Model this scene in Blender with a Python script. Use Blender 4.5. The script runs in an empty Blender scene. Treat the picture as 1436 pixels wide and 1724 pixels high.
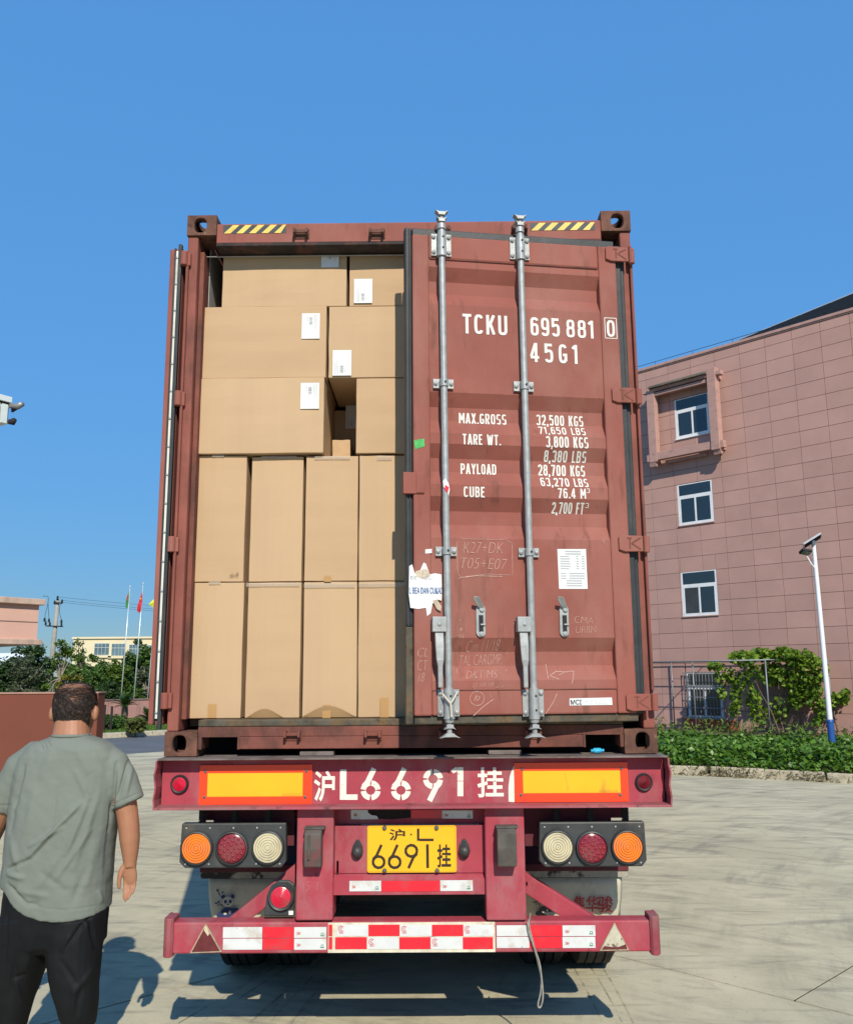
import bpy, bmesh, math, random
import numpy as np
from mathutils import Vector, Matrix, noise
random.seed(7); rng = np.random.default_rng(7)
scene = bpy.context.scene
COL = scene.collection
PI = math.pi
# ------------------------------------------------------------------ camera, sky, sun, exposure
CAMP = Vector((0.121907, -4.565272, 1.784046)); YAW, PITCH, ROLL, FPX = 0.0074538, 0.1807151, -0.0072199, 1510.0
PW, PH = 1436.0, 1724.0
SUN = Vector((-0.157, 0.776, -0.61)).normalized()          # direction the sunlight travels
_f = Vector((-math.sin(YAW)*math.cos(PITCH), math.cos(YAW)*math.cos(PITCH), math.sin(PITCH)))
_r = Vector((math.cos(YAW), math.sin(YAW), 0)); _u = _r.cross(_f)
CR = math.cos(ROLL)*_r + math.sin(ROLL)*_u; CU = -math.sin(ROLL)*_r + math.cos(ROLL)*_u; CF = _f
cd = bpy.data.cameras.new('camera'); cam = bpy.data.objects.new('camera', cd); COL.objects.link(cam)
cam.matrix_world = Matrix(((CR.x, CU.x, -CF.x, CAMP.x), (CR.y, CU.y, -CF.y, CAMP.y), (CR.z, CU.z, -CF.z, CAMP.z), (0, 0, 0, 1)))
cd.sensor_fit = 'HORIZONTAL'; cd.sensor_width = 36; cd.lens = FPX/PW*36; cd.clip_start = 0.05; cd.clip_end = 3000
scene.camera = cam
w = bpy.data.worlds.new('World'); scene.world = w; w.use_nodes = True
nt = w.node_tree; bg = nt.nodes['Background']; sky = nt.nodes.new('ShaderNodeTexSky'); sky.sky_type = 'NISHITA'
sky.sun_disc = False; sky.sun_elevation = math.asin(-SUN.z); sky.sun_rotation = math.atan2(-SUN.x, -SUN.y)
sky.altitude = 0; sky.air_density = 0.7; sky.dust_density = 0.0; sky.ozone_density = 6.0
# the phone's flat rendering of a clear sky: one tone curve on the whole dome (luminance compressed, a little more saturation)
bw = nt.nodes.new('ShaderNodeRGBToBW'); pw = nt.nodes.new('ShaderNodeMath'); pw.operation = 'POWER'; pw.inputs[1].default_value = -0.8
ml = nt.nodes.new('ShaderNodeMath'); ml.operation = 'MULTIPLY'; ml.inputs[1].default_value = 2.05
sc_ = nt.nodes.new('ShaderNodeVectorMath'); sc_.operation = 'SCALE'; hs_ = nt.nodes.new('ShaderNodeHueSaturation'); hs_.inputs['Saturation'].default_value = 1.10; hs_.inputs['Hue'].default_value = 0.489
nt.links.new(sky.outputs[0], bw.inputs[0]); nt.links.new(bw.outputs[0], pw.inputs[0]); nt.links.new(pw.outputs[0], ml.inputs[0])
nt.links.new(sky.outputs[0], sc_.inputs[0]); nt.links.new(ml.outputs[0], sc_.inputs['Scale']); nt.links.new(sc_.outputs[0], hs_.inputs['Color'])
nt.links.new(hs_.outputs[0], bg.inputs[0]); bg.inputs[1].default_value = 0.12
sd = bpy.data.lights.new('sun', 'SUN'); sd.energy = 4.2; sd.angle = math.radians(0.53); sd.color = (1, 0.925, 0.79)
so = bpy.data.objects.new('sun', sd); COL.objects.link(so); so.rotation_euler = SUN.to_track_quat('-Z', 'Y').to_euler(); so.location = (3, -12, 14)
scene.view_settings.view_transform = 'Standard'; scene.view_settings.look = 'None'; scene.view_settings.exposure = 0.3
scene.view_settings.gamma = 1; scene.view_settings.use_curve_mapping = False
scene.render.engine = 'CYCLES'; scene.cycles.max_bounces = 6

# ------------------------------------------------------------------ measuring helpers (pixel of the photo -> point of the place)
def ray(x, y): return (CF*FPX + CR*(x-PW/2) - CU*(y-PH/2)).normalized()
def onplane(x, y, p0, n):
    d = ray(x, y); return CAMP + d*((Vector(p0)-CAMP).dot(n)/d.dot(n))
def A(x, y, Y=0.0): return onplane(x, y, (0, Y, 0), Vector((0, 1, 0)))
def G(x, y, z=0.0): return onplane(x, y, (0, 0, z), Vector((0, 0, 1)))
E1 = Vector((.7071, -.7071, 0)); E2 = Vector((.7071, .7071, 0))      # the yard's own grid
def AB(a, b, z=0.0): return E1*a + E2*b + Vector((0, 0, z))

# ------------------------------------------------------------------ building helpers
def props(o, label=None, cat=None, group=None, kind=None):
    if label: o['label'] = label
    if cat: o['category'] = cat
    if group: o['group'] = group
    if kind: o['kind'] = kind
    return o
def thing(name, label, cat, loc=(0, 0, 0), group=None):
    o = bpy.data.objects.new(name, None); COL.objects.link(o); o.location = loc; o.empty_display_size = .2
    return props(o, label, cat, group)
def base_of(p):
    while p is not None:
        if p.type == 'EMPTY': return Vector(p.location)
        if p.parent is None: return Vector(p.location)
        p = p.parent
    return Vector((0, 0, 0))
def link_mesh(name, me, mat, parent=None, smooth=False, bevel=0, auto=None):
    o = bpy.data.objects.new(name, me); COL.objects.link(o)
    if mat is not None:
        me.materials.clear()
        for m in (mat if isinstance(mat, (list, tuple)) else [mat]): me.materials.append(m)
    if parent is not None: o.parent = parent
    if smooth:
        me.polygons.foreach_set('use_smooth', [True]*len(me.polygons))
        if auto:
            me.set_sharp_from_angle(angle=math.radians(auto))
    if bevel:
        b = o.modifiers.new('bevel', 'BEVEL'); b.width = bevel; b.segments = 2; b.limit_method = 'ANGLE'; b.angle_limit = math.radians(40)
    return o
def vv(p): return Vector(p)
class MB:
    def __init__(s): s.v = []; s.f = []; s.mi = []; s.cur = 0
    def add(s, vs, fs):
        k = len(s.v); s.v += [tuple(v) for v in vs]
        for f in fs: s.f.append(tuple(i+k for i in f)); s.mi.append(s.cur)
        return s
    def mat(s, i): s.cur = i; return s
    def box(s, a, b):
        (x0, y0, z0), (x1, y1, z1) = a, b
        x0, x1 = min(x0, x1), max(x0, x1); y0, y1 = min(y0, y1), max(y0, y1); z0, z1 = min(z0, z1), max(z0, z1)
        return s.add([(x0,y0,z0),(x1,y0,z0),(x1,y1,z0),(x0,y1,z0),(x0,y0,z1),(x1,y0,z1),(x1,y1,z1),(x0,y1,z1)],
                     [(3,2,1,0),(4,5,6,7),(0,1,5,4),(1,2,6,5),(2,3,7,6),(3,0,4,7)])
    def obox(s, c, ax, ay, az):
        c, ax, ay, az = vv(c), vv(ax), vv(ay), vv(az)
        return s.add([c+ax*i+ay*j+az*k for k in (-1, 1) for i, j in ((-1,-1),(1,-1),(1,1),(-1,1))],
                     [(3,2,1,0),(4,5,6,7),(0,1,5,4),(1,2,6,5),(2,3,7,6),(3,0,4,7)])
    def prism(s, pts, ext):
        n = len(pts); e = vv(ext); pts = [vv(p) for p in pts]
        return s.add(pts+[p+e for p in pts], [tuple(range(n)), tuple(range(2*n-1, n-1, -1))]+[(i, i+n, (i+1)%n+n, (i+1)%n) for i in range(n)])
    def poly(s, pts): return s.add(pts, [tuple(range(len(pts)))])
    def rings(s, rs, cap=True, close=True):
        n = len(rs[0]); vs = [p for r in rs for p in r]; fs = []
        for i in range(len(rs)-1):
            for j in range(n if close else n-1):
                k = (j+1) % n; fs.append((i*n+j, i*n+k, (i+1)*n+k, (i+1)*n+j))
        if cap: fs += [tuple(range(n-1, -1, -1)), tuple(range((len(rs)-1)*n, len(rs)*n))]
        return s.add(vs, fs)
    def tube(s, path, r, n=8, cap=True, flat=1.0, ref=(0, 0, 1)):
        path = [vv(p) for p in path]; m = len(path); rr = r if isinstance(r, (list, tuple)) else [r]*m; out = []
        up = None
        for i, p in enumerate(path):
            t = (path[min(i+1, m-1)]-path[max(i-1, 0)]).normalized()
            if up is None:
                up = vv(ref)
                if abs(up.dot(t)) > .95: up = Vector((1, 0, 0))
            side = t.cross(up).normalized(); up = side.cross(t).normalized()
            out.append([p+side*math.cos(2*PI*k/n)*rr[i]+up*math.sin(2*PI*k/n)*rr[i]*flat for k in range(n)])
        return s.rings(out, cap)
    def lathe(s, prof, o, axis, n=24, cap=True):
        o = vv(o); ax = vv(axis).normalized(); a = ax.orthogonal().normalized(); b = ax.cross(a)
        return s.rings([[o+ax*h+(a*math.cos(2*PI*k/n)+b*math.sin(2*PI*k/n))*r for k in range(n)] for r, h in prof], cap)
    def build(s, name, mat, parent=None, smooth=False, bevel=0, auto=None, fix=True, recenter=None):
        me = bpy.data.meshes.new(name); b = base_of(parent) if recenter is None else vv(recenter)
        me.from_pydata([(v[0]-b.x, v[1]-b.y, v[2]-b.z) for v in s.v], [], s.f)
        if isinstance(mat, (list, tuple)): me.polygons.foreach_set('material_index', s.mi)
        me.update()
        if fix:
            bm = bmesh.new(); bm.from_mesh(me); bmesh.ops.recalc_face_normals(bm, faces=bm.faces[:]); bm.to_mesh(me); bm.free()
        return link_mesh(name, me, mat, parent, smooth, bevel, auto)
def copy_tree(o, parent=None):
    c = o.copy(); COL.objects.link(c); c.parent = parent
    for ch in o.children: copy_tree(ch, c)
    return c

# lettering ----------------------------------------------------------
_tc = {}
try:                                                       # Blender's own bundled sans serif, else its built-in face
    FONT = bpy.data.fonts.load(bpy.utils.system_resource('DATAFILES', path='fonts')+'/Inter.woff2')
except Exception: FONT = None
def glyphs(s, bold=0.0, shear=0.0, space=1.0):
    key = (s, bold, shear, space)
    if key in _tc: return _tc[key]
    c = bpy.data.curves.new('t', 'FONT'); c.body = s
    inter = FONT and ord(max(s)) < 0x2000 and bold >= 0
    if inter: c.font = FONT
    c.offset = 0 if inter else bold; c.shear = shear; c.space_character = space; c.resolution_u = 4
    o = bpy.data.objects.new('t', c); COL.objects.link(o)
    me = bpy.data.meshes.new_from_object(o.evaluated_get(bpy.context.evaluated_depsgraph_get()))
    v = [(q.co.x, q.co.y) for q in me.vertices]; f = [tuple(p.vertices) for p in me.polygons]
    bpy.data.objects.remove(o); bpy.data.curves.remove(c); bpy.data.meshes.remove(me)
    xs = [a for a, _ in v]; ys = [b for _, b in v]; x0, x1, y0, y1 = min(xs), max(xs), min(ys), max(ys)
    v = [((a-x0)/(x1-x0), (b-y0)/(y1-y0)) for a, b in v]
    lead = list(range(len(v)))                            # overlapping contours of one letter get a hair of separation
    def root(i):
        while lead[i] != i: lead[i] = lead[lead[i]]; i = lead[i]
        return i
    for q in f:
        for i in q[1:]: lead[root(i)] = root(q[0])
    ids = {}; lift = [ids.setdefault(root(i), len(ids)) % 5 for i in range(len(v))]
    _tc[key] = (v, f, lift); return _tc[key]
def text(mb, s, u0, u1, v0, v1, frame, bold=0.0, shear=0.0, cuts=(), space=1.0, rot=0.0, wear=0.0):
    """fits the words into the rectangle u0..u1 x v0..v1 of a frame(u, v) -> point"""
    if bold > 0 and FONT and ord(max(s)) < 0x2000:        # heavier strokes: the glyphs laid three times, a hair apart
        w_ = bold*(v1-v0)
        for k_, dx_ in enumerate((-w_, 0, w_)):
            text(mb, s, u0+w_+dx_, u1-w_+dx_, v0, v1, (lambda u, v, k_=k_: frame(u, v)+(CAMP-frame(u, v)).normalized()*.0007*k_), 0.0, shear, cuts, space, rot)
        return mb
    v, f, lift = glyphs(s, bold, shear, space)
    bm = bmesh.new(); bv = [bm.verts.new((u0+a*(u1-u0), v0+b*(v1-v0), l*.00012)) for (a, b), l in zip(v, lift)]
    for q in f:
        try: bm.faces.new([bv[i] for i in q])
        except ValueError: pass
    if rot:
        bmesh.ops.rotate(bm, verts=bm.verts[:], cent=((u0+u1)/2, (v0+v1)/2, 0), matrix=Matrix.Rotation(rot, 3, 'Z'))
    for cz in cuts:
        if v0 < cz < v1:
            bmesh.ops.bisect_plane(bm, geom=bm.verts[:]+bm.edges[:]+bm.faces[:], plane_co=(0, cz, 0), plane_no=(0, 1, 0))
    bm.verts.index_update()
    mb.add([(lambda w_: w_+(CAMP-w_).normalized()*q.co.z)(frame(q.co.x, q.co.y)) for q in bm.verts], [tuple(q.index for q in fc.verts) for fc in bm.faces]); bm.free()
    return mb
def ribbon(mb, pts, wd, frame, lift=0.0):
    n = len(pts); L = []; R_ = []
    for i in range(n):
        a = pts[max(i-1, 0)]; b = pts[min(i+1, n-1)]; dx, dy = b[0]-a[0], b[1]-a[1]; l = math.hypot(dx, dy) or 1
        nx, ny = -dy/l*wd/2, dx/l*wd/2
        L.append(frame(pts[i][0]+nx, pts[i][1]+ny, lift)); R_.append(frame(pts[i][0]-nx, pts[i][1]-ny, lift))
    mb.add(L+R_, [(i, i+1, n+i+1, n+i) for i in range(n-1)])
def arc(cx, cy, rx, ry, a0, a1, n=14): return [(cx+rx*math.cos(math.radians(a0+(a1-a0)*i/n)), cy+ry*math.sin(math.radians(a0+(a1-a0)*i/n))) for i in range(n+1)]
def plane_frame(o, ux, uz, nrm, lift=0.002):
    o, ux, uz, nrm = vv(o), vv(ux), vv(uz), vv(nrm)
    return lambda u, v, l=0.0: o+ux*u+uz*v+nrm*(lift+l)

# plain upright sign-writer's letters drawn as strokes (box 0..1 high; width given per letter)
def _ra(x0, x1, y0, y1, a0, a1, e=3.2, n=14):      # part of a squarish oval, degrees
    cx, cy, rx, ry = (x0+x1)/2, (y0+y1)/2, (x1-x0)/2, (y1-y0)/2; o = []
    for i in range(n+1):
        t = math.radians(a0+(a1-a0)*i/n); c, s = math.cos(t), math.sin(t); o.append((cx+rx*math.copysign(abs(c)**(2/e), c), cy+ry*math.copysign(abs(s)**(2/e), s)))
    return o
_h = .075                                            # half a stroke
def _W(w_): return _h, w_-_h
def stroke_glyph(ch):
    w_ = {'1': .30, '.': .14, ',': .14, ' ': .26, 'M': .60, 'W': .64, 'I': .15, 'F': .38, 'L': .36, 'E': .38, 'T': .44}.get(ch, .46); a, b = _W(w_); l, t, m = _h, 1-_h, .5; q = w_/2
    g = {'0': [_ra(a, b, l, t, 90, 450, n=40)], 'O': [_ra(a, b, l, t, 90, 450, n=40)], 'D': [[(a, 0), (a, 1)], [(a, l), (q, l)]+_ra(a, b, l, t, -70, 70, n=20)+[(q, t), (a, t)]],
      '1': [[(w_-_h*1.6, 0), (w_-_h*1.6, 1)], [(0.0, .78), (w_-_h*2.3, .93)]], '2': [_ra(a, b, .46, t, 175, -40, n=18)+[(a+.01, .12)], [(0, l), (w_, l)]],
      '3': [_ra(a, b, .5, t, 165, -85, n=18), _ra(a, b, l, .5, 85, -165, n=18)], '4': [[(w_-.16, 0), (w_-.16, 1)], [(w_-.19, .97), (.04, .30)], [(0, .25), (w_, .25)]],
      '5': [[(b+.02, t), (a, t)], [(a, 1), (a, .50)], _ra(a, b, l, .62, 135, -155, n=20)], '6': [_ra(a, b, l, .60, 90, 450, n=30), [(a, .36), (a, .62)]+_ra(a, b, .4, t, 175, 25, n=14)],
      '7': [[(0, t), (w_, t)], [(b, .9), (q-.06, 0)]], '8': [_ra(a+.015, b-.015, .53, t, 90, 450, n=30), _ra(a, b, l, .53, 90, 450, n=30)], '9': [_ra(a, b, .40, t, 90, 450, n=30), [(b, .64), (b, .38)]+_ra(a, b, l, .6, -5, -155, n=14)],
      'T': [[(0, t), (w_, t)], [(q, .86), (q, 0)]], 'C': [_ra(a, b, l, t, 35, 325, n=30)], 'G': [_ra(a, b, l, t, 35, 330, n=30), [(q, .44), (w_, .44)], [(b, .40), (b, .12)]], 'U': [[(a, 1), (a, .3)]+_ra(a, b, l, .6, 190, 350, n=16)+[(b, .3), (b, 1)]],
      'K': [[(a, 0), (a, 1)], [(a+.06, .38), (b, .99)], [(a+.15, .50), (b, .01)]], 'M': [[(a, 0), (a, 1)], [(b, 0), (b, 1)], [(a+.03, .96), (q, .3)], [(q, .3), (b-.03, .96)]], 'A': [[(.05, 0), (q-.02, 1)], [(w_-.05, 0), (q+.02, 1)], [(.13, .27), (w_-.13, .27)]],
      'X': [[(.06, 0), (w_-.06, 1)], [(w_-.06, 0), (.06, 1)]], '.': [[(q, 0), (q, .15)]], ',': [[(q, .15), (q-.05, -.14)]], 'R': [[(a, 0), (a, 1)], [(a+.07, t), (q, t)]+_ra(a, b, .48, t, 65, -65, n=14)+[(q, .48), (a+.07, .48)], [(q, .46), (b, 0)]], 'P': [[(a, 0), (a, 1)], [(a+.07, t), (q, t)]+_ra(a, b, .44, t, 65, -65, n=14)+[(q, .44), (a+.07, .44)]],
      'S': [_ra(a, b, .5, t, 30, 265, n=20), _ra(a, b, l, .5, 85, -150, n=20)], 'E': [[(a, 0), (a, 1)], [(a+.07, l), (w_, l)], [(a+.07, .52), (w_-.05, .52)], [(a+.07, t), (w_, t)]], 'F': [[(a, 0), (a, 1)], [(a+.07, .5), (w_-.05, .5)], [(a+.07, t), (w_, t)]], 'W': [[(.05, 1), (.19, 0)], [(.20, 0), (q, .9)], [(q, .9), (w_-.20, 0)], [(w_-.19, 0), (w_-.05, 1)]],
      'Y': [[(.05, 1), (q, .45)], [(w_-.05, 1), (q, .45)], [(q, .47), (q, 0)]], 'L': [[(a, 0), (a, 1)], [(a+.07, l), (w_, l)]], 'B': [[(a, 0), (a, 1)], [(a+.07, t), (q, t)]+_ra(a, b-.015, .52, t, 65, -65, n=12)+[(q, .52), (a+.07, .52)], [(a+.07, .52), (q, .52)]+_ra(a, b, l, .52, 65, -65, n=12)+[(q, l), (a+.07, l)]], 'I': [[(q, 0), (q, 1)]]}.get(ch, [])
    return g, w_
def sign_text(mb, s, u0, u1, v0, v1, frame, cuts=(), gap=.14):
    tot = sum(stroke_glyph(c)[1] for c in s)+gap*(len(s)-1); sx = (u1-u0)/tot; sy = v1-v0; x = u0; k = 0
    for c in s:
        g, w_ = stroke_glyph(c)
        for pts in g:
            d = []
            for p, q in zip(pts, pts[1:]):                # follow the folds of the panel
                P0, P1 = (x+p[0]*sx, v0+p[1]*sy), (x+q[0]*sx, v0+q[1]*sy); ts = sorted({0.0}|{(cz-P0[1])/(P1[1]-P0[1]) for cz in cuts if abs(P1[1]-P0[1]) > 1e-9 and 0 < (cz-P0[1])/(P1[1]-P0[1]) < 1})
                d += [(P0[0]+(P1[0]-P0[0])*t, P0[1]+(P1[1]-P0[1])*t) for t in ts]
            d.append((x+pts[-1][0]*sx, v0+pts[-1][1]*sy)); hs = _h*sy*.95; L = []; Rr = []; n = len(d); k += 1; lf = .0003*(k % 4)
            for i in range(n):
                a, b = d[max(i-1, 0)], d[min(i+1, n-1)]; dx, dy = b[0]-a[0], b[1]-a[1]; l_ = math.hypot(dx, dy) or 1; nx, ny = -dy/l_*hs, dx/l_*hs
                for lst, sg in ((L, 1), (Rr, -1)):
                    w3 = frame(d[i][0]+nx*sg, d[i][1]+ny*sg); lst.append(w3+(CAMP-w3).normalized()*lf)
            mb.add(L+Rr, [(i, i+1, n+i+1, n+i) for i in range(n-1)])
        x += (w_+gap)*sx
    return mb
# ------------------------------------------------------------------ materials
def M(name, col, rough=.6, metal=0.0, var=.1, vs=5.0, dirt=None, bump=0.0, bs=60.0, spec=.4, stretch=(1, 1, 1), rust=None, island=0.0, extra=None):
    m = bpy.data.materials.new(name); m.use_nodes = True; t = m.node_tree; N = t.nodes; Lk = t.links.new
    p = N['Principled BSDF']; p.inputs['Roughness'].default_value = rough; p.inputs['Metallic'].default_value = metal
    p.inputs['Specular IOR Level'].default_value = spec
    tc = N.new('ShaderNodeTexCoord'); src = tc.outputs['Object']
    def nz(scale, det=4, st=None, rg=.55):
        n = N.new('ShaderNodeTexNoise'); n.inputs['Scale'].default_value = scale; n.inputs['Detail'].default_value = det; n.inputs['Roughness'].default_value = rg
        if st:
            mp = N.new('ShaderNodeMapping'); mp.inputs['Scale'].default_value = st; Lk(src, mp.inputs[0]); Lk(mp.outputs[0], n.inputs[0])
        else: Lk(src, n.inputs[0])
        return n.outputs['Fac']
    def ramp(fac, a, b, c0=(0, 0, 0, 1), c1=(1, 1, 1, 1)):
        r = N.new('ShaderNodeValToRGB'); r.color_ramp.elements[0].position = a; r.color_ramp.elements[1].position = b
        r.color_ramp.elements[0].color = c0; r.color_ramp.elements[1].color = c1; Lk(fac, r.inputs[0]); return r.outputs[0]
    def mix(fac, a, b, mode='MIX'):
        x = N.new('ShaderNodeMix'); x.data_type = 'RGBA'; x.blend_type = mode
        if isinstance(fac, (int, float)): x.inputs[0].default_value = fac
        else: Lk(fac, x.inputs[0])
        for k, q in ((6, a), (7, b)):
            if isinstance(q, tuple): x.inputs[k].default_value = (*q[:3], 1)
            else: Lk(q, x.inputs[k])
        return x.outputs[2]
    c = tuple(col); lo = tuple(max(0, k*(1-var)) for k in c); hi = tuple(min(1, k*(1+var)) for k in c)
    out = mix(ramp(nz(vs, 5, stretch), .3, .7), lo, hi)
    if island:
        g = N.new('ShaderNodeNewGeometry'); out = mix(g.outputs['Random Per Island'], mix(1.0, out, (1-island,)*3, 'MULTIPLY'), mix(1.0, out, (1+island,)*3, 'MULTIPLY'))
    for d in (dirt, rust):
        if d:
            dc, amt, sc, st, lo_, hi_ = d
            f = ramp(nz(sc, 6, st, .65), lo_, hi_); mm = N.new('ShaderNodeMath'); mm.operation = 'MULTIPLY'; Lk(f, mm.inputs[0]); mm.inputs[1].default_value = amt
            out = mix(mm.outputs[0], out, tuple(dc))
    Lk(out, p.inputs['Base Color'])
    if bump:
        b = N.new('ShaderNodeBump'); b.inputs['Strength'].default_value = 1; b.inputs['Distance'].default_value = bump; Lk(nz(bs, 3, stretch), b.inputs['Height']); Lk(b.outputs[0], p.inputs['Normal'])
    if extra: extra(m, t, p, out, nz, ramp, mix)
    return m
GRIME = (.035, .028, .024)
CR_ = (.25, .079, .059)      # container paint
m_cont = M('container_paint', CR_, .7, spec=.25, var=.12, vs=3, dirt=((.30, .14, .11), .65, 2.5, (1, 1, .5), .46, .72), rust=((.10, .038, .024), .65, 13, (1, 1, .2), .57, .74), bump=.0006, bs=45)
m_post = M('frame_paint_grimy', (.225, .074, .056), .75, spec=.25, var=.18, vs=4, dirt=(GRIME, .7, 5, (1, 1, .3), .50, .70), rust=((.15, .06, .03), .7, 12, (1, 1, .4), .58, .72), bump=.001, bs=40)
m_cont_dirty = M('container_paint_worn', (.19, .066, .05), .8, spec=.2, var=.22, vs=5, dirt=(GRIME, .9, 4.5, (1, 1, .45), .42, .66), rust=((.14, .055, .025), .8, 11, (1, 1, .5), .58, .7), bump=.0015, bs=40)
m_cast = M('casting_steel_rusty', (.13, .058, .038), .85, var=.35, vs=9, dirt=((.045, .022, .016), .8, 14, None, .5, .7), rust=((.33, .2, .13), .6, 22, None, .64, .72), bump=.003, bs=35)
m_rub = M('door_gasket_rubber', (.024, .028, .031), .55, var=.25, vs=8, dirt=((.09, .085, .07), .6, 7, (1, 1, .4), .55, .75), bump=.0008)
m_rub_worn = M('worn_gasket_edge', (.07, .062, .045), .7, var=.4, vs=14, dirt=((.16, .085, .025), .7, 6, (1.5, 1, 1), .45, .65), rust=((.015, .015, .015), .8, 18, None, .55, .7), bump=.002)
m_galv = M('galvanised_steel', (.33, .345, .34), .52, .3, var=.16, vs=28, dirt=((.16, .14, .12), .6, 9, (1, 1, .3), .56, .75), bump=.0005, bs=90)
m_inner = M('container_inner_lining', (.36, .37, .36), .6, var=.1)
m_dark = M('dark_steel', (.02, .018, .018), .8, var=.3)
m_white = M('white_paint', (.64, .63, .58), .6, var=.05, vs=20)
m_stencil = M('stencil_white', (.74, .7, .6), .7, var=.1, vs=30, dirt=((.36, .1, .1), .85, 60, None, .63, .68))
m_paper = M('paper_label', (.66, .67, .66), .55, var=.03)
m_ink = M('printed_ink', (.05, .05, .06), .6)
m_inkgrey = M('pale_print', (.36, .37, .38), .6)
m_inkblue = M('blue_print', (.04, .12, .32), .6)
m_chalk = M('chalk', (.43, .25, .205), .9, var=.25, vs=60)
m_hazy = M('hazard_yellow', (.75, .5, .10), .55, var=.12, vs=14, dirt=((.22, .09, .05), .8, 9, None, .6, .7))
m_hazb = M('hazard_black', (.035, .045, .05), .6, var=.3, vs=12)
m_green = M('green_sticker', (.05, .36, .08), .6, var=.3, vs=60)
m_kraft = M('kraft_cardboard', (.475, .325, .188), .82, var=.025, vs=1.6, dirt=((.50, .35, .21), .35, 2, (1, 1, .6), .5, .8), bump=.0004, bs=160, stretch=(8, 1, .35))
m_kraft2 = M('kraft_cardboard_b', (.465, .313, .179), .82, var=.03, vs=1.8, dirt=((.40, .26, .14), .35, 2.5, (1, 1, 1.5), .55, .8), bump=.0004, bs=160, stretch=(.35, 1, 6))
m_tape = M('brown_tape', (.43, .25, .10), .3, var=.05)
def _clear(m, t, p, out, nz, ramp, mix): p.inputs['Alpha'].default_value = .28
m_ctape = M('clear_tape', (.6, .5, .38), .12, spec=.8, extra=_clear)
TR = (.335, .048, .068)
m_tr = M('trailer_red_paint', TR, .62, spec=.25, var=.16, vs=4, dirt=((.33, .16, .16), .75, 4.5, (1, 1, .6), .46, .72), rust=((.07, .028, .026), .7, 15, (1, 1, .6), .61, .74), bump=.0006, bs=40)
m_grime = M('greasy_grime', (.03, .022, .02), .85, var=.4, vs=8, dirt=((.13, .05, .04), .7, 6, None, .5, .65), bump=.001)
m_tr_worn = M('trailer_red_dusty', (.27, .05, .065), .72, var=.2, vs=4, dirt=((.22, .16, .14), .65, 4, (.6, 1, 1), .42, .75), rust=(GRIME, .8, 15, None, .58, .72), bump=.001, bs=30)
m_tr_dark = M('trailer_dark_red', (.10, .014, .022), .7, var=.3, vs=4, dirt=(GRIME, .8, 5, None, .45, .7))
m_blk = M('lamp_housing_black', (.038, .042, .043), .5, var=.3, vs=9, dirt=((.12, .10, .075), .6, 8, None, .55, .75), bump=.0006)
m_rbr = M('rubber_buffer', (.085, .07, .06), .8, var=.25, vs=12, dirt=((.2, .045, .05), .75, 10, (1, 1, .5), .52, .65), bump=.001)
m_rbr2 = M('rubber_buffer_clean', (.085, .075, .065), .8, var=.3, vs=14, bump=.001)
def lensm(name, col, glow=0): return M(name, col, .22, var=.06, vs=14, spec=.6, dirt=((.2, .15, .12), .5, 12, None, .44, .76))
m_or = lensm('orange_lens', (.85, .2, .015)); m_rl = lensm('dark_red_lens', (.20, .014, .028)); m_wl = lensm('clear_lens', (.56, .5, .33)); m_rr = lensm('bright_red_lens', (.62, .02, .06))
def _retro(m, t, p, out, nz, ramp, mix): p.inputs['Coat Weight'].default_value = .35; p.inputs['Coat Roughness'].default_value = .15
m_rf_red = M('reflective_orange_red', (.86, .055, .012), .35, var=.06, dirt=((.25, .03, .03), .7, 4, None, .6, .75), extra=_retro)
m_rf_yel = M('reflective_yellow', (.88, .42, .012), .35, var=.05, dirt=((.4, .22, .03), .7, 5, (2, 1, .6), .62, .75), extra=_retro)
m_st_red = M('reflective_tape_red', (.68, .014, .03), .35, var=.1, vs=12, dirt=((.34, .06, .06), .7, 9, None, .52, .72), extra=_retro)
m_st_wht = M('reflective_tape_white', (.60, .61, .60), .3, var=.05, vs=12, dirt=((.40, .33, .24), .7, 9, None, .53, .72), rust=((.25, .18, .14), .7, 30, None, .66, .72), extra=_retro)
m_plate = M('plate_yellow', (.80, .43, .012), .35, var=.04, spec=.5)
m_plink = M('plate_black_ink', (.03, .018, .01), .5)
m_bolt = M('bolt_steel', (.12, .12, .12), .5, .4)
m_guard = M('cream_mudguard', (.50, .46, .34), .6, var=.12, vs=5, dirt=((.18, .15, .10), .6, 6, None, .55, .75))
m_redprint = M('red_print', (.42, .03, .03), .6)
m_navy = M('navy_print', (.018, .03, .10), .6)
m_tyre = M('tyre_rubber', (.022, .022, .022), .8, var=.3, dirt=((.10, .09, .075), .5, 12, None, .5, .8))
m_rimm = M('wheel_steel', (.28, .28, .28), .5, .5)
m_wood = M('old_timber', (.14, .1, .07), .9, var=.3, dirt=(GRIME, .8, 9, (.3, 1, 1), .45, .65), bump=.002)
m_deck = M('deck_plate_dusty', (.17, .14, .125), .85, var=.25, vs=9, dirt=((.06, .04, .04), .8, 5, None, .45, .65), rust=((.28, .12, .1), .5, 8, None, .6, .7))
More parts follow.
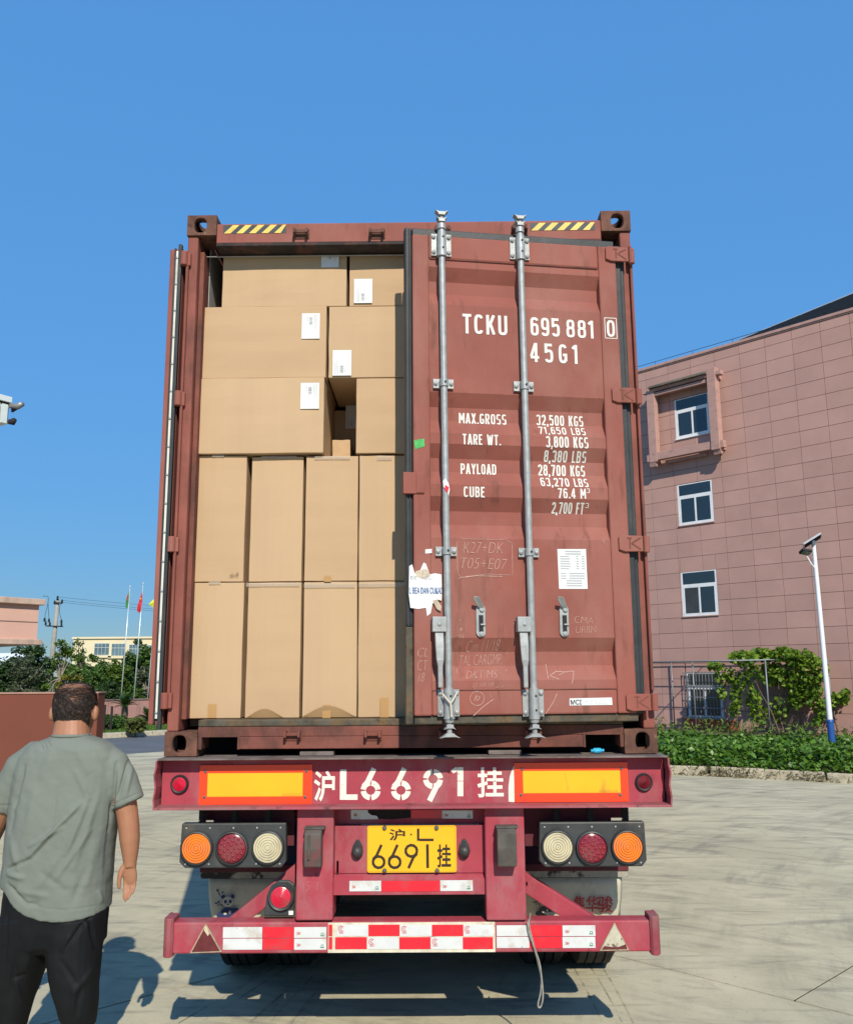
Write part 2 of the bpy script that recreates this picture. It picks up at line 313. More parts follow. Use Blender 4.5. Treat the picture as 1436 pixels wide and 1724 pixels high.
# ------------------------------------------------------------------ ground: concrete yard of separate slabs, asphalt road, lawn, kerbs
def concrete(name, base):
    def ex(m, t, p, out, nz, ramp, mix):
        N = t.nodes; Lk = t.links.new
        g = N.new('ShaderNodeNewGeometry'); pos = g.outputs['Position']
        def streak(rot, sx, sy, sc, lo, hi, dist=1.5):
            mp = N.new('ShaderNodeMapping'); mp.inputs['Rotation'].default_value = (0, 0, rot); mp.inputs['Scale'].default_value = (sx, sy, 1)
            Lk(pos, mp.inputs[0]); n = N.new('ShaderNodeTexNoise'); n.inputs['Scale'].default_value = sc; n.inputs['Detail'].default_value = 6
            n.inputs['Roughness'].default_value = .62; n.inputs['Distortion'].default_value = dist; Lk(mp.outputs[0], n.inputs[0])
            return ramp(n.outputs['Fac'], lo, hi)
        def arcs(cx, cy, sc, lo, hi, st=.22):                      # curved scrub marks of turning tyres
            sp = N.new('ShaderNodeVectorMath'); sp.operation = 'SUBTRACT'; Lk(pos, sp.inputs[0]); sp.inputs[1].default_value = (cx, cy, 0)
            ln = N.new('ShaderNodeVectorMath'); ln.operation = 'LENGTH'; Lk(sp.outputs[0], ln.inputs[0])
            sx = N.new('ShaderNodeSeparateXYZ'); Lk(sp.outputs[0], sx.inputs[0]); at = N.new('ShaderNodeMath'); at.operation = 'ARCTAN2'; Lk(sx.outputs[1], at.inputs[0]); Lk(sx.outputs[0], at.inputs[1])
            ma = N.new('ShaderNodeMath'); ma.operation = 'MULTIPLY'; Lk(at.outputs[0], ma.inputs[0]); ma.inputs[1].default_value = 7
            cb = N.new('ShaderNodeCombineXYZ'); Lk(ln.outputs['Value'], cb.inputs[0]); Lk(ma.outputs[0], cb.inputs[1])
            mp = N.new('ShaderNodeMapping'); mp.inputs['Scale'].default_value = (1, st, 1); Lk(cb.outputs[0], mp.inputs[0])
            n = N.new('ShaderNodeTexNoise'); n.inputs['Scale'].default_value = sc; n.inputs['Detail'].default_value = 7; n.inputs['Roughness'].default_value = .65; n.inputs['Distortion'].default_value = .4; Lk(mp.outputs[0], n.inputs[0])
            a_ = ramp(n.outputs['Fac'], lo, hi); pm = streak(.6, 1, 1, .9, .42, .60, 1.0)
            mm = N.new('ShaderNodeMath'); mm.operation = 'MULTIPLY'; Lk(a_, mm.inputs[0]); Lk(pm, mm.inputs[1]); return mm.outputs[0]
        def sm(f, k):
            q = N.new('ShaderNodeMath'); q.operation = 'MULTIPLY'; Lk(f, q.inputs[0]); q.inputs[1].default_value = k; return q.outputs[0]
        c = out
        c = mix(sm(streak(0, 1, 1, .55, .42, .68), .7), c, tuple(k*.72 for k in base))          # broad grey patches
        c = mix(sm(arcs(-6, -9, 7.5, .47, .70), .7), c, (.135, .125, .105))
        c = mix(sm(arcs(14, -2, 5.2, .48, .70), .62), c, (.16, .15, .125))
        c = mix(sm(arcs(-6, -9, 3.0, .52, .66, .3), .5), c, tuple(k*1.16 for k in base))
        c = mix(sm(streak(.35, .22, 1.2, 3.2, .55, .72), .6), c, (.15, .14, .12))
        c = mix(sm(streak(1.2, .25, 1.6, 2.4, .58, .74), .5), c, (.12, .115, .10))
        c = mix(sm(streak(.9, 1, 1, 38, .60, .70, 0), .5), c, (.17, .16, .135))                  # small specks
        v = N.new('ShaderNodeTexVoronoi'); v.feature = 'DISTANCE_TO_EDGE'; v.inputs['Scale'].default_value = .3
        nn = N.new('ShaderNodeTexNoise'); nn.inputs['Scale'].default_value = 2.5; nn.inputs['Detail'].default_value = 6; Lk(pos, nn.inputs[0])
        va = N.new('ShaderNodeVectorMath'); va.operation = 'MULTIPLY_ADD'; Lk(nn.outputs['Color'], va.inputs[0]); va.inputs[1].default_value = (.5, .5, 0); Lk(pos, va.inputs[2]); Lk(va.outputs[0], v.inputs['Vector'])
        c = mix(sm(ramp(v.outputs['Distance'], .0, .003, (1, 1, 1, 1), (0, 0, 0, 1)), .16), c, (.12, .11, .09))   # hairline cracks
        Lk(c, p.inputs['Base Color'])
    return M(name, base, .85, var=.10, vs=1.3, bump=.0012, bs=55, spec=.25, extra=ex)
m_conc = concrete('yard_concrete', (.50, .455, .315))
m_joint = M('joint_dirt', (.022, .019, .015), .95, var=.3)
m_soil = M('bed_soil', (.09, .065, .04), .95, var=.35, bump=.01, bs=14)
m_asph = M('road_asphalt', (.105, .11, .115), .85, var=.15, vs=1.2, bump=.001, bs=120)
m_kerb = M('kerb_concrete', (.42, .38, .29), .85, var=.2, vs=6, dirt=((.12, .115, .08), .7, 5, None, .52, .7), bump=.002, bs=30)
m_lawn = M('lawn_grass', (.075, .15, .02), .9, var=.3, vs=3)
m_field = M('far_ground', (.16, .15, .11), .95, var=.2, vs=.05)

mb = MB(); S_ = 1200
mb.poly([(-S_, -S_, -.05), (S_, -S_, -.05), (S_, S_, -.05), (-S_, S_, -.05)])
props(mb.build('ground', m_field), kind='structure')
mb = MB(); mb.poly([AB(-17.4, -18, -.0065), AB(26, -18, -.0065), AB(26, 22.8, -.0065), AB(-17.4, 22.8, -.0065)])
yard = mb.build('concrete_yard', m_joint); props(yard, kind='structure')
bb = [2.06+3.95*k for k in range(-5, 6)]
phase = {0: -1.75, 1: .9, 2: -2.62, -1: 1.7, 3: .3, -2: -.6, -3: 2.2, 4: -1.5, -4: .5, 5: 1}
for k in range(len(bb)-1):
    b0, b1 = bb[k]+.008, bb[k+1]-.008; b1 = min(b1, 22.6)
    if b1-b0 < .5: continue
    ph = phase.get(k-5+1, 0.0)
    cuts = [-17.4]+[a for a in [ph+5.0*i for i in range(-6, 7)] if -16.4 < a < 25]+[25.6]
    for i in range(len(cuts)-1):
        a0, a1 = cuts[i]+.008, cuts[i+1]-.008
        # slightly wandering edges
        def edge(p, q, n=7):
            out = []
            for j in range(n):
                t = j/n; a = p[0]+(q[0]-p[0])*t; b = p[1]+(q[1]-p[1])*t
                wv = (noise.noise((a*.9, b*.9, 3.1)))*.004 if 0 < j else 0
                out.append(AB(a+(wv if p[0] == q[0] else 0), b+(wv if p[1] == q[1] else 0), 0))
            return out
        pts = edge((a0, b0), (a1, b0))+edge((a1, b0), (a1, b1))+edge((a1, b1), (a0, b1))+edge((a0, b1), (a0, b0))
        mb = MB(); tilt = random.uniform(-.0015, .0)
        mb.prism([p+Vector((0, 0, -.030)) for p in pts], (0, 0, .030+tilt))
        mb.build('slab', m_conc, yard)
# rubber marks left by tyres
def _mk(m, t, p, out, nz, ramp, mix):
    f = nz(7, 5, (1, 1, 1)); r_ = ramp(f, .42, .68); mm = t.nodes.new('ShaderNodeMath'); mm.operation = 'MULTIPLY'; t.links.new(r_, mm.inputs[0]); mm.inputs[1].default_value = .42; t.links.new(mm.outputs[0], p.inputs['Alpha'])
m_mark = M('tyre_rubber_mark', (.045, .042, .038), .9, extra=_mk)
for k_, (pa, pb, pc) in enumerate((((470, 1625), (400, 1665), (300, 1724)), ((490, 1625), (425, 1668), (335, 1724)), ((515, 1640), (475, 1675), (420, 1724)), ((530, 1640), (498, 1675), (452, 1724)), ((556, 1640), (528, 1675), (490, 1724)), ((960, 1620), (985, 1660), (1015, 1724)), ((985, 1616), (1020, 1665), (1048, 1724)), ((1005, 1616), (1036, 1660), (1066, 1724)))):
    a_, b_, c_ = G(*pa), G(*pb), G(*pc); mb = MB(); fr_ = lambda u, v, l=0.0: Vector((u, v, .0008+.0004*(k_ % 3)))
    ribbon(mb, [((1-t)**2*a_.x+2*t*(1-t)*b_.x+t*t*c_.x, (1-t)**2*a_.y+2*t*(1-t)*b_.y+t*t*c_.y) for t in np.linspace(0, 1, 16)], .012 if k_ < 8 else .10, fr_); mb.build('tyre_mark', m_mark, yard)
# asphalt road beyond the yard on the left, its kerb and the lawn
mb = MB(); mb.poly([AB(-23.3, -30, -.006), AB(-17.41, -30, -.006), AB(-17.41, 60, -.006), AB(-23.3, 60, -.006)])
props(mb.build('road', m_asph), kind='structure')
mb = MB(); mb.poly([AB(-23.6, -5, .09), AB(-23.6, 60, .09), AB(-60, 60, .12), AB(-60, -5, .12)])
lawn = mb.build('lawn', m_lawn); props(lawn, kind='structure')
mb = MB(); mb.prism([AB(-23.62, -5, -.03), AB(-23.32, -5, -.03), AB(-23.32, -5, .02), AB(-23.62, -5, .02)], E2*65)
kl = mb.build('lawn_kerb', m_kerb); props(kl, kind='structure')
me0 = None
for i in range(18):
    b = 3+i*1.0
    if me0 is None:
        mb = MB(); mb.box((-.14, .006, -.02), (.14, .994, .14)); o = mb.build('kerb_stone', m_kerb, None, bevel=.02); me0 = o.data
    else:
        o = bpy.data.objects.new('kerb_stone', me0); COL.objects.link(o); bv = o.modifiers.new('bevel', 'BEVEL'); bv.width = .02; bv.segments = 2
    o.parent = kl; o.location = AB(-23.47, b, 0); o.rotation_euler = (0, 0, -PI/4)
# kerb round the planting bed on the right
kp = [Vector((-3.0, 16.6, 0)), Vector((1.0, 14.2, 0)), Vector((4.34, 12.26, 0)), Vector((5.03, 11.9, 0)), Vector((5.89, 11.4, 0)), Vector((6.93, 10.72, 0)), Vector((9.5, 9.05, 0)), Vector((13, 6.8, 0))]
def along(path, d):
    for a, b in zip(path, path[1:]):
        l = (b-a).length
        if d <= l: return a+(b-a)*(d/l), (b-a).normalized()
        d -= l
    return path[-1], (path[-1]-path[-2]).normalized()
def sidev(t): return Vector((-t.y, t.x, 0))
L_ = sum((b-a).length for a, b in zip(kp, kp[1:]))
mb = MB(); n = 40
inn = [along(kp, L_*i/n) for i in range(n+1)]
outer = [p for p, t in inn]
bedp = [p+sidev(t)*.10 for p, t in inn]
mb.poly([(p.x, p.y, .10) for p in bedp]+[(26, 6.8, .10), (26, 12, .10), (5.2, 27.5, .10), (-3, 27, .10)])
bed = mb.build('planting_bed', m_soil); props(bed, kind='structure')
mb = MB()
for (p, t), (q, t2) in zip(inn, inn[1:]):
    s_, s2 = sidev(t), sidev(t2)
    mb.add([p-s_*.01+Vector((0, 0, -.015)), q-s2*.01+Vector((0, 0, -.015)), q+s2*.13+Vector((0, 0, -.015)), p+s_*.13+Vector((0, 0, -.015)), p-s_*.01+Vector((0,0,.03)), q-s2*.01+Vector((0,0,.03)), q+s2*.13+Vector((0,0,.03)), p+s_*.13+Vector((0,0,.03))],
           [(0, 1, 5, 4), (4, 5, 6, 7), (2, 3, 7, 6)])
kr = mb.build('bed_kerb', m_kerb); props(kr, kind='structure')
d = 3.2
while d < L_-1.2:
    ln = random.uniform(.9, 1.1); p, t = along(kp, d+.5); s_ = sidev(t)
    mb = MB(); c = p+s_*.07+Vector((0, 0, .075+random.uniform(-.012, .008)))
    mb.obox(c, t*(ln/2-.008), s_*(.085+random.uniform(-.004, .004)), Vector((random.uniform(-.01, .01), 0, .085)))
    mb.build('kerb_stone', m_kerb, kr, bevel=.018); d += ln

# ------------------------------------------------------------------ the shipping container
B = 1.40; HW = 1.219; T = B+2.896
cont = thing('shipping_container', 'tall brown-red shipping container with one door swung open, loaded with cartons', 'container', (0, 6.1, B))
NY = Vector((0, -1, 0))
def hole_face(mb, o, ux, uy, w_, h_, hp, rim):
    """rectangle w x h from o with an opening hp (2D points, counter-clockwise) and an inner rim"""
    o, ux, uy = vv(o), vv(ux), vv(uy); nrm = ux.cross(uy); n = len(hp); cx = sum(p[0] for p in hp)/n; cy = sum(p[1] for p in hp)/n
    outp = []
    for x, y in hp:
        dx, dy = x-cx, y-cy; ts = []
        if dx > 1e-9: ts.append((w_-cx)/dx)
        if dx < -1e-9: ts.append(-cx/dx)
        if dy > 1e-9: ts.append((h_-cy)/dy)
        if dy < -1e-9: ts.append(-cy/dy)
        t = min(ts); outp.append([cx+dx*t, cy+dy*t])
    for c in ((0, 0), (w_, 0), (w_, h_), (0, h_)):
        j = min(range(n), key=lambda i: (outp[i][0]-c[0])**2+(outp[i][1]-c[1])**2); outp[j] = list(c)
    P = lambda q, z=0: o+ux*q[0]+uy*q[1]-nrm*z
    mb.add([P(q) for q in outp]+[P(q) for q in hp]+[P(q, rim) for q in hp],
           [(i, (i+1) % n, n+(i+1) % n, n+i) for i in range(n)]+[(n+i, n+(i+1) % n, 2*n+(i+1) % n, 2*n+i) for i in range(n)])
def oval(cx, cy, rx, ry, n=28, flat=.6, sh=2.6):
    return [(cx+rx*math.copysign(abs(math.cos(2*PI*k/n))**(2/sh), math.cos(2*PI*k/n)), cy+ry*math.copysign(abs(math.sin(2*PI*k/n))**(2/sh), math.sin(2*PI*k/n))) for k in range(n)]
def casting(sx, top, y0=0.0, rear=True):
    mb = MB(); w_, h_, d_ = .162, .118, .178
    x0 = -HW if sx < 0 else HW-w_; z0 = T-h_ if top else B
    yf = y0 if rear else y0
    sgn = 1 if rear else -1
    # outer end face, side face, top or bottom face carry the lashing openings
    if rear: hole_face(mb, (x0, yf, z0), (1, 0, 0), (0, 0, 1), w_, h_, oval(w_*.5+sx*.008, h_*.5, .034, .042), .028)
    else: hole_face(mb, (x0+w_, yf, z0), (-1, 0, 0), (0, 0, 1), w_, h_, oval(w_*.5, h_*.5, .034, .042), .028)
    ya, yb = (yf, yf+d_) if rear else (yf-d_, yf)
    if sx < 0: hole_face(mb, (x0, yb, z0), (0, -1, 0), (0, 0, 1), d_, h_, oval(d_/2, h_/2, .045, .036), .028); mb.add([(x0+w_,ya,z0),(x0+w_,yb,z0),(x0+w_,yb,z0+h_),(x0+w_,ya,z0+h_)], [(0,1,2,3)])
    else: hole_face(mb, (x0+w_, ya, z0), (0, 1, 0), (0, 0, 1), d_, h_, oval(d_/2, h_/2, .045, .036), .028); mb.add([(x0,ya,z0),(x0,yb,z0),(x0,yb,z0+h_),(x0,ya,z0+h_)], [(3,2,1,0)])
    yo = yb if rear else ya
    mb.add([(x0,yo,z0),(x0+w_,yo,z0),(x0+w_,yo,z0+h_),(x0,yo,z0+h_)], [(0,1,2,3)])
    for zz, has in ((z0+h_, top), (z0, not top)):
        if has: hole_face(mb, (x0, ya, zz) if top else (x0, yb, zz), (1, 0, 0), (0, 1, 0) if top else (0, -1, 0), w_, d_, oval(w_/2, d_/2, .034, .058), .028)
        else: mb.add([(x0,ya,zz),(x0+w_,ya,zz),(x0+w_,yb,zz),(x0,yb,zz)], [(0,1,2,3)])
    bm = None
    return mb.build('corner_casting', m_cast, cont, bevel=.006)
for sx in (-1, 1):
    for top in (0, 1): casting(sx, top); casting(sx, top, 12.192, False)
# rear frame: posts (outer J section and inner channel), header, sill
def post(sx):
    mb = MB(); s = sx
    mb.box((s*(HW-.004), .012, B+.118), (s*(HW-.062), .17, T-.118))
    mb.box((s*(HW-.004), -.014, B+.30), (s*(HW-.020), .012, T-.21))     # hinge-pin rib of the post
    return mb.build('corner_post', m_post, cont, bevel=.008)
post(-1); post(1)
for sx in (-1, 1):
    mb = MB(); mb.box((sx*(HW-.063), .055, B+.175), (sx*(HW-.088), .17, T-.19)); mb.build('inner_post', m_cont_dirty, cont, bevel=.004)
hz0, hz1 = A(600, 409, .004).z, A(600, 374.5, .004).z
mb = MB()
mb.prism([(-HW+.163, .004, hz1), (-HW+.163, .004, hz0+.012), (-HW+.163, .012, hz0), (-HW+.163, .17, hz0), (-HW+.163, .17, hz1+.02), (-HW+.163, .06, hz1+.02)], (2*HW-.326, 0, 0))
header = mb.build('door_header', m_cont, cont, bevel=.006)
mb = MB(); mb.prism([(-HW+.164, .002, hz0+.010), (-HW+.164, .002, hz0-.008), (-HW+.164, .020, hz0-.016), (-HW+.164, .17, hz0-.016), (-HW+.164, .17, hz0-.001), (-HW+.164, .010, hz0-.001)], (2*HW-.328, 0, 0))
mb.build('header_gutter', m_grime, cont)
mb = MB(); mb.box((-HW+.09, .088, A(500, 430.5, .09).z), (HW-.09, .10, hz0-.027)); mb.build('header_lip', m_inner, cont)
# hazard strips on the header: alternating slanted bars
def hazard(x0, x1, y0, y1, flip):
    p0 = A(x0, y1, .004); p1 = A(x1, y0, .004); fr = plane_frame((p0.x, .0035, p0.z), (1, 0, 0), (0, 0, 1), NY, .0012); W_ = p1.x-p0.x; H_ = p1.z-p0.z
    base = MB().poly([fr(0, 0), fr(W_, 0), fr(W_, H_), fr(0, H_)]).build('hazard_strip', m_hazb, header)
    n = 5; st = W_/n; mb = MB()
    for k in range(n):
        a = k*st+st*.05; q = [(a, 0), (a+st*.52, 0), (a+st*.52+H_*1.0, H_), (a+H_*1.0, H_)]
        q = [(min(max(u, 0), W_), v) for u, v in q]; mb.poly([fr(u, v, .0012) for u, v in q])
    mb.build('yellow_bar', m_hazy, base)
hazard(376, 482, 378, 393, 0); hazard(893, 1001, 374, 388, 0)
sz1, sz0 = A(500, 1211, .03).z, A(500, 1262, .03).z
mb = MB()
pk = [(A(341, 1250, .02).x, A(401, 1250, .02).x), (A(985, 1250, .02).x, A(1043, 1250, .02).x)]; pz = A(370, 1241, .02).z
xs = [-HW+.163, pk[0][0], pk[0][1], pk[1][0], pk[1][1], HW-.163]
for i in (0, 2, 4): mb.box((xs[i], .006, sz0+.004), (xs[i+1], .16, pz))
mb.box((xs[0], .0063, pz+.0003), (xs[5], .16, sz1-.035))
sill = mb.build('door_sill', m_cont_dirty, cont, bevel=.004)
mb = MB(); mb.box((xs[0], .004, sz1-.034), (xs[5], .20, sz1)); mb.build('sill_lip', m_rub_worn, cont, bevel=.006)
for a, b in pk:                                               # fork pocket mouths
    mb = MB(); mb.box((a-.012, .001, pz), (b+.012, .0058, pz+.012)); mb.box((a-.012, .001, sz0+.004), (a-.0002, .0058, pz-.0002)); mb.box((b+.0002, .001, sz0+.004), (b+.012, .0058, pz-.0002)); mb.build('pocket_rim', m_cont_dirty, cont)
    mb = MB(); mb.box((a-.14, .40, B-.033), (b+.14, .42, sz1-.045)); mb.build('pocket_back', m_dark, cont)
def keeper(cx, cz, y, parent, mat):
    mb = MB()
    for sx in (-1, 1):
        mb.prism([(cx+sx*.028, y, cz+.022), (cx+sx*.028, y-.045, cz+.018), (cx+sx*.028, y-.05, cz-.012), (cx+sx*.028, y-.02, cz-.022), (cx+sx*.028, y, cz-.022)], (sx*.012, 0, 0))
    mb.box((cx-.03, y-.03, cz-.006), (cx+.03, y-.018, cz+.008)); mb.box((cx-.045, y-.006, cz-.03), (cx+.045, y, cz+.028))
    mb.build('cam_keeper', mat, parent, bevel=.003)
for x, y in ((508, 396), (635, 396), (745, 392), (874, 390)): q = A(x, y, .02); keeper(q.x, q.z, .004, header, m_cast)
for x, y in ((493, 1237), (628, 1237), (752, 1236), (897, 1235)): q = A(x, y, .0); keeper(q.x, q.z, .006, sill, m_cont_dirty)
# corrugated side walls, roof, end wall, floor, rails
def corr(x, sgn, y0, y1, z0, z1, pitch=.278, dep=.036):
    pts = []; y = y0
    while y < y1:
        for t, d_ in ((0, 0), (.26, 0), (.5, 1), (.76, 1)): pts.append((x-sgn*dep*d_, min(y+pitch*t, y1)))
        y += pitch
    pts.append((x, y1)); n = len(pts)
    return MB().add([(a, b, z0) for a, b in pts]+[(a, b, z1) for a, b in pts], [(i, i+1, n+i+1, n+i) for i in range(n-1)])
for sx in (-1, 1):
    o = corr(sx*(HW-.012), sx, .171, 12.02, B+.16, T-.07).build('side_wall', m_cont, cont)
    so_ = o.modifiers.new('solid', 'SOLIDIFY'); so_.thickness = .002
    mb = MB(); mb.box((sx*(HW-.005), .178, B+.03), (sx*(HW-.055), 12.01, B+.165)); mb.build('bottom_rail', m_cont, cont)
    mb = MB(); mb.box((sx*(HW-.006), .178, T-.075), (sx*(HW-.066), 12.01, T-.012)); mb.build('top_rail', m_cont, cont)
    mb = MB(); mb.box((sx*(HW-.089), .178, B+.178), (sx*(HW-.085), 11.9, T-.08)); mb.build('inner_lining', m_inner, cont)
mb = MB(); mb.box((-HW+.07, .172, T-.03), (HW-.07, 12.1, T-.022)); mb.build('roof', m_cont, cont)
mb = MB(); mb.box((-HW+.07, .2, sz1-.04), (HW-.07, 12.05, sz1-.002)); mb.build('floor', m_wood, cont)
mb = MB(); mb.box((-HW+.17, 12.05, B+.1), (HW-.17, 12.1, T-.03)); mb.build('front_wall', m_cont, cont)
mb = MB()
for i in range(18): mb.box((-HW+.06, .5+i*.65, B+.04), (HW-.06, .55+i*.65, B+.155))
mb.build('cross_members', m_cont_dirty, cont)

# ---- right door, standing ajar towards the camera
DF = Vector((-.0145, -.21, 0)); DH = Vector((1.163, -.022, 0)); DE = (DH-DF).normalized(); DN = Vector((DE.y, -DE.x, 0)); DW = (DH-DF).length
def dpx(x, y):
    q = onplane(x, y, DF, DN); return (q-DF).dot(DE), q.z
def D(s, z, off=0.0): return DF+DE*s+DN*off+Vector((0, 0, z))
z_t = (dpx(684, 381)[1]+dpx(1048, 407)[1])/2; z_b = (dpx(686, 1223)[1]+dpx(1087, 1212)[1])/2
grooves = []
for ya, yb in ((454, 516), (663, 731), (749, 817), (837, 907), (1074, 1146)):
    za, zb = dpx(800, ya)[1], dpx(800, yb)[1]; h_ = za-zb
    grooves.append((za, za-.33*h_, za-.66*h_, zb))
cutz = sorted(z for g in grooves for z in g)
GD = .036
def prof(z):
    for a, b, c, d_ in grooves:
        if d_ <= z <= a:
            if z >= b: return -GD*(a-z)/(a-b)
            if z >= c: return -GD
            return -GD*(z-d_)/(c-d_)
    return 0.0
s_l = dpx(695, 800)[0]; s_pl = dpx(724, 800)[0]; s_pr = dpx(1021, 800)[0]; s_r = dpx(1052, 800)[0]
z_ft = dpx(760, 400)[1]; z_fb = dpx(760, 1205)[1]; z_pt = dpx(800, 441)[1]; z_pb = dpx(800, 1162)[1]
FO, PO = .018, .010         # front of frame, front of panel
def dbox(mb, s0, s1, z0, z1, o0, o1):
    c = D((s0+s1)/2, (z0+z1)/2, (o0+o1)/2); return mb.obox(c, DE*((s1-s0)/2), DN*((o1-o0)/2), Vector((0, 0, (z1-z0)/2)))
mb = MB(); dbox(mb, s_l, s_pl, z_fb, z_ft, -.045, FO); dbox(mb, s_pr, s_r, z_fb, z_ft, -.045, FO)
dbox(mb, s_pl, s_pr, z_pt, z_ft, -.045, FO-.003); dbox(mb, s_pl, s_pr, z_fb, z_pb, -.045, FO-.003)
rdoor = mb.build('right_door', m_cont, cont, bevel=.008); rdoor['label'] = 'right-hand container door standing ajar with two locking rods'
zz = [z_pb]+cutz+[z_pt]; mb = MB()
mb.add([D(s, z, PO+prof(z)) for z in zz for s in (s_pl, s_pr)], [(2*i, 2*i+1, 2*i+3, 2*i+2) for i in range(len(zz)-1)])
panel = mb.build('corrugated_panel', m_cont, rdoor)
mb = MB(); dbox(mb, s_pl, s_pr, z_pb, z_pt, -.045, -.04); mb.build('inner_skin', m_inner, rdoor)
def lipstrip(s0, s1, z0, z1, o0, o1, mat, name='gasket', bv=.006):
    mb = MB(); dbox(mb, s0, s1, z0, z1, o0, o1); return mb.build(name, mat, rdoor, bevel=bv)
# rubber gasket round the leaf: thick double lip
zw = dpx(690, 1055)[1]
g = lipstrip(.0, s_l-.001, zw, z_t, -.05, -.004, m_rub); lipstrip(.0, s_l-.0012, z_b, zw-.0005, -.05, -.006, m_rub_worn)
lipstrip(s_l+.002, s_r, z_ft+.001, z_t, -.05, -.003, m_rub); lipstrip(s_l+.002, s_r+.012, z_b, z_fb-.001, -.05, -.001, m_rub_worn)
lipstrip(s_r+.001, s_r+.034, z_fb-.004, z_ft+.02, -.05, -.004, m_rub); lipstrip(s_r+.0345, s_r+.056, z_fb, z_ft+.01, -.05, -.016, m_rub)
for o_ in (.003, .020): lipstrip(o_, o_+.007, zw+.01, z_t-.01, -.006, .004, m_rub, 'gasket_bead', .003)
# overlap plate on the free edge
a = dpx(678, 832); b = dpx(713, 797); mb = MB(); dbox(mb, a[0], b[0], a[1], b[1], -.03, .024); dbox(mb, a[0]+.065, b[0], a[1]+.004, b[1]-.004, .024, .028); mb.build('overlap_plate', m_cont, rdoor, bevel=.006)
# locking rods with cams, brackets, handles
rods = [((741, 392), (754, 1205)), ((872, 398), (896, 1205))]
def rod_s(r, y):
    (x0, y0), (x1, y1) = rods[r]; x = x0+(x1-x0)*(y-y0)/(y1-y0); return dpx(x, y)
RO = .040                     # rod axis stands off the door
for r in (0, 1):
    top = rod_s(r, (386, 392)[r]); bot = rod_s(r, 1212)
    mb = MB(); mb.tube([D(top[0], top[1], RO), D((top[0]+bot[0])/2, (top[1]+bot[1])/2, RO), D(bot[0], bot[1], RO)], .0172, 14)
    rod = mb.build('locking_rod', m_galv, rdoor, smooth=True, auto=50)
    for yy, sg in (((365, 372)[r], 1), ((1240, 1240)[r], -1)):
        e = rod_s(r, yy); c0 = top if sg > 0 else bot; s0 = c0[0]; mb = MB()
        z0, z1 = c0[1]-sg*.02, e[1]; L = abs(z1-z0); zc = lambda t: z0+sg*L*t
        mb.tube([D(s0, zc(0), RO), D(s0, zc(.32), RO)], [.024, .021], 12)
        mb.tube([D(s0, zc(.3), RO), D(s0, zc(.98), RO)], .013, 10)
        # two flanged anti-rack jaws
        for t, wd, th in ((.52, .027, .012), (.93, .034 if sg > 0 else .048, .014)):
            c = D(s0, zc(t), RO)
            mb.prism([c-DE*wd+Vector((0, 0, sg*.012))-DN*.016, c-DE*wd*.6+Vector((0, 0, sg*.001))-DN*.02, c-DE*.016+Vector((0, 0, -sg*.010))-DN*.02, c+DE*.016+Vector((0, 0, -sg*.010))-DN*.02, c+DE*wd*.6+Vector((0, 0, sg*.001))-DN*.02, c+DE*wd+Vector((0, 0, sg*.012))-DN*.016, c+DE*wd*.55+Vector((0, 0, sg*.007))-DN*.02, c-DE*wd*.55+Vector((0, 0, sg*.007))-DN*.02], DN*.042)
        mb.build('cam', m_galv, rdoor, smooth=True, auto=35)
def bracket(r, y0, y1, big):
    a = rod_s(r, y1); b = rod_s(r, y0); s0 = (a[0]+b[0])/2; z0, z1 = a[1], b[1]; mb = MB(); hw_ = .052
    dbox(mb, s0-hw_, s0+hw_, z0, z1, FO-.002 if big else PO, .026); 
    mb.tube([D(s0, z0+.004, RO), D(s0, z1-.004, RO)], .0245 if big else .023, 14)
    if big:
        mb.tube([D(s0, z0-.012, RO), D(s0, z0+.012, RO)], .027, 14); mb.tube([D(s0, z1-.01, RO), D(s0, z1+.008, RO)], .022, 14)
    zs = (z0+.018, z1-.018) if big else ((z0+z1)/2,)
    for zq in zs:
        for sg in (-1, 1): mb.lathe([(.011, 0), (.011, .006), (.006, .010), (.0005, .011)], D(s0+sg*.04, zq, .026), DN, 10)
    ob = mb.build('rod_bracket', m_galv, rdoor, smooth=True, auto=35)
    mb = MB()
    for zq in ((z0+.03, z1-.03) if big else ((z0+z1)/2,)): mb.lathe([(.0055, 0), (.0055, .002), (.0004, .0022)], D(s0+.004, zq, RO+.0245), DN, 8)
    mb.build('grease_hole', m_dark, rdoor)
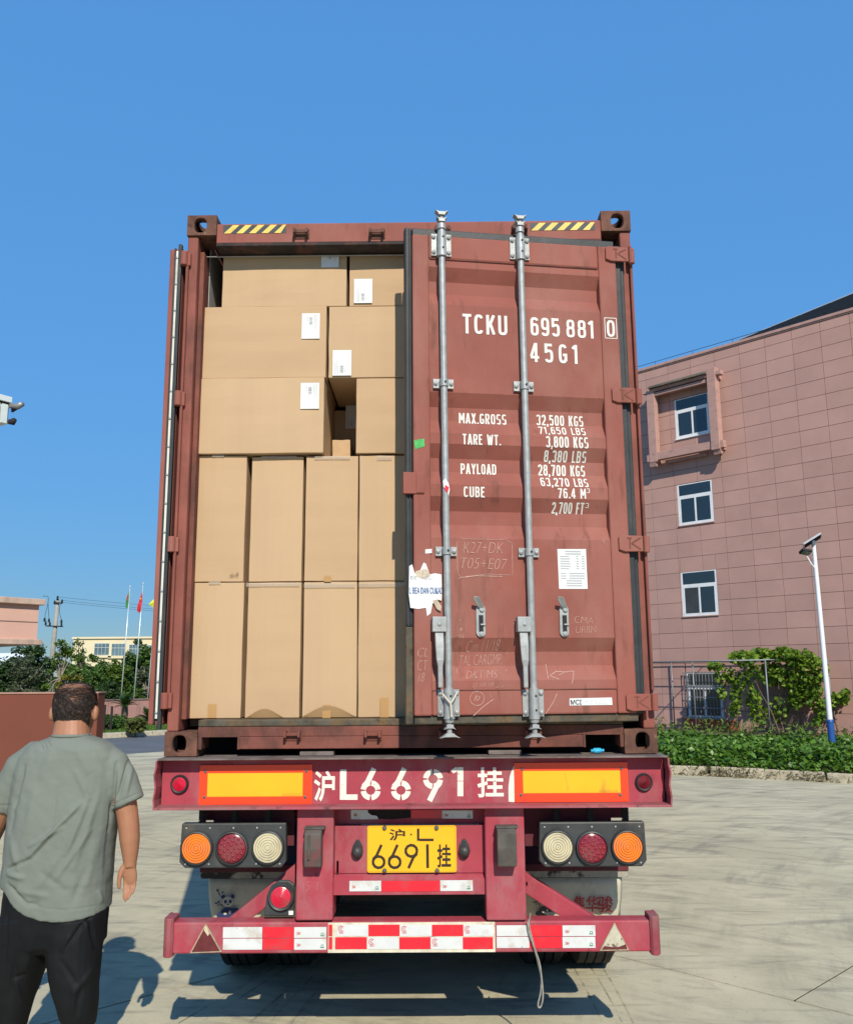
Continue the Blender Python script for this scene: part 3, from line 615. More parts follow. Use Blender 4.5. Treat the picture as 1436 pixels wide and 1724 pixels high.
for r in (0, 1):
    bracket(r, (398, 404)[r], (434, 440)[r], True); bracket(r, (641, 645)[r], (656, 661)[r], False); bracket(r, (922, 924)[r], (937, 939)[r], False); bracket(r, 1161, 1206, True)
    # handle hub and handle
    hx = (736, 877)[r]; h0 = dpx(hx, 1065); h1 = dpx(hx, 1040); mb = MB()
    dbox(mb, h0[0]-.034, h0[0]+.034, h0[1], h1[1], .03, .075); mb.lathe([(.009, 0), (.009, .005), (.0005, .006)], D(h0[0], (h0[1]+h1[1])/2, .075), DN, 10); mb.build('handle_hub', m_galv, rdoor, bevel=.006)
    k0 = dpx((736, 876)[r], 1063); k1 = dpx((737, 878)[r], 1112); k2 = dpx((738, 880)[r], 1158)
    mb = MB(); out = []
    for (s_, z_), wd, of in ((k0, .021, .058), (((k0[0]*.5+k1[0]*.5), (k0[1]+k1[1])/2), .021, .066), (k1, .018, .07), (((k1[0]+k2[0])/2, k1[1]-.03), .012, .066), (k2, .011, .062)):
        out.append([D(s_-wd, z_, of-.006), D(s_+wd, z_, of-.006), D(s_+wd, z_, of+.006), D(s_-wd, z_, of+.006)])
    mb.rings(out); mb.build('locking_handle', m_galv, rdoor, bevel=.004)
    # handle retainer on the panel
    c = dpx((808, 948)[r], 1046); mb = MB(); ob = oval(.03, .07, .012, .026, 20, sh=3)
    pts = [D(c[0]+.024*math.cos(t), c[1]+.055*math.copysign(1, math.sin(t))*1+.024*math.sin(t), 0) for t in [2*PI*k/24+.01 for k in range(24)]]
    mb.prism([p+DN*(PO+.001) for p in pts], DN*.010); rt = mb.build('handle_retainer', m_galv, rdoor, bevel=.003)
    mb = MB(); dbox(mb, c[0]-.010, c[0]+.012, c[1]-.052, c[1]+.028, PO+.0112, PO+.0125); mb.build('retainer_slot', m_dark, rdoor)
    mb = MB(); mb.prism([D(c[0]-.008, c[1]+.06, PO+.012), D(c[0]+.018, c[1]+.058, PO+.012), D(c[0]-.012, c[1]+.112, PO+.05), D(c[0]-.040, c[1]+.118, PO+.05), D(c[0]-.042, c[1]+.098, PO+.045)], DN*.007)
    mb.build('retainer_catch', m_galv, rdoor, bevel=.002); mb = MB(); mb.lathe([(.013, 0), (.013, .008), (.0005, .009)], D(c[0]+.006, c[1]+.058, PO+.012), DN, 10); mb.build('rivet', m_galv, rdoor); mb = MB(); mb.lathe([(.011, 0), (.011, .006), (.0005, .007)], D(c[0]+.002, c[1]-.062, PO+.011), DN, 10); mb.build('rivet', m_galv, rdoor)
    mb = MB(); dbox(mb, c[0]-.004, c[0]+.022, c[1]-.022, c[1]-.014, PO+.012, PO+.02); mb.build('retainer_tongue', m_galv, rdoor, bevel=.002)
# hinges: wedge blades with stamped triangle
for y in (431, 667, 916, 1183):
    a = dpx(1017 + (y-431)*.046, y+13)[0]; zc = dpx(1030, y)[1]; mb = MB(); h_ = .042; s1 = DW+.018
    mb.prism([D(a, zc-h_*.75, FO), D(a-.0, zc+h_*.75, FO), D(a+.012, zc+h_, FO), D(s1, zc+h_*.95, FO), D(s1, zc-h_*.95, FO), D(a+.03, zc-h_, FO)], DN*.014)
    mb.tube([(HW-.012, -.026, zc-h_), (HW-.012, -.026, zc+h_)], .017, 10)
    hb = mb.build('hinge', m_cont, rdoor, bevel=.003)
    mb = MB(); fr = lambda u, v, l=0.0: D(u, v, FO+.0155+l)
    for p, q in (((s1-.012, zc+.03), (s1-.062, zc)), ((s1-.012, zc-.03), (s1-.062, zc+.001)), ((s1-.07, zc+.026), (s1-.07, zc-.026)), ((s1-.085, zc+.027), (s1-.06, zc+.027))):
        ribbon(mb, [p, q], .006, fr, random.uniform(0, .0008))
    mb.build('stamped_mark', m_cont_dirty, rdoor)
# chafed lines on the panel's weld and welding seams
mb = MB(); zq = dpx(800, 1160)[1]; dbox(mb, s_pl+.004, s_pr-.004, z_pt-.003, z_pt+.0015, FO-.004, FO-.0005); mb.build('weld_seam', m_cont_dirty, rdoor); mb = MB(); dbox(mb, s_pl+.002, s_pr, z_pb-.002, z_pb+.002, FO-.003, FO); mb.build('weld_seam', m_cont_dirty, rdoor)
# lettering
def door_text(s, x0, x1, y0, y1, bold=.012, **k):
    xm, ym = (x0+x1)/2, (y0+y1)/2
    u0, v0 = dpx(x0, ym)[0], dpx(xm, y1)[1]; u1, v1 = dpx(x1, ym)[0], dpx(xm, y0)[1]
    onf = x0 > 1012
    fr = (lambda u, v: D(u, v, FO+.0016)) if onf else (lambda u, v: D(u, v, PO+prof(v)+.0018))
    return sign_text(MB(), s, u0, u1, v0, v1, fr, () if onf else cutz, .30 if s == '45G1' else .14)
for s, x0, x1, y0, y1, b in (('TCKU', 778, 853, 531, 564, .045), ('695', 892, 941, 536, 567, .045), ('881', 952, 999, 540, 570, .045), ('0', 1019, 1033, 541, 569, .045), ('45G1', 892, 972, 580, 612, .045),
        ('MAX.GROSS', 774, 854, 694, 712, .04), ('TARE WT.', 778, 842, 732, 750, .04), ('PAYLOAD', 777, 837, 779, 797, .04), ('CUBE', 780, 815, 820, 838, .04),
        ('32,500 KGS', 905, 984, 697, 715, .04), ('71,650 LBS', 907, 986, 718, 732, .04), ('3,800 KGS', 918, 989, 736, 755, .04), ('8,380 LBS', 917, 988, 759, 777, .04),
        ('28,700 KGS', 908, 987, 781, 800, .04), ('63,270 LBS', 910, 990, 804, 820, .04), ('76.4 M', 938, 985, 823, 840, .04), ('3', 986, 992, 823, 831, .04), ('2,700 FT', 930, 984, 846, 864, .04), ('3', 985, 992, 847, 855, .04)):
    door_text(s, x0, x1, y0, y1, b, space=1.12 if len(s) < 5 else 1.0).build('lettering', m_white, rdoor)
mb = MB(); fr = lambda u, v, l=0.0: D(u, v, FO+.0016+l); a = dpx(1017, 571); b = dpx(1035, 538)
for i, (p, q) in enumerate((((a[0], a[1]), (b[0], a[1])), ((b[0], a[1]), (b[0], b[1])), ((b[0], b[1]), (a[0], b[1])), ((a[0], b[1]), (a[0], a[1])))): ribbon(mb, [p, q], .004, fr, .0003*(i % 2))
mb.build('check_digit_frame', m_white, rdoor)
# stickers
def sticker(name, pts, mat, lift=.0022, on=PO):
    return MB().prism([D(*dpx(x, y), on) for x, y in pts], DN*lift).build(name, mat, rdoor)
st = sticker('data_sheet', [(937, 925), (985, 925), (988, 992), (940, 992)], m_paper); mb = MB(); random.seed(3)
for i in range(15):
    y = 929+i*4.1; x = 941+i*.2
    if i in (0, 1, 12, 13, 14): segs = [(x+9, x+35)]
    elif i == 8: segs = []
    else: segs = [(x, x+random.uniform(14, 19)), (x+27, x+31), (x+36, x+41)] if i < 8 else [(x, x+9), (x+14, x+40)]
    for a_, b_ in segs:
        p, q = dpx(a_, y+1.0), dpx(b_, y-.7); dbox(mb, p[0], q[0], p[1], q[1], PO+.0022, PO+.0028)
mb.build('print', m_inkgrey, rdoor)
st = sticker('maker_label', [(957, 1176), (1028, 1174.5), (1029, 1187), (957, 1188)], m_paper, .0022, FO-.003)
fr = lambda u, v: D(u, v, FO+.0004)
def dtext(s, x0, x1, y0, y1, mat, b=.0, fr=None, **k):
    u0, v0 = dpx(x0, y1); u1, v1 = dpx(x1, y0)
    fr = fr or (lambda u, v: D(u, v, PO+prof(v)+.0018)); return text(MB(), s, u0, u1, v0, v1, fr, b, cuts=cutz, **k).build('lettering', mat, rdoor)
dtext('MCI', 959, 977, 1178, 1186.5, m_ink, .03, fr); mb = MB(); random.seed(17)                          # the rest of the label has faded beyond reading
for k_ in range(11):
    x_ = 980+k_*4.3; p, q = dpx(x_, 1185.6), dpx(x_+random.uniform(.7, 1.2), 1178.4); dbox(mb, p[0], q[0], p[1], q[1], FO-.0006, FO+.0002); y_ = random.choice((1178.8, 1181.5, 1185)); p, q = dpx(x_+1.3, y_+.5), dpx(x_+3.2, y_-.5); dbox(mb, p[0], q[0], p[1], q[1], FO-.0006, FO+.0001)
mb.build('faded_print', M('faded_ink', (.52, .53, .53), .6), rdoor)
# torn customs sticker
tp = [(688, 954), (693, 951), (697, 966), (706, 962), (712, 948), (716, 950), (722, 968), (731, 966), (742, 968), (743, 1000), (742, 1012), (735, 1010), (727, 1017), (724, 1033), (718, 1038), (716, 1024), (703, 1026), (690, 1024), (687, 1000)]
sticker('torn_sticker', tp, m_paper, .003, FO)
sticker('torn_sticker_backing', [(698, 963), (716, 958), (724, 970), (715, 976), (700, 972)], M('torn_paper_back', (.5, .42, .32), .9, var=.3, vs=60), .0038, FO)
sticker('torn_sticker_flap', [(727, 1012), (735, 1010), (742, 1022), (741, 1030), (734, 1026)], M('torn_paper_back2', (.42, .34, .26), .9, var=.3, vs=60), .0038, FO)
fr2 = lambda u, v: D(u, v, FO+.0045)
dtext('L BEA DAN CUKAI', 688, 743, 990, 1000, m_inkblue, .02, fr2); dtext('DE   ACU', 690, 726, 971, 976, m_inkgrey, .0, fr2)
sticker('white_tag', [(715, 926), (726, 925), (726, 932), (715, 933)], m_paper, .002, FO)
gs = sticker('green_sticker', [(696, 743), (713, 740), (714, 753), (707, 755), (698, 758)], m_green, .002, FO)
p = rod_s(0, 824); mb = MB(); mb.prism([D(p[0]-.016, p[1]+.03, RO+.0175), D(p[0]-.004, p[1]+.045, RO+.0178), D(p[0]+.012, p[1]+.02, RO+.0175), D(p[0]+.018, p[1]-.012, RO+.016), D(p[0]+.010, p[1]-.045, RO+.0178), D(p[0]+.002, p[1]-.012, RO+.018), D(p[0]-.014, p[1]-.0, RO+.0176)], DN*.0015); mb.build('seal_tape', m_paper, rdoor)
mb = MB(); mb.prism([D(p[0]-.006, p[1]+.012, RO+.0196), D(p[0]+.014, p[1]-.002, RO+.0196), D(p[0]+.006, p[1]-.03, RO+.0196), D(p[0]-.008, p[1]-.012, RO+.0196)], DN*.001); mb.build('seal_tape_red', m_st_red, rdoor)
# chalk scribbles
def chalk(s, x0, x1, y0, y1, rot=0.0, sh=.25, b=-.022):
    dtext(s, x0, x1, y0, y1, m_chalk, b, None, shear=sh, rot=rot)
dtext_fr = lambda u, v: D(u, v, FO+.0014)
chalk('K27+DK', 779, 846, 914, 932); chalk('T05+E07', 775, 853, 941, 958, -.02); chalk('Cm 11/18', 786, 842, 1078, 1097, .05, .4); chalk('TAL CARGMP', 776, 846, 1102, 1120, .04, .4); chalk('DKT/MS', 784, 838, 1129, 1142, .02, .35); chalk('21/10/18', 792, 830, 1149, 1157, .03, .4)
chalk('CMA', 966, 997, 1039, 1050, -.08, .1); chalk('UR8N', 968, 1002, 1055, 1066, .03, .1)
dtext('CL', 702, 719, 1091, 1106, m_chalk, -.022, dtext_fr, shear=.3); dtext('CT', 702, 719, 1112, 1129, m_chalk, -.022, dtext_fr, shear=.2); dtext('18', 703, 714, 1133, 1148, m_chalk, -.022, dtext_fr, shear=.3)
mb = MB(); frc = lambda u, v, l=0.0: D(u, v, PO+prof(v)+.0018+l); frb = lambda u, v, l=0.0: D(u, v, FO-.0018+l)
def scr(pts, f=frc, w_=.0032):
    q = [dpx(*p) for p in pts]; dense = []
    for a, b in zip(q, q[1:]):
        for i in range(6): dense.append((a[0]+(b[0]-a[0])*i/6, a[1]+(b[1]-a[1])*i/6))
    dense.append(q[-1]); mb = MB(); ribbon(mb, dense, w_, f, random.uniform(0, .0006)); mb.build('chalk_scribble', m_chalk, rdoor)
scr([(768, 912), (770, 966), (775, 972), (820, 967), (862, 969), (861, 915), (850, 909), (775, 908)], w_=.0025)
scr([(771, 974), (800, 970), (845, 971)], w_=.004); scr([(921, 1118), (922, 1143)], w_=.004); scr([(938, 1130), (925, 1138), (940, 1144)], w_=.004); scr([(938, 1131), (952, 1131), (941, 1137)], w_=.004); scr([(950, 1132), (967, 1130), (961, 1152)], w_=.004)
scr([(830, 1177), (812, 1190), (796, 1205)], frb, .004); scr([(936, 1168), (930, 1182), (917, 1202)], frb, .004)
scr([(802+12*math.cos(t*.42), 1176+12*math.sin(t*.42)) for t in range(16)], frb, .003); scr([(797, 1180), (801, 1170), (801, 1181)], frb, .003); scr([(803, 1172), (807, 1174), (803, 1180)], frb, .003)
for _ in range(26):
    x, y = random.choice([(random.uniform(762, 790), random.uniform(1040, 1070)), (random.uniform(840, 868), random.uniform(1045, 1170)), (random.uniform(1012, 1018), random.uniform(900, 915)), (random.uniform(770, 860), random.uniform(1120, 1170))]); scr([(x, y), (x+random.uniform(-3, 5), y+random.uniform(-5, 9))], frc if y < 1146 else frb, .0022)

# ---- left door, folded right round against the side wall
zt, zb_ = A(300, 416).z, A(275, 1221).z
xL, xR = -1.300, -1.236
mb = MB(); mb.box((xL+.006, .016, zb_), (xR-.002, 1.19, zt)); ldoor = mb.build('left_door', m_cont, cont, bevel=.006); ldoor['label'] = 'left-hand container door folded back along the side, edge showing'
mb = MB(); mb.box((xL-.006, .002, zb_+.004), (xL+.018, .0155, zt-.01)); mb.build('door_edge', m_cont, ldoor, bevel=.003)
mb = MB(); mb.box((xL+.019, -.004, zb_+.004), (xL+.027, .0155, zt-.004)); mb.box((xR-.022, -.012, zb_-.02), (xR-.003, .0155, zt+.014)); mb.build('gasket', m_rub, ldoor, bevel=.003)
m_strip = M('white_retainer_strip', (.62, .62, .56), .5, var=.1, vs=9, dirt=((.2, .17, .13), .6, 7, (1, 1, .4), .55, .7))
mb = MB(); mb.box((xL+.0275, .0, zb_+.03), (xR-.0225, .0155, zt-.02)); stp = mb.build('retainer_strip', m_strip, ldoor, bevel=.002)
for i in range(17):
    z = zb_+.06+(zt-zb_-.12)*i/16; mb = MB(); mb.lathe([(.0075, 0), (.0075, .003), (.0005, .005)], ((xL+xR)/2+.002, 0, z), NY, 8); mb.build('rivet', m_galv, ldoor)
for y in (437, 672, 917, 1180):
    zc = A(308, y).z; mb = MB(); mb.tube([(-HW-.004, -.016, zc-.04), (-HW-.004, -.016, zc+.04)], .019, 12); mb.box((-HW-.02, -.012, zc-.038), (-HW+.03, .0115, zc+.038)); mb.build('hinge', m_cont, ldoor, bevel=.004)

# ------------------------------------------------------------------ cartons
YB = .125
def carton(p0, p1, label, y=YB, depth=.55, x1=None, mat=m_kraft, labels=(), tapes=(), tilt=0.0, group='cartons stacked in the container', zfix=None, extra=None, seam=None):
    a = A(p0[0], p1[1], y); b = A(p1[0], p0[1], y); X0, X1 = a.x, (b.x if x1 is None else x1); Z0, Z1 = a.z, b.z
    if zfix: Z0 = zfix[0] if zfix[0] else Z0; Z1 = zfix[1] if zfix[1] else Z1
    c = thing('cardboard_box', label, 'box', ((X0+X1)/2, y+depth/2, Z0), group)
    # faces bow a little, corners are soft
    nx, nz = 8, 8; mb = MB(); g2 = []; ph = random.random()*9
    for j in range(nz+1):
        for i in range(nx+1):
            u, v = i/nx, j/nz; bow = .006*math.sin(PI*u)*math.sin(PI*v)*(1+.8*noise.noise((u*2+ph, v*2, ph)))+.002*noise.noise((u*5+ph, v*5, 1))
            ex = .0022*noise.noise((v*3+ph, 7, ph))*(1 if i in (0, nx) else 0); ez = .002*noise.noise((u*3, ph, 2))*(1 if j in (0, nz) else 0)
            g2.append((X0+.0004+(X1-X0-.0008)*u+ex, y-bow, Z0+.001+(Z1-Z0-.002)*v+ez))
    n1 = nx+1; back = [(q[0], y+depth, q[2]) for q in g2]
    fs = [(j*n1+i, j*n1+i+1, (j+1)*n1+i+1, (j+1)*n1+i) for j in range(nz) for i in range(nx)]
    per = [i for i in range(n1)]+[j*n1+nx for j in range(1, nz+1)]+[nz*n1+i for i in range(nx-1, -1, -1)]+[j*n1 for j in range(nz-1, 0, -1)]
    N_ = len(g2); mb.add(g2+[back[i] for i in per], fs+[(per[k], N_+k, N_+(k+1) % len(per), per[(k+1) % len(per)]) for k in range(len(per))]+[tuple(N_+k for k in range(len(per)))])
    bd = mb.build('carton', mat, c, bevel=.0035)
    if seam is not None:                                              # a crease of the flap across the face
        z = A(p0[0], seam, y).z; mb = MB(); mb.box((X0+.004, y-.0075, z-.0012), (X1-.004, y-.001, z+.0012)); mb.build('crease', mat, c)
    for (lx0, ly0, lx1, ly1, flip) in labels:
        q0 = A(lx0, ly1, y); q1 = A(lx1, ly0, y); yl = y-.0092
        mb = MB(); mb.box((q0.x, yl, q0.z), (q1.x, yl+.0012, q1.z)); lb = mb.build('shipping_label', m_paper, c)
        mb = MB(); W_, H_ = q1.x-q0.x, q1.z-q0.z
        fx = (lambda u: u) if flip else (lambda u: 1-u)
        zz0 = .10 if flip else .55
        for k in range(13):                                            # bar code lying on its side, in three groups
            zc = zz0+.3*(k/13)
            mb.box((q0.x+W_*fx(.40), yl-.0006, q0.z+H_*zc), (q0.x+W_*fx(.58), yl, q0.z+H_*(zc+random.choice([.006, .012, .018]))))
        for k, (u, a0, a1) in enumerate(((.12, .05, .5), (.20, .05, .62), (.27, .08, .4), (.66, .12, .34), (.80, .2, .24))):
            v0, v1 = (a0, a1) if flip else (1-a1, 1-a0)
            mb.box((q0.x+W_*fx(u), yl-.0006, q0.z+H_*v0), (q0.x+W_*fx(u+.022), yl, q0.z+H_*v1))
        mb.build('print', m_inkgrey, lb)
    for (tx0, ty0, tx1, ty1, m_) in tapes:
        q0 = A(tx0, ty1, y); q1 = A(tx1, ty0, y); mb = MB(); mb.box((q0.x, y-.0088, q0.z), (q1.x, y-.0076, q1.z)); mb.build('tape', m_, c)
    if extra: extra(c, X0, X1, Z0, Z1)
    return c
zr5 = sz1+.001; zr5t = A(410, 980, YB).z; zr4t = A(420, 766.5, YB).z; zr3t = A(440, 638.5, YB).z; zr2t = A(440, 517.5, YB).z; zr1t = A(480, 426, .118).z
random.seed(11)
def flap(x0, x1, yt):
    def f(c, X0, X1, Z0, Z1):
        q0 = A(x0, 1208, YB); q1 = A(x1, 1208, YB); h_ = A((x0+x1)/2, yt, YB).z-Z0; mb = MB(); n = 12
        top = [(q0.x+(q1.x-q0.x)*i/n, YB-.013, Z0+.004+h_*math.sin(PI*i/n)**1.2) for i in range(n+1)]; bot = [(q0.x+(q1.x-q0.x)*i/n, YB-.0085+.006*math.sin(PI*i/n), Z0+.003) for i in range(n+1)]
        mb.add(top+bot, [(i, i+1, n+2+i, n+1+i) for i in range(n)]); o = mb.build('sagging_flap', M('kraft_shaded', (.35, .22, .105), .9), c); o['label'] = 'bowed bottom flap of the carton'  # darker kraft paints in the shade of the board curving under
    return f
xr = lambda x, y=980: A(x, y, YB).x
carton((311, 979), (411.4, 1209), 'upright carton at floor level against the left wall of the container', zfix=(zr5, zr5t-.001), mat=m_kraft, tapes=((350, 1186, 365, 1209, m_tape), (311, 1187, 318, 1209, m_tape), (352, 979, 372, 984, m_ctape)))
carton((411.8, 980), (507.8, 1209), 'second upright carton of the floor row, small sagging bottom flap', zfix=(zr5, zr5t-.003), mat=m_kraft2, tapes=((415, 981, 505, 988, m_ctape),), extra=flap(415, 477, 1195))
carton((508.2, 981), (601.8, 1209), 'third upright carton of the floor row, wide sagging bottom flap', zfix=(zr5, zr5t-.002), mat=m_kraft, tapes=((512, 982, 598, 990, m_ctape), (543, 1187, 557, 1209, m_tape)), extra=flap(507, 600, 1190))
carton((602.2, 981), (695, 1209), 'floor-row carton half hidden behind the right container door', zfix=(zr5, zr5t-.002), mat=m_kraft2, tapes=((604, 981, 690, 989, m_ctape), (640, 1175, 654, 1208, m_tape)))
carton((327, 765), (416, 978), 'upper upright carton against the left wall, small handwritten mark at its foot', zfix=(zr5t+.001, zr4t), mat=m_kraft2, y=YB-.006, tapes=((358, 765, 378, 770, m_ctape),))
carton((418.5, 768), (511.3, 978), 'second upright carton of the upper upright row', zfix=(zr5t+.001, zr4t-.006), mat=m_kraft, y=YB+.012, tapes=((440, 768, 500, 772, m_ctape),))
carton((512.0, 768), (603.2, 980), 'third upright carton of the upper upright row, below the gap', zfix=(zr5t+.001, zr4t-.008), mat=m_kraft2, y=YB, tapes=((530, 768, 590, 774, m_ctape), (546, 970, 558, 980, m_tape)))
carton((603.8, 768), (696, 980), 'upper upright carton half hidden by the right container door', zfix=(zr5t+.001, zr4t-.005), mat=m_kraft, y=YB+.004, tapes=((635, 768, 660, 775, m_ctape),))
carton((331, 640), (546, 763), 'wide carton with white label left of the gap in the stack', zfix=(zr4t+.002, zr3t-.001), mat=m_kraft, y=YB-.03, labels=((506, 645, 538, 689, False),))
carton((599, 641), (700, 764), 'carton right of the gap in the stack, half behind the door', zfix=(zr4t+.002, zr3t-.003), x1=.34, mat=m_kraft2, y=YB-.012)
carton((335, 518), (550, 637), 'wide carton with white label resting below the top left carton', zfix=(zr3t, zr2t-.001), mat=m_kraft2, y=YB-.018, labels=((508, 528, 539, 571, False),))
carton((552.5, 520), (700, 638), 'carton with a label at its lower left, bridging the gap', zfix=(zr3t, zr2t-.003), x1=.40, mat=m_kraft, y=YB-.012, labels=((560, 590, 592, 633, True),))
carton((373, 424), (584, 516), 'topmost left carton, its top and label shaded by the door header', zfix=(zr2t, None), mat=m_kraft, y=.118, labels=((541, 425, 571, 451, False),), tilt=0)
carton((588, 422), (700, 518), 'topmost right carton with a label, partly behind the open door', zfix=(zr2t, None), x1=.38, mat=m_kraft2, y=.122, labels=((596, 470, 627, 511, True),))
# carton at the back of the gap; small box added as its lit part
carton((540, 655), (640, 768), 'recessed carton with white label at the back of the gap', y=.62, zfix=(zr4t+.002, zr3t-.03), mat=m_kraft2, labels=((582, 683, 602, 722, True),), depth=.5)
carton((559, 740), (590, 767), 'lit low part of the gap built as a small carton', y=.40, zfix=(zr4t+.002, None), mat=m_kraft, depth=.2)
# handwriting on one carton
c_ = [o for o in bpy.data.objects if o.get('label', '').startswith('upper upright carton against')][0]
q0, q1 = A(387, 972, YB), A(403, 965, YB); fr3 = plane_frame((0, YB-.016, 0), (1, 0, 0), (0, 0, 1), NY, .0)
text(MB(), 'i4n/8', q0.x, q1.x, q0.z, q1.z, fr3, -.01, .4, rot=.15).build('handwriting', M('marker', (.12, .08, .05), .8), c_)
# ------------------------------------------------------------------ the semitrailer under the container
trl = thing('semitrailer', 'crimson container semitrailer with lamp clusters and red-white rear bumper', 'trailer', (0, 6.0, 0))
YF_ = -.085; YW = -.002                                            # web of the rear beam
bx0, bx1 = A(263, 1318, YF_).x, A(1126, 1315, YF_).x; bz1 = B-.004; bz0 = A(690, 1362, YF_).z
mb = MB(); mb.box((bx0+.004, YW, bz0+.012), (bx1-.004, YW+.012, bz1-.012)); beam = mb.build('rear_beam', m_tr, trl)
mb = MB(); mb.prism([(bx0, YF_, bz1-.008), (bx0, .16, bz1-.010), (bx0, .16, bz1), (bx0, YF_, bz1-.001)], (bx1-bx0, 0, 0)); mb.build('top_flange', m_deck, trl)
mb = MB(); mb.prism([(bx0-.012, YF_-.006, bz0), (bx0-.012, YW+.1, bz0), (bx0-.012, YW+.1, bz0+.010), (bx0-.012, YW+.001, bz0+.014), (bx0-.012, YF_+.004, bz0+.010)], (bx1-bx0+.022, 0, 0)); mb.build('bottom_flange', m_tr_worn, trl)
for s, x in ((-1, bx0), (1, bx1)):
    mb = MB(); n = 8                                # dented end plate
    pts = [(x+s*(.004*math.sin(i*1.7)+.003), z) for i, z in enumerate(np.linspace(bz0+.011, bz1-.011, n))]
    mb.rings([[(a, YF_+.004*math.sin(i*2.1), z), (a+s*.008, YF_+.004*math.sin(i*2.1), z), (a+s*.008, .22, z), (a, .22, z)] for i, (a, z) in enumerate(pts)]); mb.build('end_plate', m_tr_worn, trl)
# dusty patches of plate on top of the beam, where the container sits
for a, b in ((505, 562), (822, 878)):
    p, q = A(a, 1262, .02), A(b, 1262, .02); mb = MB(); mb.box((p.x, .01, bz1+.001), (q.x, .15, bz1+.022)); mb.build('support_pad', m_deck, trl, bevel=.004)
def webframe(Y=YW, lift=.001): return plane_frame((0, Y, 0), (1, 0, 0), (0, 0, 1), NY, lift)
def rect(mb, x0, y0, x1, y1, Y, th):
    p, q = A(x0, y1, Y), A(x1, y0, Y); return mb.box((p.x, Y, p.z), (q.x, Y+th, q.z))
# reflector boards
for (o, i, sh) in (((334, 1287.5, 526, 1355.5), (348.5, 1301.5, 510, 1342), 0), ((867, 1283.5, 1056, 1351.5), (881, 1297.5, 1043.5, 1336), 0)):
    mb = MB(); rect(mb, *o, YW-.008, .0075); rb = mb.build('reflector_board', m_rf_red, trl, bevel=.001)
    mb = MB(); rect(mb, *i, YW-.0095, .0012); yb_ = mb.build('yellow_field', m_rf_yel, rb)
    for x, y in ((o[0]+12, o[1]+12), (o[2]-10, o[1]+11), (o[0]+10, o[3]-13), (o[2]-12, o[3]-13)):
        q = A(x, y, YW-.008); mb = MB(); mb.lathe([(.0075, 0), (.0075, .003), (.0005, .0045)], (q.x, YW-.008, q.z), NY, 8); mb.build('rivet', m_bolt, rb)
    p, q = A(i[2]-35, i[3]-2, YW-.01), A(i[2]-4, i[3]-5.5, YW-.01); mb = MB(); fs_ = webframe(YW-.0096, .0006); [ribbon(mb, [(p.x+(q.x-p.x)*(k+.1)/7, p.z+(q.z-p.z)*t), (p.x+(q.x-p.x)*(k+.8)/7, p.z+(q.z-p.z)*t)], .0022, fs_) for k in range(7) for t in (.15, .85)]; mb.build('small_print', M('board_print', (.45, .18, .02), .6), rb)
# painted registration on the beam: 沪 L 6 6 9 1 挂 (stencil strokes)
fw_ = webframe(YW, .0012)
def PXW(x, y): q = A(x, y, YW); return (q.x, q.z)
def stroke(mb, pts, wpx, lift=0.0, fr=fw_, Y=YW):
    ribbon(mb, [(A(x, y, Y).x, A(x, y, Y).z) for x, y in pts], wpx/348.0, fr, lift)
def num6(mb, x, y, up=False, k=1.0, wd=9.0, fr=fw_, Y=YW, gaps=True):
    """stencil six: ring plus slanted bar; up turns it into a nine. x, y: ring centre in px"""
    s = -1 if up else 1; r = 12.3*k; g_ = 5 if gaps else 0
    parts_ = [(-84, -6), (6, 84), (96, 174), (186, 264)] if gaps else [(0, 359.9)]
    for a0, a1 in parts_:
        stroke(mb, [(x+r*math.cos(math.radians(t)), y-r*math.sin(math.radians(t))) for t in np.linspace(a0, a1, 12)], wd, 0, fr, Y)
    ex, ey = x+s*6*k, y-s*37*k; stroke(mb, [(x-s*(r+.5)*.93, y-s*6*k), (x-s*(r-4)*.60, y-s*14*k), (ex, ey)], wd, .0003, fr, Y)
for ch, ar in (('L', None), ('6', (624, 1331)), ('6', (675, 1331)), ('9', (729, 1312))):
    mb = MB()
    if ch == 'L': stroke(mb, [(578, 1296), (577.5, 1347)], 11); stroke(mb, [(583, 1342.5), (602, 1342.5)], 9, .0003)
    else: num6(mb, ar[0], ar[1], ch == '9', k=1.0, wd=9)
    mb.build('lettering', m_stencil, beam)
mb = MB(); stroke(mb, [(775, 1292), (775, 1315)], 10); stroke(mb, [(775, 1316), (775, 1341)], 10); stroke(mb, [(761, 1300), (770, 1294.5)], 7, .0003); mb.build('lettering', m_stencil, beam)
for s, x0, y0, x1, y1, b in (('沪', 528, 1298, 564, 1350, .022), ('挂', 804, 1292, 847, 1343, .020)):
    p, q = A(x0, y1, YW), A(x1, y0, YW); text(MB(), s, p.x, q.x, p.z, q.z, fw_, b).build('lettering', m_stencil, beam)
mb = MB(); mb.poly([fw_(*PXW(*q)) for q in ((866, 1288), (866, 1351), (856, 1350), (856, 1325), (858, 1308), (862, 1296))]); mb.build('lettering', m_stencil, beam)
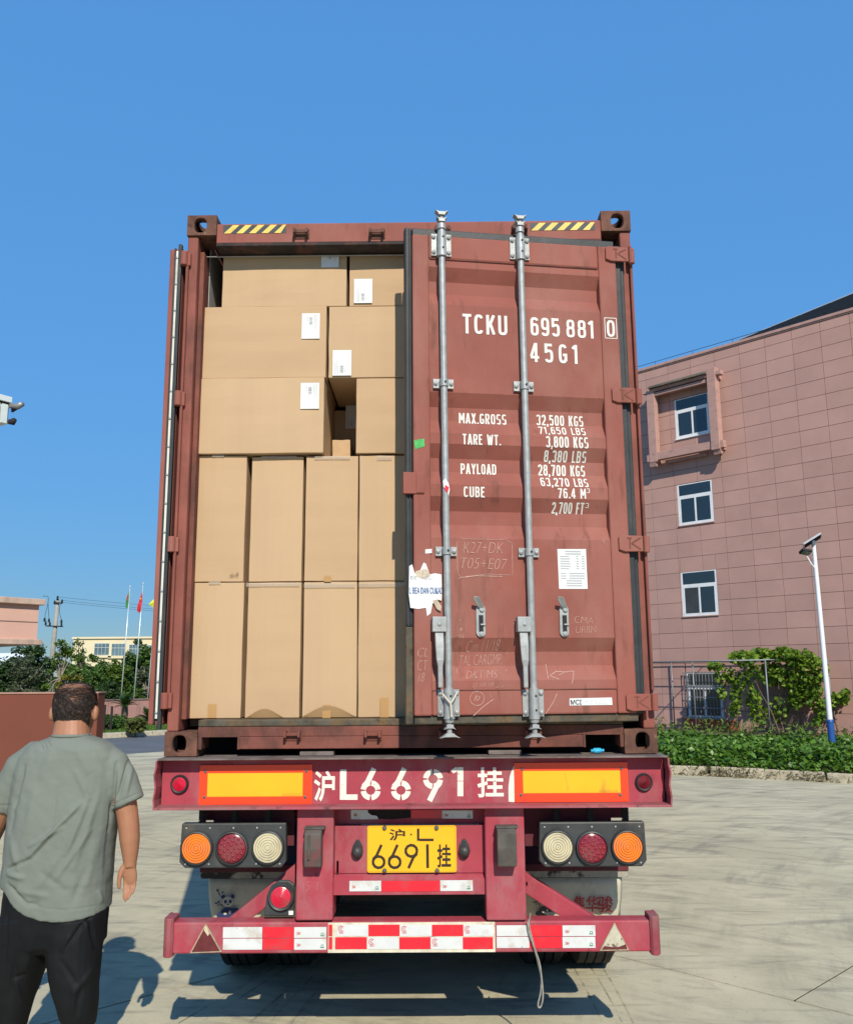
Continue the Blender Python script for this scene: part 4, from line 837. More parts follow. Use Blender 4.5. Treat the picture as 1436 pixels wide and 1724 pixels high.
# round marker lamps
def round_lamp(x, y, Y, r, ring, mat, parent, name='marker_lamp'):
    q = A(x, y, Y); mb = MB(); mb.lathe([(r*1.12, 0), (r*1.42, .001), (r*1.42, .010), (r*1.28, .018), (r*1.08, .014), (r*1.06, .006)], (q.x, Y, q.z), NY, 28, False)
    h = mb.build(name, m_blk if ring else m_rub, parent, smooth=True, auto=40)
    prof_ = [(r*1.06, .004)]
    for k in range(6):
        f = 1-k/6; prof_ += [(r*f*1.04, .014+.004*(1-f)), (r*(f-.07), .0165+.004*(1-f)), (r*(f-.09), .0125+.004*(1-f))]
    mb = MB(); mb.lathe(prof_+[(r*.02, .018)], (q.x, Y, q.z), NY, 28); mb.build('lens', mat, h, smooth=True, auto=30)
round_lamp(303, 1320.5, YW, 11/348, 0, m_rr, trl); round_lamp(1083.5, 1317, YW, 10.5/348, 0, m_rl, trl)
# main beams, crossmembers, axles
for sx in (-1, 1):
    mb = MB(); x = sx*.50
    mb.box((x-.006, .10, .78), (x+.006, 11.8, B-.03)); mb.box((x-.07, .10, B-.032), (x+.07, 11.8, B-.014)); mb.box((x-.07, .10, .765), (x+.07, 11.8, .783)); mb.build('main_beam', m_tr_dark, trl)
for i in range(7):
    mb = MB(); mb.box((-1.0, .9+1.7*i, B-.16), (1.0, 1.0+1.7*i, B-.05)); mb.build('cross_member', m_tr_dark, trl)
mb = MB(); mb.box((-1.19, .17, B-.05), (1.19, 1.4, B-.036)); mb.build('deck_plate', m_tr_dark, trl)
# cross bar behind the lamps
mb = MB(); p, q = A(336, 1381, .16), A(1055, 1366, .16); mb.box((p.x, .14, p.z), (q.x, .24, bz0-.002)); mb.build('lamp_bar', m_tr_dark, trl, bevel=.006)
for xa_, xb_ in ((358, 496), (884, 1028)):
    p, q = A(xa_, 1425, .10), A(xb_, 1364, .10); mb = MB(); mb.box((p.x, .10, p.z), (q.x, .11, bz0-.003)); mb.build('lamp_sun_baffle', m_tr_dark, trl)  # plate added to keep sun through the gap above the lamps off the mudguards
for x0, x1 in ((497, 562), (819, 882)):
    p, q = A(x0, 1551, -.03), A(x1, 1363, -.03); mb = MB()
    mb.box((p.x, -.030, p.z), (q.x, .13, bz0-.001)); mb.build('rear_post', m_tr, trl, bevel=.008)
# rubber buffers with a folded cap
for k, (x0, y0, x1, y1) in enumerate(((511, 1397, 541, 1463), (838, 1395, 869, 1462))):
    p, q = A(x0, y1, -.11), A(x1, y0, -.11); mb = MB()
    mb.prism([(p.x, -.0302, p.z), (p.x, -.105, p.z+.003), (p.x, -.118, (p.z+q.z)/2), (p.x, -.114, q.z-.02), (p.x, -.085, q.z), (p.x, -.0302, q.z-.006)], (q.x-p.x, 0, 0)); bf = mb.build('rubber_buffer', (m_rbr, m_rbr2)[k], trl, bevel=.006)
    mb = MB(); mb.box((p.x-.004, -.095, q.z-.004), (q.x+.012, -.0304, q.z+.006)); mb.box((p.x+.02, -.122, q.z-.024), (p.x+.03, -.114, p.z+.04)) if k == 0 else None; mb.build('buffer_cap', m_rbr2, bf, bevel=.003)
p, q = A(504, 1500, -.03), A(536, 1484, -.03); fr4 = plane_frame((0, -.030, 0), (1, 0, 0), (0, 0, 1), NY, .001)
text(MB(), '45 1', p.x, q.x, p.z, q.z, fr4, -.025, .2).build('chalk_mark', M('chalk2', (.42, .13, .145), .9), trl)
# licence panel: recessed upper strip, plate panel, angled lip and lower face
YL = .030
mb = MB(); p, q = A(562, 1389, .06), A(819, 1364, .06); mb.box((p.x, .058, p.z), (q.x, .068, bz0-.001)); mb.build('upper_panel', m_tr, trl)
mb = MB(); p, q = A(563, 1472, YL), A(818, 1389, YL); xa, xb = p.x, q.x; zt_, zl = q.z, p.z; zl2 = A(690, 1482, YL-.03).z; zl3 = A(690, 1507, YL-.03).z
mb.box((xa, YL, zl+.001), (xb, YL+.01, zt_)); mb.build('plate_panel', m_tr, trl, bevel=.003)
mb = MB(); mb.prism([(xa, YL+.008, zl), (xa, YL-.03, zl2), (xa, YL-.03, zl3), (xa, YL-.02, zl3), (xa, YL-.02, zl2+.004), (xa, YL+.012, zl+.003)], (xb-xa, 0, 0)); mb.build('panel_lip', m_tr, trl)
mb = MB(); mb.box((xa+.01, YL+.0, .90), (xa+.02, YL+.3, zl3)); mb.box((xa, .55, .60), (xb, .58, zl3+.1)); mb.build('inner_plate', m_dark, trl)
# reflective strips with printed marks
m_inkred = M('mark_red', (.5, .03, .03), .6); m_inkgrn = M('mark_green', (.05, .25, .15), .6)
def tape_seg(x0, y0, x1, y1, Y, mat, logo=None, tilt=0.0):
    p, q = A(x0, y1, Y), A(x1, y0, Y); mb = MB(); mb.box((p.x+.0008, Y-.0022, p.z+.0008), (q.x-.0008, Y-.0006, q.z-.0008)); o = mb.build('reflective_strip', mat, trl)
    W_, H_ = q.x-p.x, q.z-p.z; fr = plane_frame((0, Y-.0022, 0), (1, 0, 0), (0, 0, 1), NY, .0006)
    if logo == '3M':
        text(MB(), '3M', p.x+W_*.08, p.x+W_*.20, p.z+H_*.30, p.z+H_*.55, fr, .03).build('mark', m_inkred, o)
        mb = MB(); ribbon(mb, [(p.x+W_*.80, p.z+H_*.2), (p.x+W_*.93, p.z+H_*.2)], .003, fr); ribbon(mb, arc(p.x+W_*.87, p.z+H_*.34, .006, .006, 0, 360, 10), .003, fr); mb.build('mark', m_inkgrn, o)
    if logo == 'ccc':
        mb = MB(); ribbon(mb, arc(p.x+W_*.14, p.z+H_*.62, .013, .013, 40, 320, 12), .003, fr); ribbon(mb, arc(p.x+W_*.15, p.z+H_*.62, .006, .006, 40, 320, 10), .003, fr); ribbon(mb, [(p.x+W_*.07, p.z+H_*.28), (p.x+W_*.22, p.z+H_*.28)], .003, fr); mb.build('mark', m_inkred, o)
    return o
# upper strip, partly torn away
YU = .058
tape_seg(744, 1364.5, 796, 1379, YU, m_st_wht, '3M'); tape_seg(692, 1364, 744, 1378.5, YU, m_st_red)
mb = MB(); mb.prism([A(x, y, YU)+Vector((0, -.002, 0)) for x, y in ((591, 1364), (619, 1364), (620, 1369), (626, 1373), (634, 1374), (637, 1378), (636, 1379.5), (606, 1380), (591, 1379.5))], (0, .0014, 0)); o = mb.build('reflective_strip', m_st_wht, trl); o['label'] = 'torn white piece of reflective strip'
p, q = A(595, 1375, YU), A(601, 1370, YU); text(MB(), '3M', p.x, q.x, p.z, q.z, plane_frame((0, YU-.002, 0), (1, 0, 0), (0, 0, 1), NY, .0008), .03).build('mark', m_inkred, o)
mb = MB(); mb.prism([A(x, y, YU)+Vector((0, -.0014, 0)) for x, y in ((619, 1364), (691, 1364), (691.5, 1377), (660, 1380), (637, 1379), (634, 1374), (626, 1373), (620, 1369))], (0, .001, 0)); mb.build('glue_residue', M('glue_residue', (.018, .013, .012), .9, var=.3, vs=50), trl)
YP = YL-.03
tape_seg(588, 1483, 642, 1501.5, YP, m_st_wht, '3M'); tape_seg(642, 1483, 741, 1502, YP, m_st_red); tape_seg(741, 1482, 796, 1501, YP, m_st_wht, '3M')
# licence plate
p, q = A(618, 1470, YL-.012), A(768, 1390, YL-.012); px0, px1, pz0, pz1 = p.x, q.x, p.z, q.z
def rrect(x0, z0, x1, z1, r, Y, n=5):
    out = []
    for cx, cz, a in ((x1-r, z1-r, 0), (x0+r, z1-r, 90), (x0+r, z0+r, 180), (x1-r, z0+r, 270)):
        for k in range(n+1): t = math.radians(a+90*k/n); out.append((cx+r*math.cos(t), Y, cz+r*math.sin(t)))
    return out
mb = MB(); mb.prism(rrect(px0, pz0, px1, pz1, .012, YL-.012), (0, .002, 0)); lp = mb.build('licence_plate', m_plate, trl)
mb = MB(); o1 = rrect(px0+.004, pz0+.004, px1-.004, pz1-.004, .010, YL-.0128); o2 = rrect(px0+.0065, pz0+.0065, px1-.0065, pz1-.0065, .008, YL-.0128); n = len(o1)
mb.add(o1+o2, [(i, (i+1) % n, n+(i+1) % n, n+i) for i in range(n)]); mb.build('plate_border', M('plate_border', (.5, .3, .02), .5), lp)
fp = plane_frame((0, YL-.012, 0), (1, 0, 0), (0, 0, 1), NY, .001); YPp = YL-.012
for s, x0, y0, x1, y1, b in (('沪', 655, 1396, 682, 1416, .02), ('挂', 736, 1422, 759, 1461, .02)):
    p, q = A(x0, y1, YPp), A(x1, y0, YPp); text(MB(), s, p.x, q.x, p.z, q.z, fp, b).build('lettering', m_plink, lp)
mb = MB(); stroke(mb, [(704, 1395.5), (704, 1416)], 4, 0, fp, YPp); stroke(mb, [(706, 1414.5), (730, 1414.5)], 4, .0003, fp, YPp); mb.build('lettering', m_plink, lp)
mb = MB(); q = A(692, 1405.5, YPp); mb.lathe([(.0045, 0), (.0045, .001)], (q.x, YPp-.0002, q.z), NY, 10); mb.build('lettering', m_plink, lp)
for x, y, up in ((637.5, 1452, False), (664.5, 1452, False), (692.5, 1433, True)):
    mb = MB(); num6(mb, x, y, up, k=.79, wd=4.6, fr=fp, Y=YPp, gaps=False); mb.build('lettering', m_plink, lp)
mb = MB(); stroke(mb, [(719.5, 1422), (720, 1462)], 4.6, 0, fp, YPp); mb.build('lettering', m_plink, lp)
for x, y in ((647.5, 1394), (735, 1394), (647.5, 1466), (736, 1466)):
    q = A(x, y, YPp); mb = MB(); mb.lathe([(.011, -.002), (.011, .008), (.008, .012), (.0005, .013)], (q.x, YPp, q.z), NY, 6); mb.build('plate_bolt', m_bolt, lp)
for x, y in ((602, 1431), (781.5, 1430)):                             # plate lamps: domed cap on a diamond base
    q = A(x, y, YL); mb = MB(); r = .030
    mb.prism([(q.x+.026*math.cos(t)*(1 if abs(math.sin(t)) < .7 else .8), YL, q.z+.048*math.sin(t)) for t in [2*PI*k/16 for k in range(16)]], (0, -.008, 0))
    mb.lathe([(.028, .008), (.028, .022), (.022, .036), (.012, .044), (.0005, .046)], (q.x, YL, q.z-.006), NY, 18); mb.lathe([(.005, .008), (.005, .012), (.0005, .013)], (q.x, YL, q.z+.038), NY, 8); mb.build('plate_lamp', m_blk, trl, smooth=True, auto=45)
# rear lamp clusters
def cluster(x0, y0, x1, y1, lens, cut):
    YC = -.015; p, q = A(x0, y1, YC), A(x1, y0, YC); c = .028; mb = MB()
    mb.prism([(p.x+c, YC, p.z), (q.x-c*.8, YC, p.z), (q.x, YC, p.z+c), (q.x-.004, YC, q.z), (p.x+.006, YC, q.z), (p.x-.0, YC, p.z+c)], (0, .05, 0)); h = mb.build('lamp_cluster', m_blk, trl, bevel=.006)
    for x, y, m in lens:
        a = A(x, y, YC); r = 24.5/352
        mb = MB(); mb.lathe([(r*1.16, 0), (r*1.16, .006), (r*1.10, .020), (r*1.03, .022), (r*1.01, .006)], (a.x, YC, a.z), NY, 32, False); mb.build('lamp_bezel', m_blk, h, smooth=True, auto=40)
        pr = [(r*1.01, .006)]
        if m is not m_rl:
            for k in range(6):
                f = 1-k/6.0; pr += [(r*(f-.002), .012+.006*(1-f)), (r*(f-.015), .0150+.006*(1-f)), (r*(f-.14), .0158+.006*(1-f)), (r*(f-.15), .0105+.006*(1-f))]
            pr.append((r*.008, .018))
        else: pr += [(r*.98, .012), (r*.9, .016), (r*.5, .0195), (r*.005, .021)]
        mb = MB(); mb.lathe(pr, (a.x, YC, a.z), NY, 36); ln = mb.build('lens', m, h, smooth=True, auto=30)
        if m is m_rl:                                                   # LED pods
            mb = MB()
            for rr, n_ in ((.78, 14), (.5, 9), (.22, 4)):
                for k in range(n_):
                    t = 2*PI*k/n_; mb.lathe([(r*.1, .012), (r*.1, .0175+.004*(1-rr)), (r*.05, .0205+.004*(1-rr)), (r*.004, .0208+.004*(1-rr))], (a.x+r*rr*math.cos(t), YC, a.z+r*rr*math.sin(t)), NY, 7)
            mb.build('led_pods', M('led_red', (.25, .02, .035), .3), ln, smooth=True)
    for i in range(5):
        for zz in (q.z-.022, p.z+.018):
            xx = p.x+.03+(q.x-p.x-.06)*i/4; mb = MB(); mb.lathe([(.0045, 0), (.0045, .003), (.0005, .004)], (xx, YC, zz), NY, 6); mb.build('screw', m_galv, h)
    for xx in (x0+38, x0+93, x0+150) if x0 < 600 else (x1-148, x1-91, x1-32):
        a = A(xx, y0, .0); mb = MB(); pts = []
        for k in range(40): t = k/39; pts.append((a.x+.017*math.cos(k*1.26), .02+.017*math.sin(k*1.26), q.z+(bz0-.005-q.z)*t))
        mb.tube(pts, .0035, 5); mb.tube([(a.x, .02, q.z-.004), (a.x, .02, bz0)], .012, 8); mb.build('mount_spring', m_dark, h)
    return h
cluster(301, 1386, 483, 1462.5, ((331.5, 1428, m_or), (391, 1428, m_rl), (451.5, 1427, m_wl)), 0)
cluster(908, 1384, 1086, 1460.5, ((938.5, 1426, m_wl), (996.5, 1427.5, m_rl), (1056, 1426, m_or)), 0)
for x0, x1 in ((345, 498), (1040, 1054)):
    pass
# bumper with curled ends
q0, q1 = A(289, 1607, -.01), A(1095, 1552, -.01); zb0, zb1 = q0.z, A(690, 1552, -.01).z
mb = MB(); mb.box((q0.x, -.012, zb0), (q1.x, .088, zb1)); bump = mb.build('bumper', m_tr, trl, bevel=.008)
for s, xc in ((-1, q0.x), (1, q1.x)):
    mb = MB(); ring = [(xc-s*.006, .086), (xc-s*.006, -.020), (xc+s*.004, -.032), (xc+s*.020, -.035), (xc+s*.034, -.026), (xc+s*.042, -.006), (xc+s*.043, .10), (xc+s*.030, .10), (xc+s*.028, .086)]
    mb.prism([(a, b, zb0-.012) for a, b in ring], (0, 0, zb1-zb0+.034)); mb.build('bumper_end', m_tr_worn, trl, bevel=.004)
YBm = -.012
for k, (x0, x1, m, lg) in enumerate(((375, 442, m_st_wht, None), (442, 495, m_st_red, None), (495, 550, m_st_wht, '3M'))):
    tape_seg(x0, 1561, x1, 1580, YBm, m, lg); tape_seg(x0, 1580.5, x1, 1600, YBm, m, lg)
for k, (x0, x1, m, lg) in enumerate(((836, 891, m_st_wht, None), (891, 946, m_st_red, None), (947, 1002, m_st_wht, '3M'))):
    tape_seg(x0, 1558, x1, 1577, YBm, m, lg); tape_seg(x0, 1577.5, x1, 1597, YBm, m, lg)
mb = MB(); rect(mb, 552, 1553, 833, 1605, YBm-.0055, .005); mb.build('strip_board', M('board_white', (.6, .55, .42), .6, var=.2, vs=20, dirt=((.25, .1, .06), .6, 14, None, .6, .7)), trl)
YM = YBm-.0056
for x0, x1, m, lg in ((553, 560, m_st_red, None), (567, 620, m_st_wht, 'ccc'), (620, 673, m_st_red, None), (673, 727, m_st_wht, 'ccc'), (727, 780, m_st_red, None), (780, 831, m_st_wht, 'ccc')): tape_seg(x0, 1557, x1, 1577, YM, m, lg)
for x0, x1, m, lg in ((553, 560, m_st_red, None), (564, 618, m_st_red, None), (618, 672, m_st_wht, 'ccc'), (672, 725, m_st_red, None), (725, 779, m_st_wht, 'ccc'), (779, 830, m_st_red, None)): tape_seg(x0, 1578, x1, 1599, YM, m, lg)
# reflex triangles
m_tri = M('worn_triangle', (.115, .02, .022), .5, var=.2, vs=30); m_trib = M('bare_triangle', (.47, .44, .33), .7, var=.2, vs=25, dirt=((.1, .03, .025), .9, 16, None, .55, .6))
for (a, b, c), m, ed in ((((320, 1605), (374, 1603), (347, 1555)), m_tri, 1), (((1009, 1601), (1059, 1600), (1034, 1553)), m_trib, 1)):
    P_ = [A(*t, YBm) for t in (a, b, c)]; cen = (P_[0]+P_[1]+P_[2])/3
    mb = MB(); mb.prism([p+Vector((0, -.001, 0)) for p in P_], (0, -.006, 0)); tr_ = mb.build('reflex_triangle', M('tri_edge', (.36, .3, .2), .7, var=.3, vs=30), trl)
    mb = MB(); mb.prism([cen+(p-cen)*.88+Vector((0, -.0072, 0)) for p in P_], (0, -.001, 0)); mb.build('triangle_face', m, tr_)
    if m is m_tri:
        mb = MB(); t = P_[2]; mb.prism([t+Vector((-.004, -.0085, -.012)), t+Vector((.004, -.0085, -.012)), t+Vector((.02, -.0085, -.045)), t+Vector((.012, -.0085, -.055)), t+Vector((-.006, -.0085, -.03))], (0, -.0006, 0)); mb.build('bare_patch', M('bare', (.55, .47, .32), .8), tr_)
    else:
        mb = MB(); mb.prism([cen+(P_[0]-cen)*.86+Vector((0, -.0085, 0)), cen+(P_[1]-cen)*.86+Vector((0, -.0085, 0)), cen+(P_[1]-cen)*.62+Vector((.01, -.0085, .012)), cen+Vector((.01, -.0085, -.028)), cen+(P_[0]-cen)*.62+Vector((-.005, -.0085, .006))], (0, -.0006, 0)); mb.build('worn_patch', m_tri, tr_)
# diagonal braces from frame to bumper
for pts in (((497, 1456), (497, 1490), (416, 1553), (378, 1553), (474, 1468)), ((884, 1470), (884, 1505), (955, 1551), (1008, 1549), (912, 1474))):
    mb = MB(); mb.prism([A(x, y, .10) for x, y in (pts[0], pts[1], pts[2], pts[3])], (0, .07, 0)); mb.build('diagonal_brace', m_tr, trl, bevel=.005)
# low marker lamp on its bracket, left of the post
YK = .03; mb = MB(); mb.prism([A(x, y, YK) for x, y in ((444, 1544), (495, 1544), (496, 1490), (486, 1483), (470, 1483), (456, 1492), (449, 1510))], (0, .02, 0)); lk = mb.build('lamp_bracket', m_blk, trl, bevel=.006)
round_lamp(473.5, 1510.5, YK, 16.5/356, 1, m_rr, trl, 'low_marker_lamp')
p, q = A(486, 1541, YK), A(494, 1534, YK); mb = MB(); mb.box((p.x, YK-.002, p.z), (q.x, YK, q.z)); mb.build('bracket_sticker', m_paper, lk)
# mudguards of the rear axle, rim above, printed emblem and characters
YG = .375
def guard(x0, x1, ytop, sx):
    p, q = A(x0, 1585, YG), A(x1, ytop+17, YG); mb = MB(); n = 10; W_ = q.x-p.x
    pts = [(p.x, YG+.02), (p.x+.02, YG+.003)]+[(p.x+.02+(W_-.04)*k/6, YG) for k in range(1, 6)]+[(q.x-.02, YG+.004), (q.x, YG+.03)] if sx > 0 else [(p.x, YG+.03), (p.x+.02, YG+.004)]+[(p.x+.02+(W_-.04)*k/6, YG) for k in range(1, 6)]+[(q.x-.02, YG+.003), (q.x, YG+.02)]
    sh = .05
    rs = []
    for k in range(9):
        t = k/8; z = q.z+(p.z-q.z)*t; inset = sh*t*t
        rs.append([(x-(inset if (sx > 0 and i > len(pts)-3) or (sx < 0 and False) else 0)+(inset if (sx < 0 and i < 2) else 0), y+.03*t*t, z) for i, (x, y) in enumerate(pts)])
    mb.rings(rs, cap=False, close=False); g_ = mb.build('mudguard', m_guard, trl, smooth=True); so_ = g_.modifiers.new('s', 'SOLIDIFY'); so_.thickness = .004
    a, b = A(x0-8 if sx < 0 else x0, ytop+17, YG-.02), A(x1+8 if sx > 0 else x1, ytop, YG-.02)
    mb = MB(); mb.box((a.x, YG-.012, a.z-.002), (b.x, YG-.002, a.z+(b.z-a.z)*.62)); mb.build('mounting_strip', M('strip_peeling', (.33, .31, .25), .8, var=.2, vs=20, dirt=((.02, .015, .015), .95, 7, (1, 1, 1), .5, .56)), trl)
    mb = MB(); mb.box((a.x-.004, YG-.02, a.z+(b.z-a.z)*.63), (b.x+.004, YG+1.2, b.z+.02)); mb.build('fender_rail', m_tr_dark, trl, bevel=.004)
    return g_
gl = guard(345, 498, 1463, -1); gr = guard(884, 1049, 1461, 1)
fg = plane_frame((0, YG-.003, 0), (1, 0, 0), (0, 0, 1), NY, .002)
# the left end of the guard bends away, so keep prints on the flat middle
for ch, x0, x1 in (('集', 965, 984), ('华', 986, 1008), ('骏', 1006, 1031)):
    p, q = A(x0, 1537, YG), A(x1, 1508, YG); text(MB(), ch, p.x, q.x, p.z, q.z, lambda u, v: fg(u, v)+Vector((0, -.003, 0)), .012, .08).build('lettering', m_redprint, gr)
def bear(cx, cy, k, par, mat):
    """small printed bear among bamboo leaves"""
    c = A(cx, cy, YG); U = k/250.0; f = lambda u, v, l=0.0: fg(c.x+u*U, c.z+v*U)+Vector((0, -.003-l, 0))
    disc = lambda u, v, rx, ry, l=0.0, n=14: [f(u+rx*math.cos(2*PI*i/n), v+ry*math.sin(2*PI*i/n), l) for i in range(n)]
    mb = MB(); mb.poly(disc(-6, 11.5, 2.6, 2.6, .0002)); mb.poly(disc(6, 12, 2.6, 2.6, .0002)); mb.poly(disc(0, -8, 9, 7)); mb.poly(disc(-9, -11, 5, 3.6, .0003)); mb.poly(disc(8, -12, 5.5, 3.6, .0003)); mb.poly(disc(9, -4, 6, 2.4, .0004))
    random.seed(5)
    for i in range(12):
        u, v = random.uniform(-15, -7), random.uniform(-2, 18); t = random.uniform(.4, 2.6); l_ = random.uniform(3, 6); mb.poly([f(u, v, .0006+i*.00004), f(u+l_*.5*math.cos(t)-.9*math.sin(t), v+l_*.5*math.sin(t)+.9*math.cos(t), .0006+i*.00004), f(u+l_*math.cos(t), v+l_*math.sin(t), .0006+i*.00004), f(u+l_*.5*math.cos(t)+.9*math.sin(t), v+l_*.5*math.sin(t)-.9*math.cos(t), .0006+i*.00004)])
    mb.build('emblem', mat, par)
    mb = MB(); mb.poly(disc(0, 5.5, 7.6, 6.6, .0012)); mb.poly(disc(-3, -9, 2.0, 1.4, .0012)); mb.poly(disc(3, -7, 1.6, 1.8, .0013)); mb.build('emblem_light', m_guard, par)
    mb = MB(); mb.poly(disc(-3, 5.8, 1.9, 2.3, .0018)); mb.poly(disc(3.2, 6, 1.9, 2.3, .0018)); mb.poly(disc(.2, 2.6, 1.3, .9, .0018)); mb.build('emblem_dark', mat, par)
bear(384, 1526, 1.0, gl, m_navy); bear(917, 1524, .9, gr, m_ink)
# wheels: three axles of twin tyres
def make_wheel(x, y):
    R_, wd = .505, .27; mb = MB(); prof_ = [(R_*.56, -wd/2+.02), (R_*.62, -wd/2), (R_*.9, -wd/2), (R_*.975, -wd/2+.03)]
    for k in range(4): a = -wd/2+.03+(wd-.06)*k/4; b = -wd/2+.03+(wd-.06)*(k+1)/4; prof_ += [(R_, a+.006), (R_, b-.006), (R_-.014, b-.004), (R_-.014, b+.004)]
    prof_ = prof_[:-2]+[(R_*.975, wd/2-.03), (R_*.9, wd/2), (R_*.62, wd/2), (R_*.56, wd/2-.02)]
    mb.lathe(prof_, (x, y, R_), (1, 0, 0), 40, False); ty = mb.build('wheel', m_tyre, trl, smooth=True, auto=30)
    mb = MB(); mb.lathe([(R_*.57, -wd/2+.02), (R_*.5, -.05), (R_*.2, -.03), (R_*.2, .03), (R_*.5, .05), (R_*.57, wd/2-.02)], (x, y, R_), (1, 0, 0), 28); mb.build('rim', m_rimm, ty, smooth=True, auto=30)
    return ty
for ya in (1.56, 2.88, 4.20):
    for x in (-1.08, -.77, .77, 1.08): make_wheel(x, ya)
    mb = MB(); mb.tube([(-.95, ya, .505), (.95, ya, .505)], .075, 14); mb.build('axle', m_dark, trl, smooth=True)
    for sx in (-1, 1): mb = MB(); mb.box((sx*.5-.05, ya-.62, .66), (sx*.5+.05, ya+.62, .72)); mb.build('leaf_spring', m_dark, trl)
for sx in (-1, 1): mb = MB(); mb.box((sx*.42, 11.2, .02), (sx*.58, 11.36, .80)); mb.box((sx*.36, 11.1, .0), (sx*.64, 11.46, .02)); mb.build('landing_leg', m_tr_dark, trl)
# ------------------------------------------------------------------ small loose things on the trailer
mb = MB(); pts = [A(893, 1538, .09), A(891, 1549, -.0), A(890, 1552, -.022), A(893, 1570, -.024), A(901, 1600, -.022), A(908, 1622, -.02), A(912, 1650, -.02), A(914, 1678, -.02), A(911, 1694, -.02), A(907, 1697, -.02), A(906, 1690, -.02), A(910, 1672, -.018), A(911, 1648, -.014), A(905, 1618, -.012), A(899, 1596, -.030), A(891, 1572, -.030), A(888, 1553, -.028)]
def smooth_path(P, n=6):
    out = []
    for i in range(len(P)-1):
        p0, p1, p2, p3 = P[max(i-1, 0)], P[i], P[i+1], P[min(i+2, len(P)-1)]
        for k in range(n):
            t = k/n; out.append(.5*((2*p1)+(p2-p0)*t+(2*p0-5*p1+4*p2-p3)*t*t+(3*p1-p0-3*p2+p3)*t*t*t))
    return out+[P[-1]]
mb.tube(smooth_path(pts), .0042, 6)
props(mb.build('rope', M('grey_rope', (.26, .245, .21), .9, var=.3, vs=60, bump=.001, bs=300), smooth=True), 'thin grey rope looped over the bumper and hanging towards the ground', 'rope')
mb = MB(); p = A(1006, 1266, .05); prof_ = [(.001, -.034), (.008, -.032), (.005, -.024), (.012, -.018), (.013, 0), (.012, .018), (.005, .024), (.009, .033), (.001, .035)]
mb.lathe(prof_, (p.x, .06, bz1+.014), (1, .15, 0), 10)
props(mb.build('crumpled_wrapper', M('blue_plastic', (.05, .42, .68), .35, var=.3, vs=60), smooth=False), 'small bright blue wrapper lying on the trailer beam by the right fork pocket', 'wrapper')
mb = MB(); s0, z0 = rod_s(0, 1172); pts = [D(s0-.034, z0+.012, .05), D(s0-.01, z0-.022, .078), D(s0+.0, z0-.030, .080), D(s0+.012, z0-.018, .078), D(s0+.034, z0+.012, .05)]
mb.tube(smooth_path(pts), .005, 6); mb.tube(smooth_path([D(s0, z0-.03, .08), D(s0+.002, z0-.06, .079), D(s0+.004, z0-.095, .078)]), [.006]*12+[.009], 6)
props(mb.build('seal_wire', M('pale_cord', (.5, .46, .38), .8), smooth=True), 'pale knotted cord tied round the lower bracket of the left locking rod', 'cord')
# ------------------------------------------------------------------ the man walking past on the left
YP_ = -.20
def P(x, y, dy=0.0): return A(x, y, YP_)+Vector((0, dy, 0))
def to_px(p):
    d = vv(p)-CAMP; z = d.dot(CF); return PW/2+FPX*d.dot(CR)/z, PH/2-FPX*d.dot(CU)/z
def remesh(mb, vox, smooth_it=4, disp=None):
    me = bpy.data.meshes.new('r'); me.from_pydata(mb.v, [], mb.f); me.update()
    bm = bmesh.new(); bm.from_mesh(me); bmesh.ops.recalc_face_normals(bm, faces=bm.faces[:]); bm.to_mesh(me); bm.free()
    o = bpy.data.objects.new('r', me); COL.objects.link(o)
    m = o.modifiers.new('r', 'REMESH'); m.mode = 'VOXEL'; m.voxel_size = vox
    s = o.modifiers.new('s', 'SMOOTH'); s.factor = .5; s.iterations = smooth_it
    out = bpy.data.meshes.new_from_object(o.evaluated_get(bpy.context.evaluated_depsgraph_get()))
    bpy.data.objects.remove(o); bpy.data.meshes.remove(me)
    if disp:
        nr = [v.normal.copy() for v in out.vertices]
        for v, n_ in zip(out.vertices, nr): v.co += n_*disp(v.co, n_)
    out.update(); return out
def ering(c, rx, ry, n=24, e=2.3, zf=None):
    out = []
    for k in range(n):
        t = 2*PI*k/n; x = c[0]+rx*math.copysign(abs(math.cos(t))**(2/e), math.cos(t)); y = c[1]+ry*math.copysign(abs(math.sin(t))**(2/e), math.sin(t))
        out.append(Vector((x, y, c[2] if zf is None else zf(x, y))))
    return out
man = thing('person', 'man in a sage green T-shirt and black cropped trousers walking away, thinning hair', 'person', (-1.62, -.2, 0))
mbase = vv(man.location)
def finish(me, name, mat, par):
    me.transform(Matrix.Translation(-mbase)); return link_mesh(name, me, mat, par, smooth=True)
# body: one continuous figure
b = MB(); yo = YP_
hd = [(1150.5, 123, .022, .03), (1153, 123, .05, .062), (1159, 123, .073, .088), (1170, 123, .088, .102), (1185, 122.5, .0935, .108), (1200, 122, .092, .106), (1213, 122, .086, .098), (1225, 122, .076, .088), (1234, 122, .064, .075), (1240, 122, .05, .05)]
b.rings([ering(P(x, y)+Vector((0, .03, 0)), rx, ry, 24, 2.15) for y, x, rx, ry in hd])
b.rings([ering(P(x, y)+Vector((0, dy, 0)), rx, ry, 20) for y, x, rx, ry, dy in ((1212, 122, .074, .075, .0), (1226, 122, .08, .08, -.005), (1240, 122, .087, .086, -.01), (1252, 122, .11, .09, -.01))])
for x, sg in ((85.0, -1), (158.5, 1)):                                  # ears
    c = P(x, 1201)+Vector((-sg*.004, .02, 0)); b.rings([ering((c.x+sg*(.004 if abs(t) < .8 else .0), c.y+.004*t, c.z+.036*t-.002), .012*math.sqrt(max(.05, 1-t*t))+.002, .021*math.sqrt(max(.05, 1-t*t)), 12) for t in (-1, -.7, -.35, 0, .35, .7, 1)])
hc = P(122, 1200)+Vector((0, .03, 0))
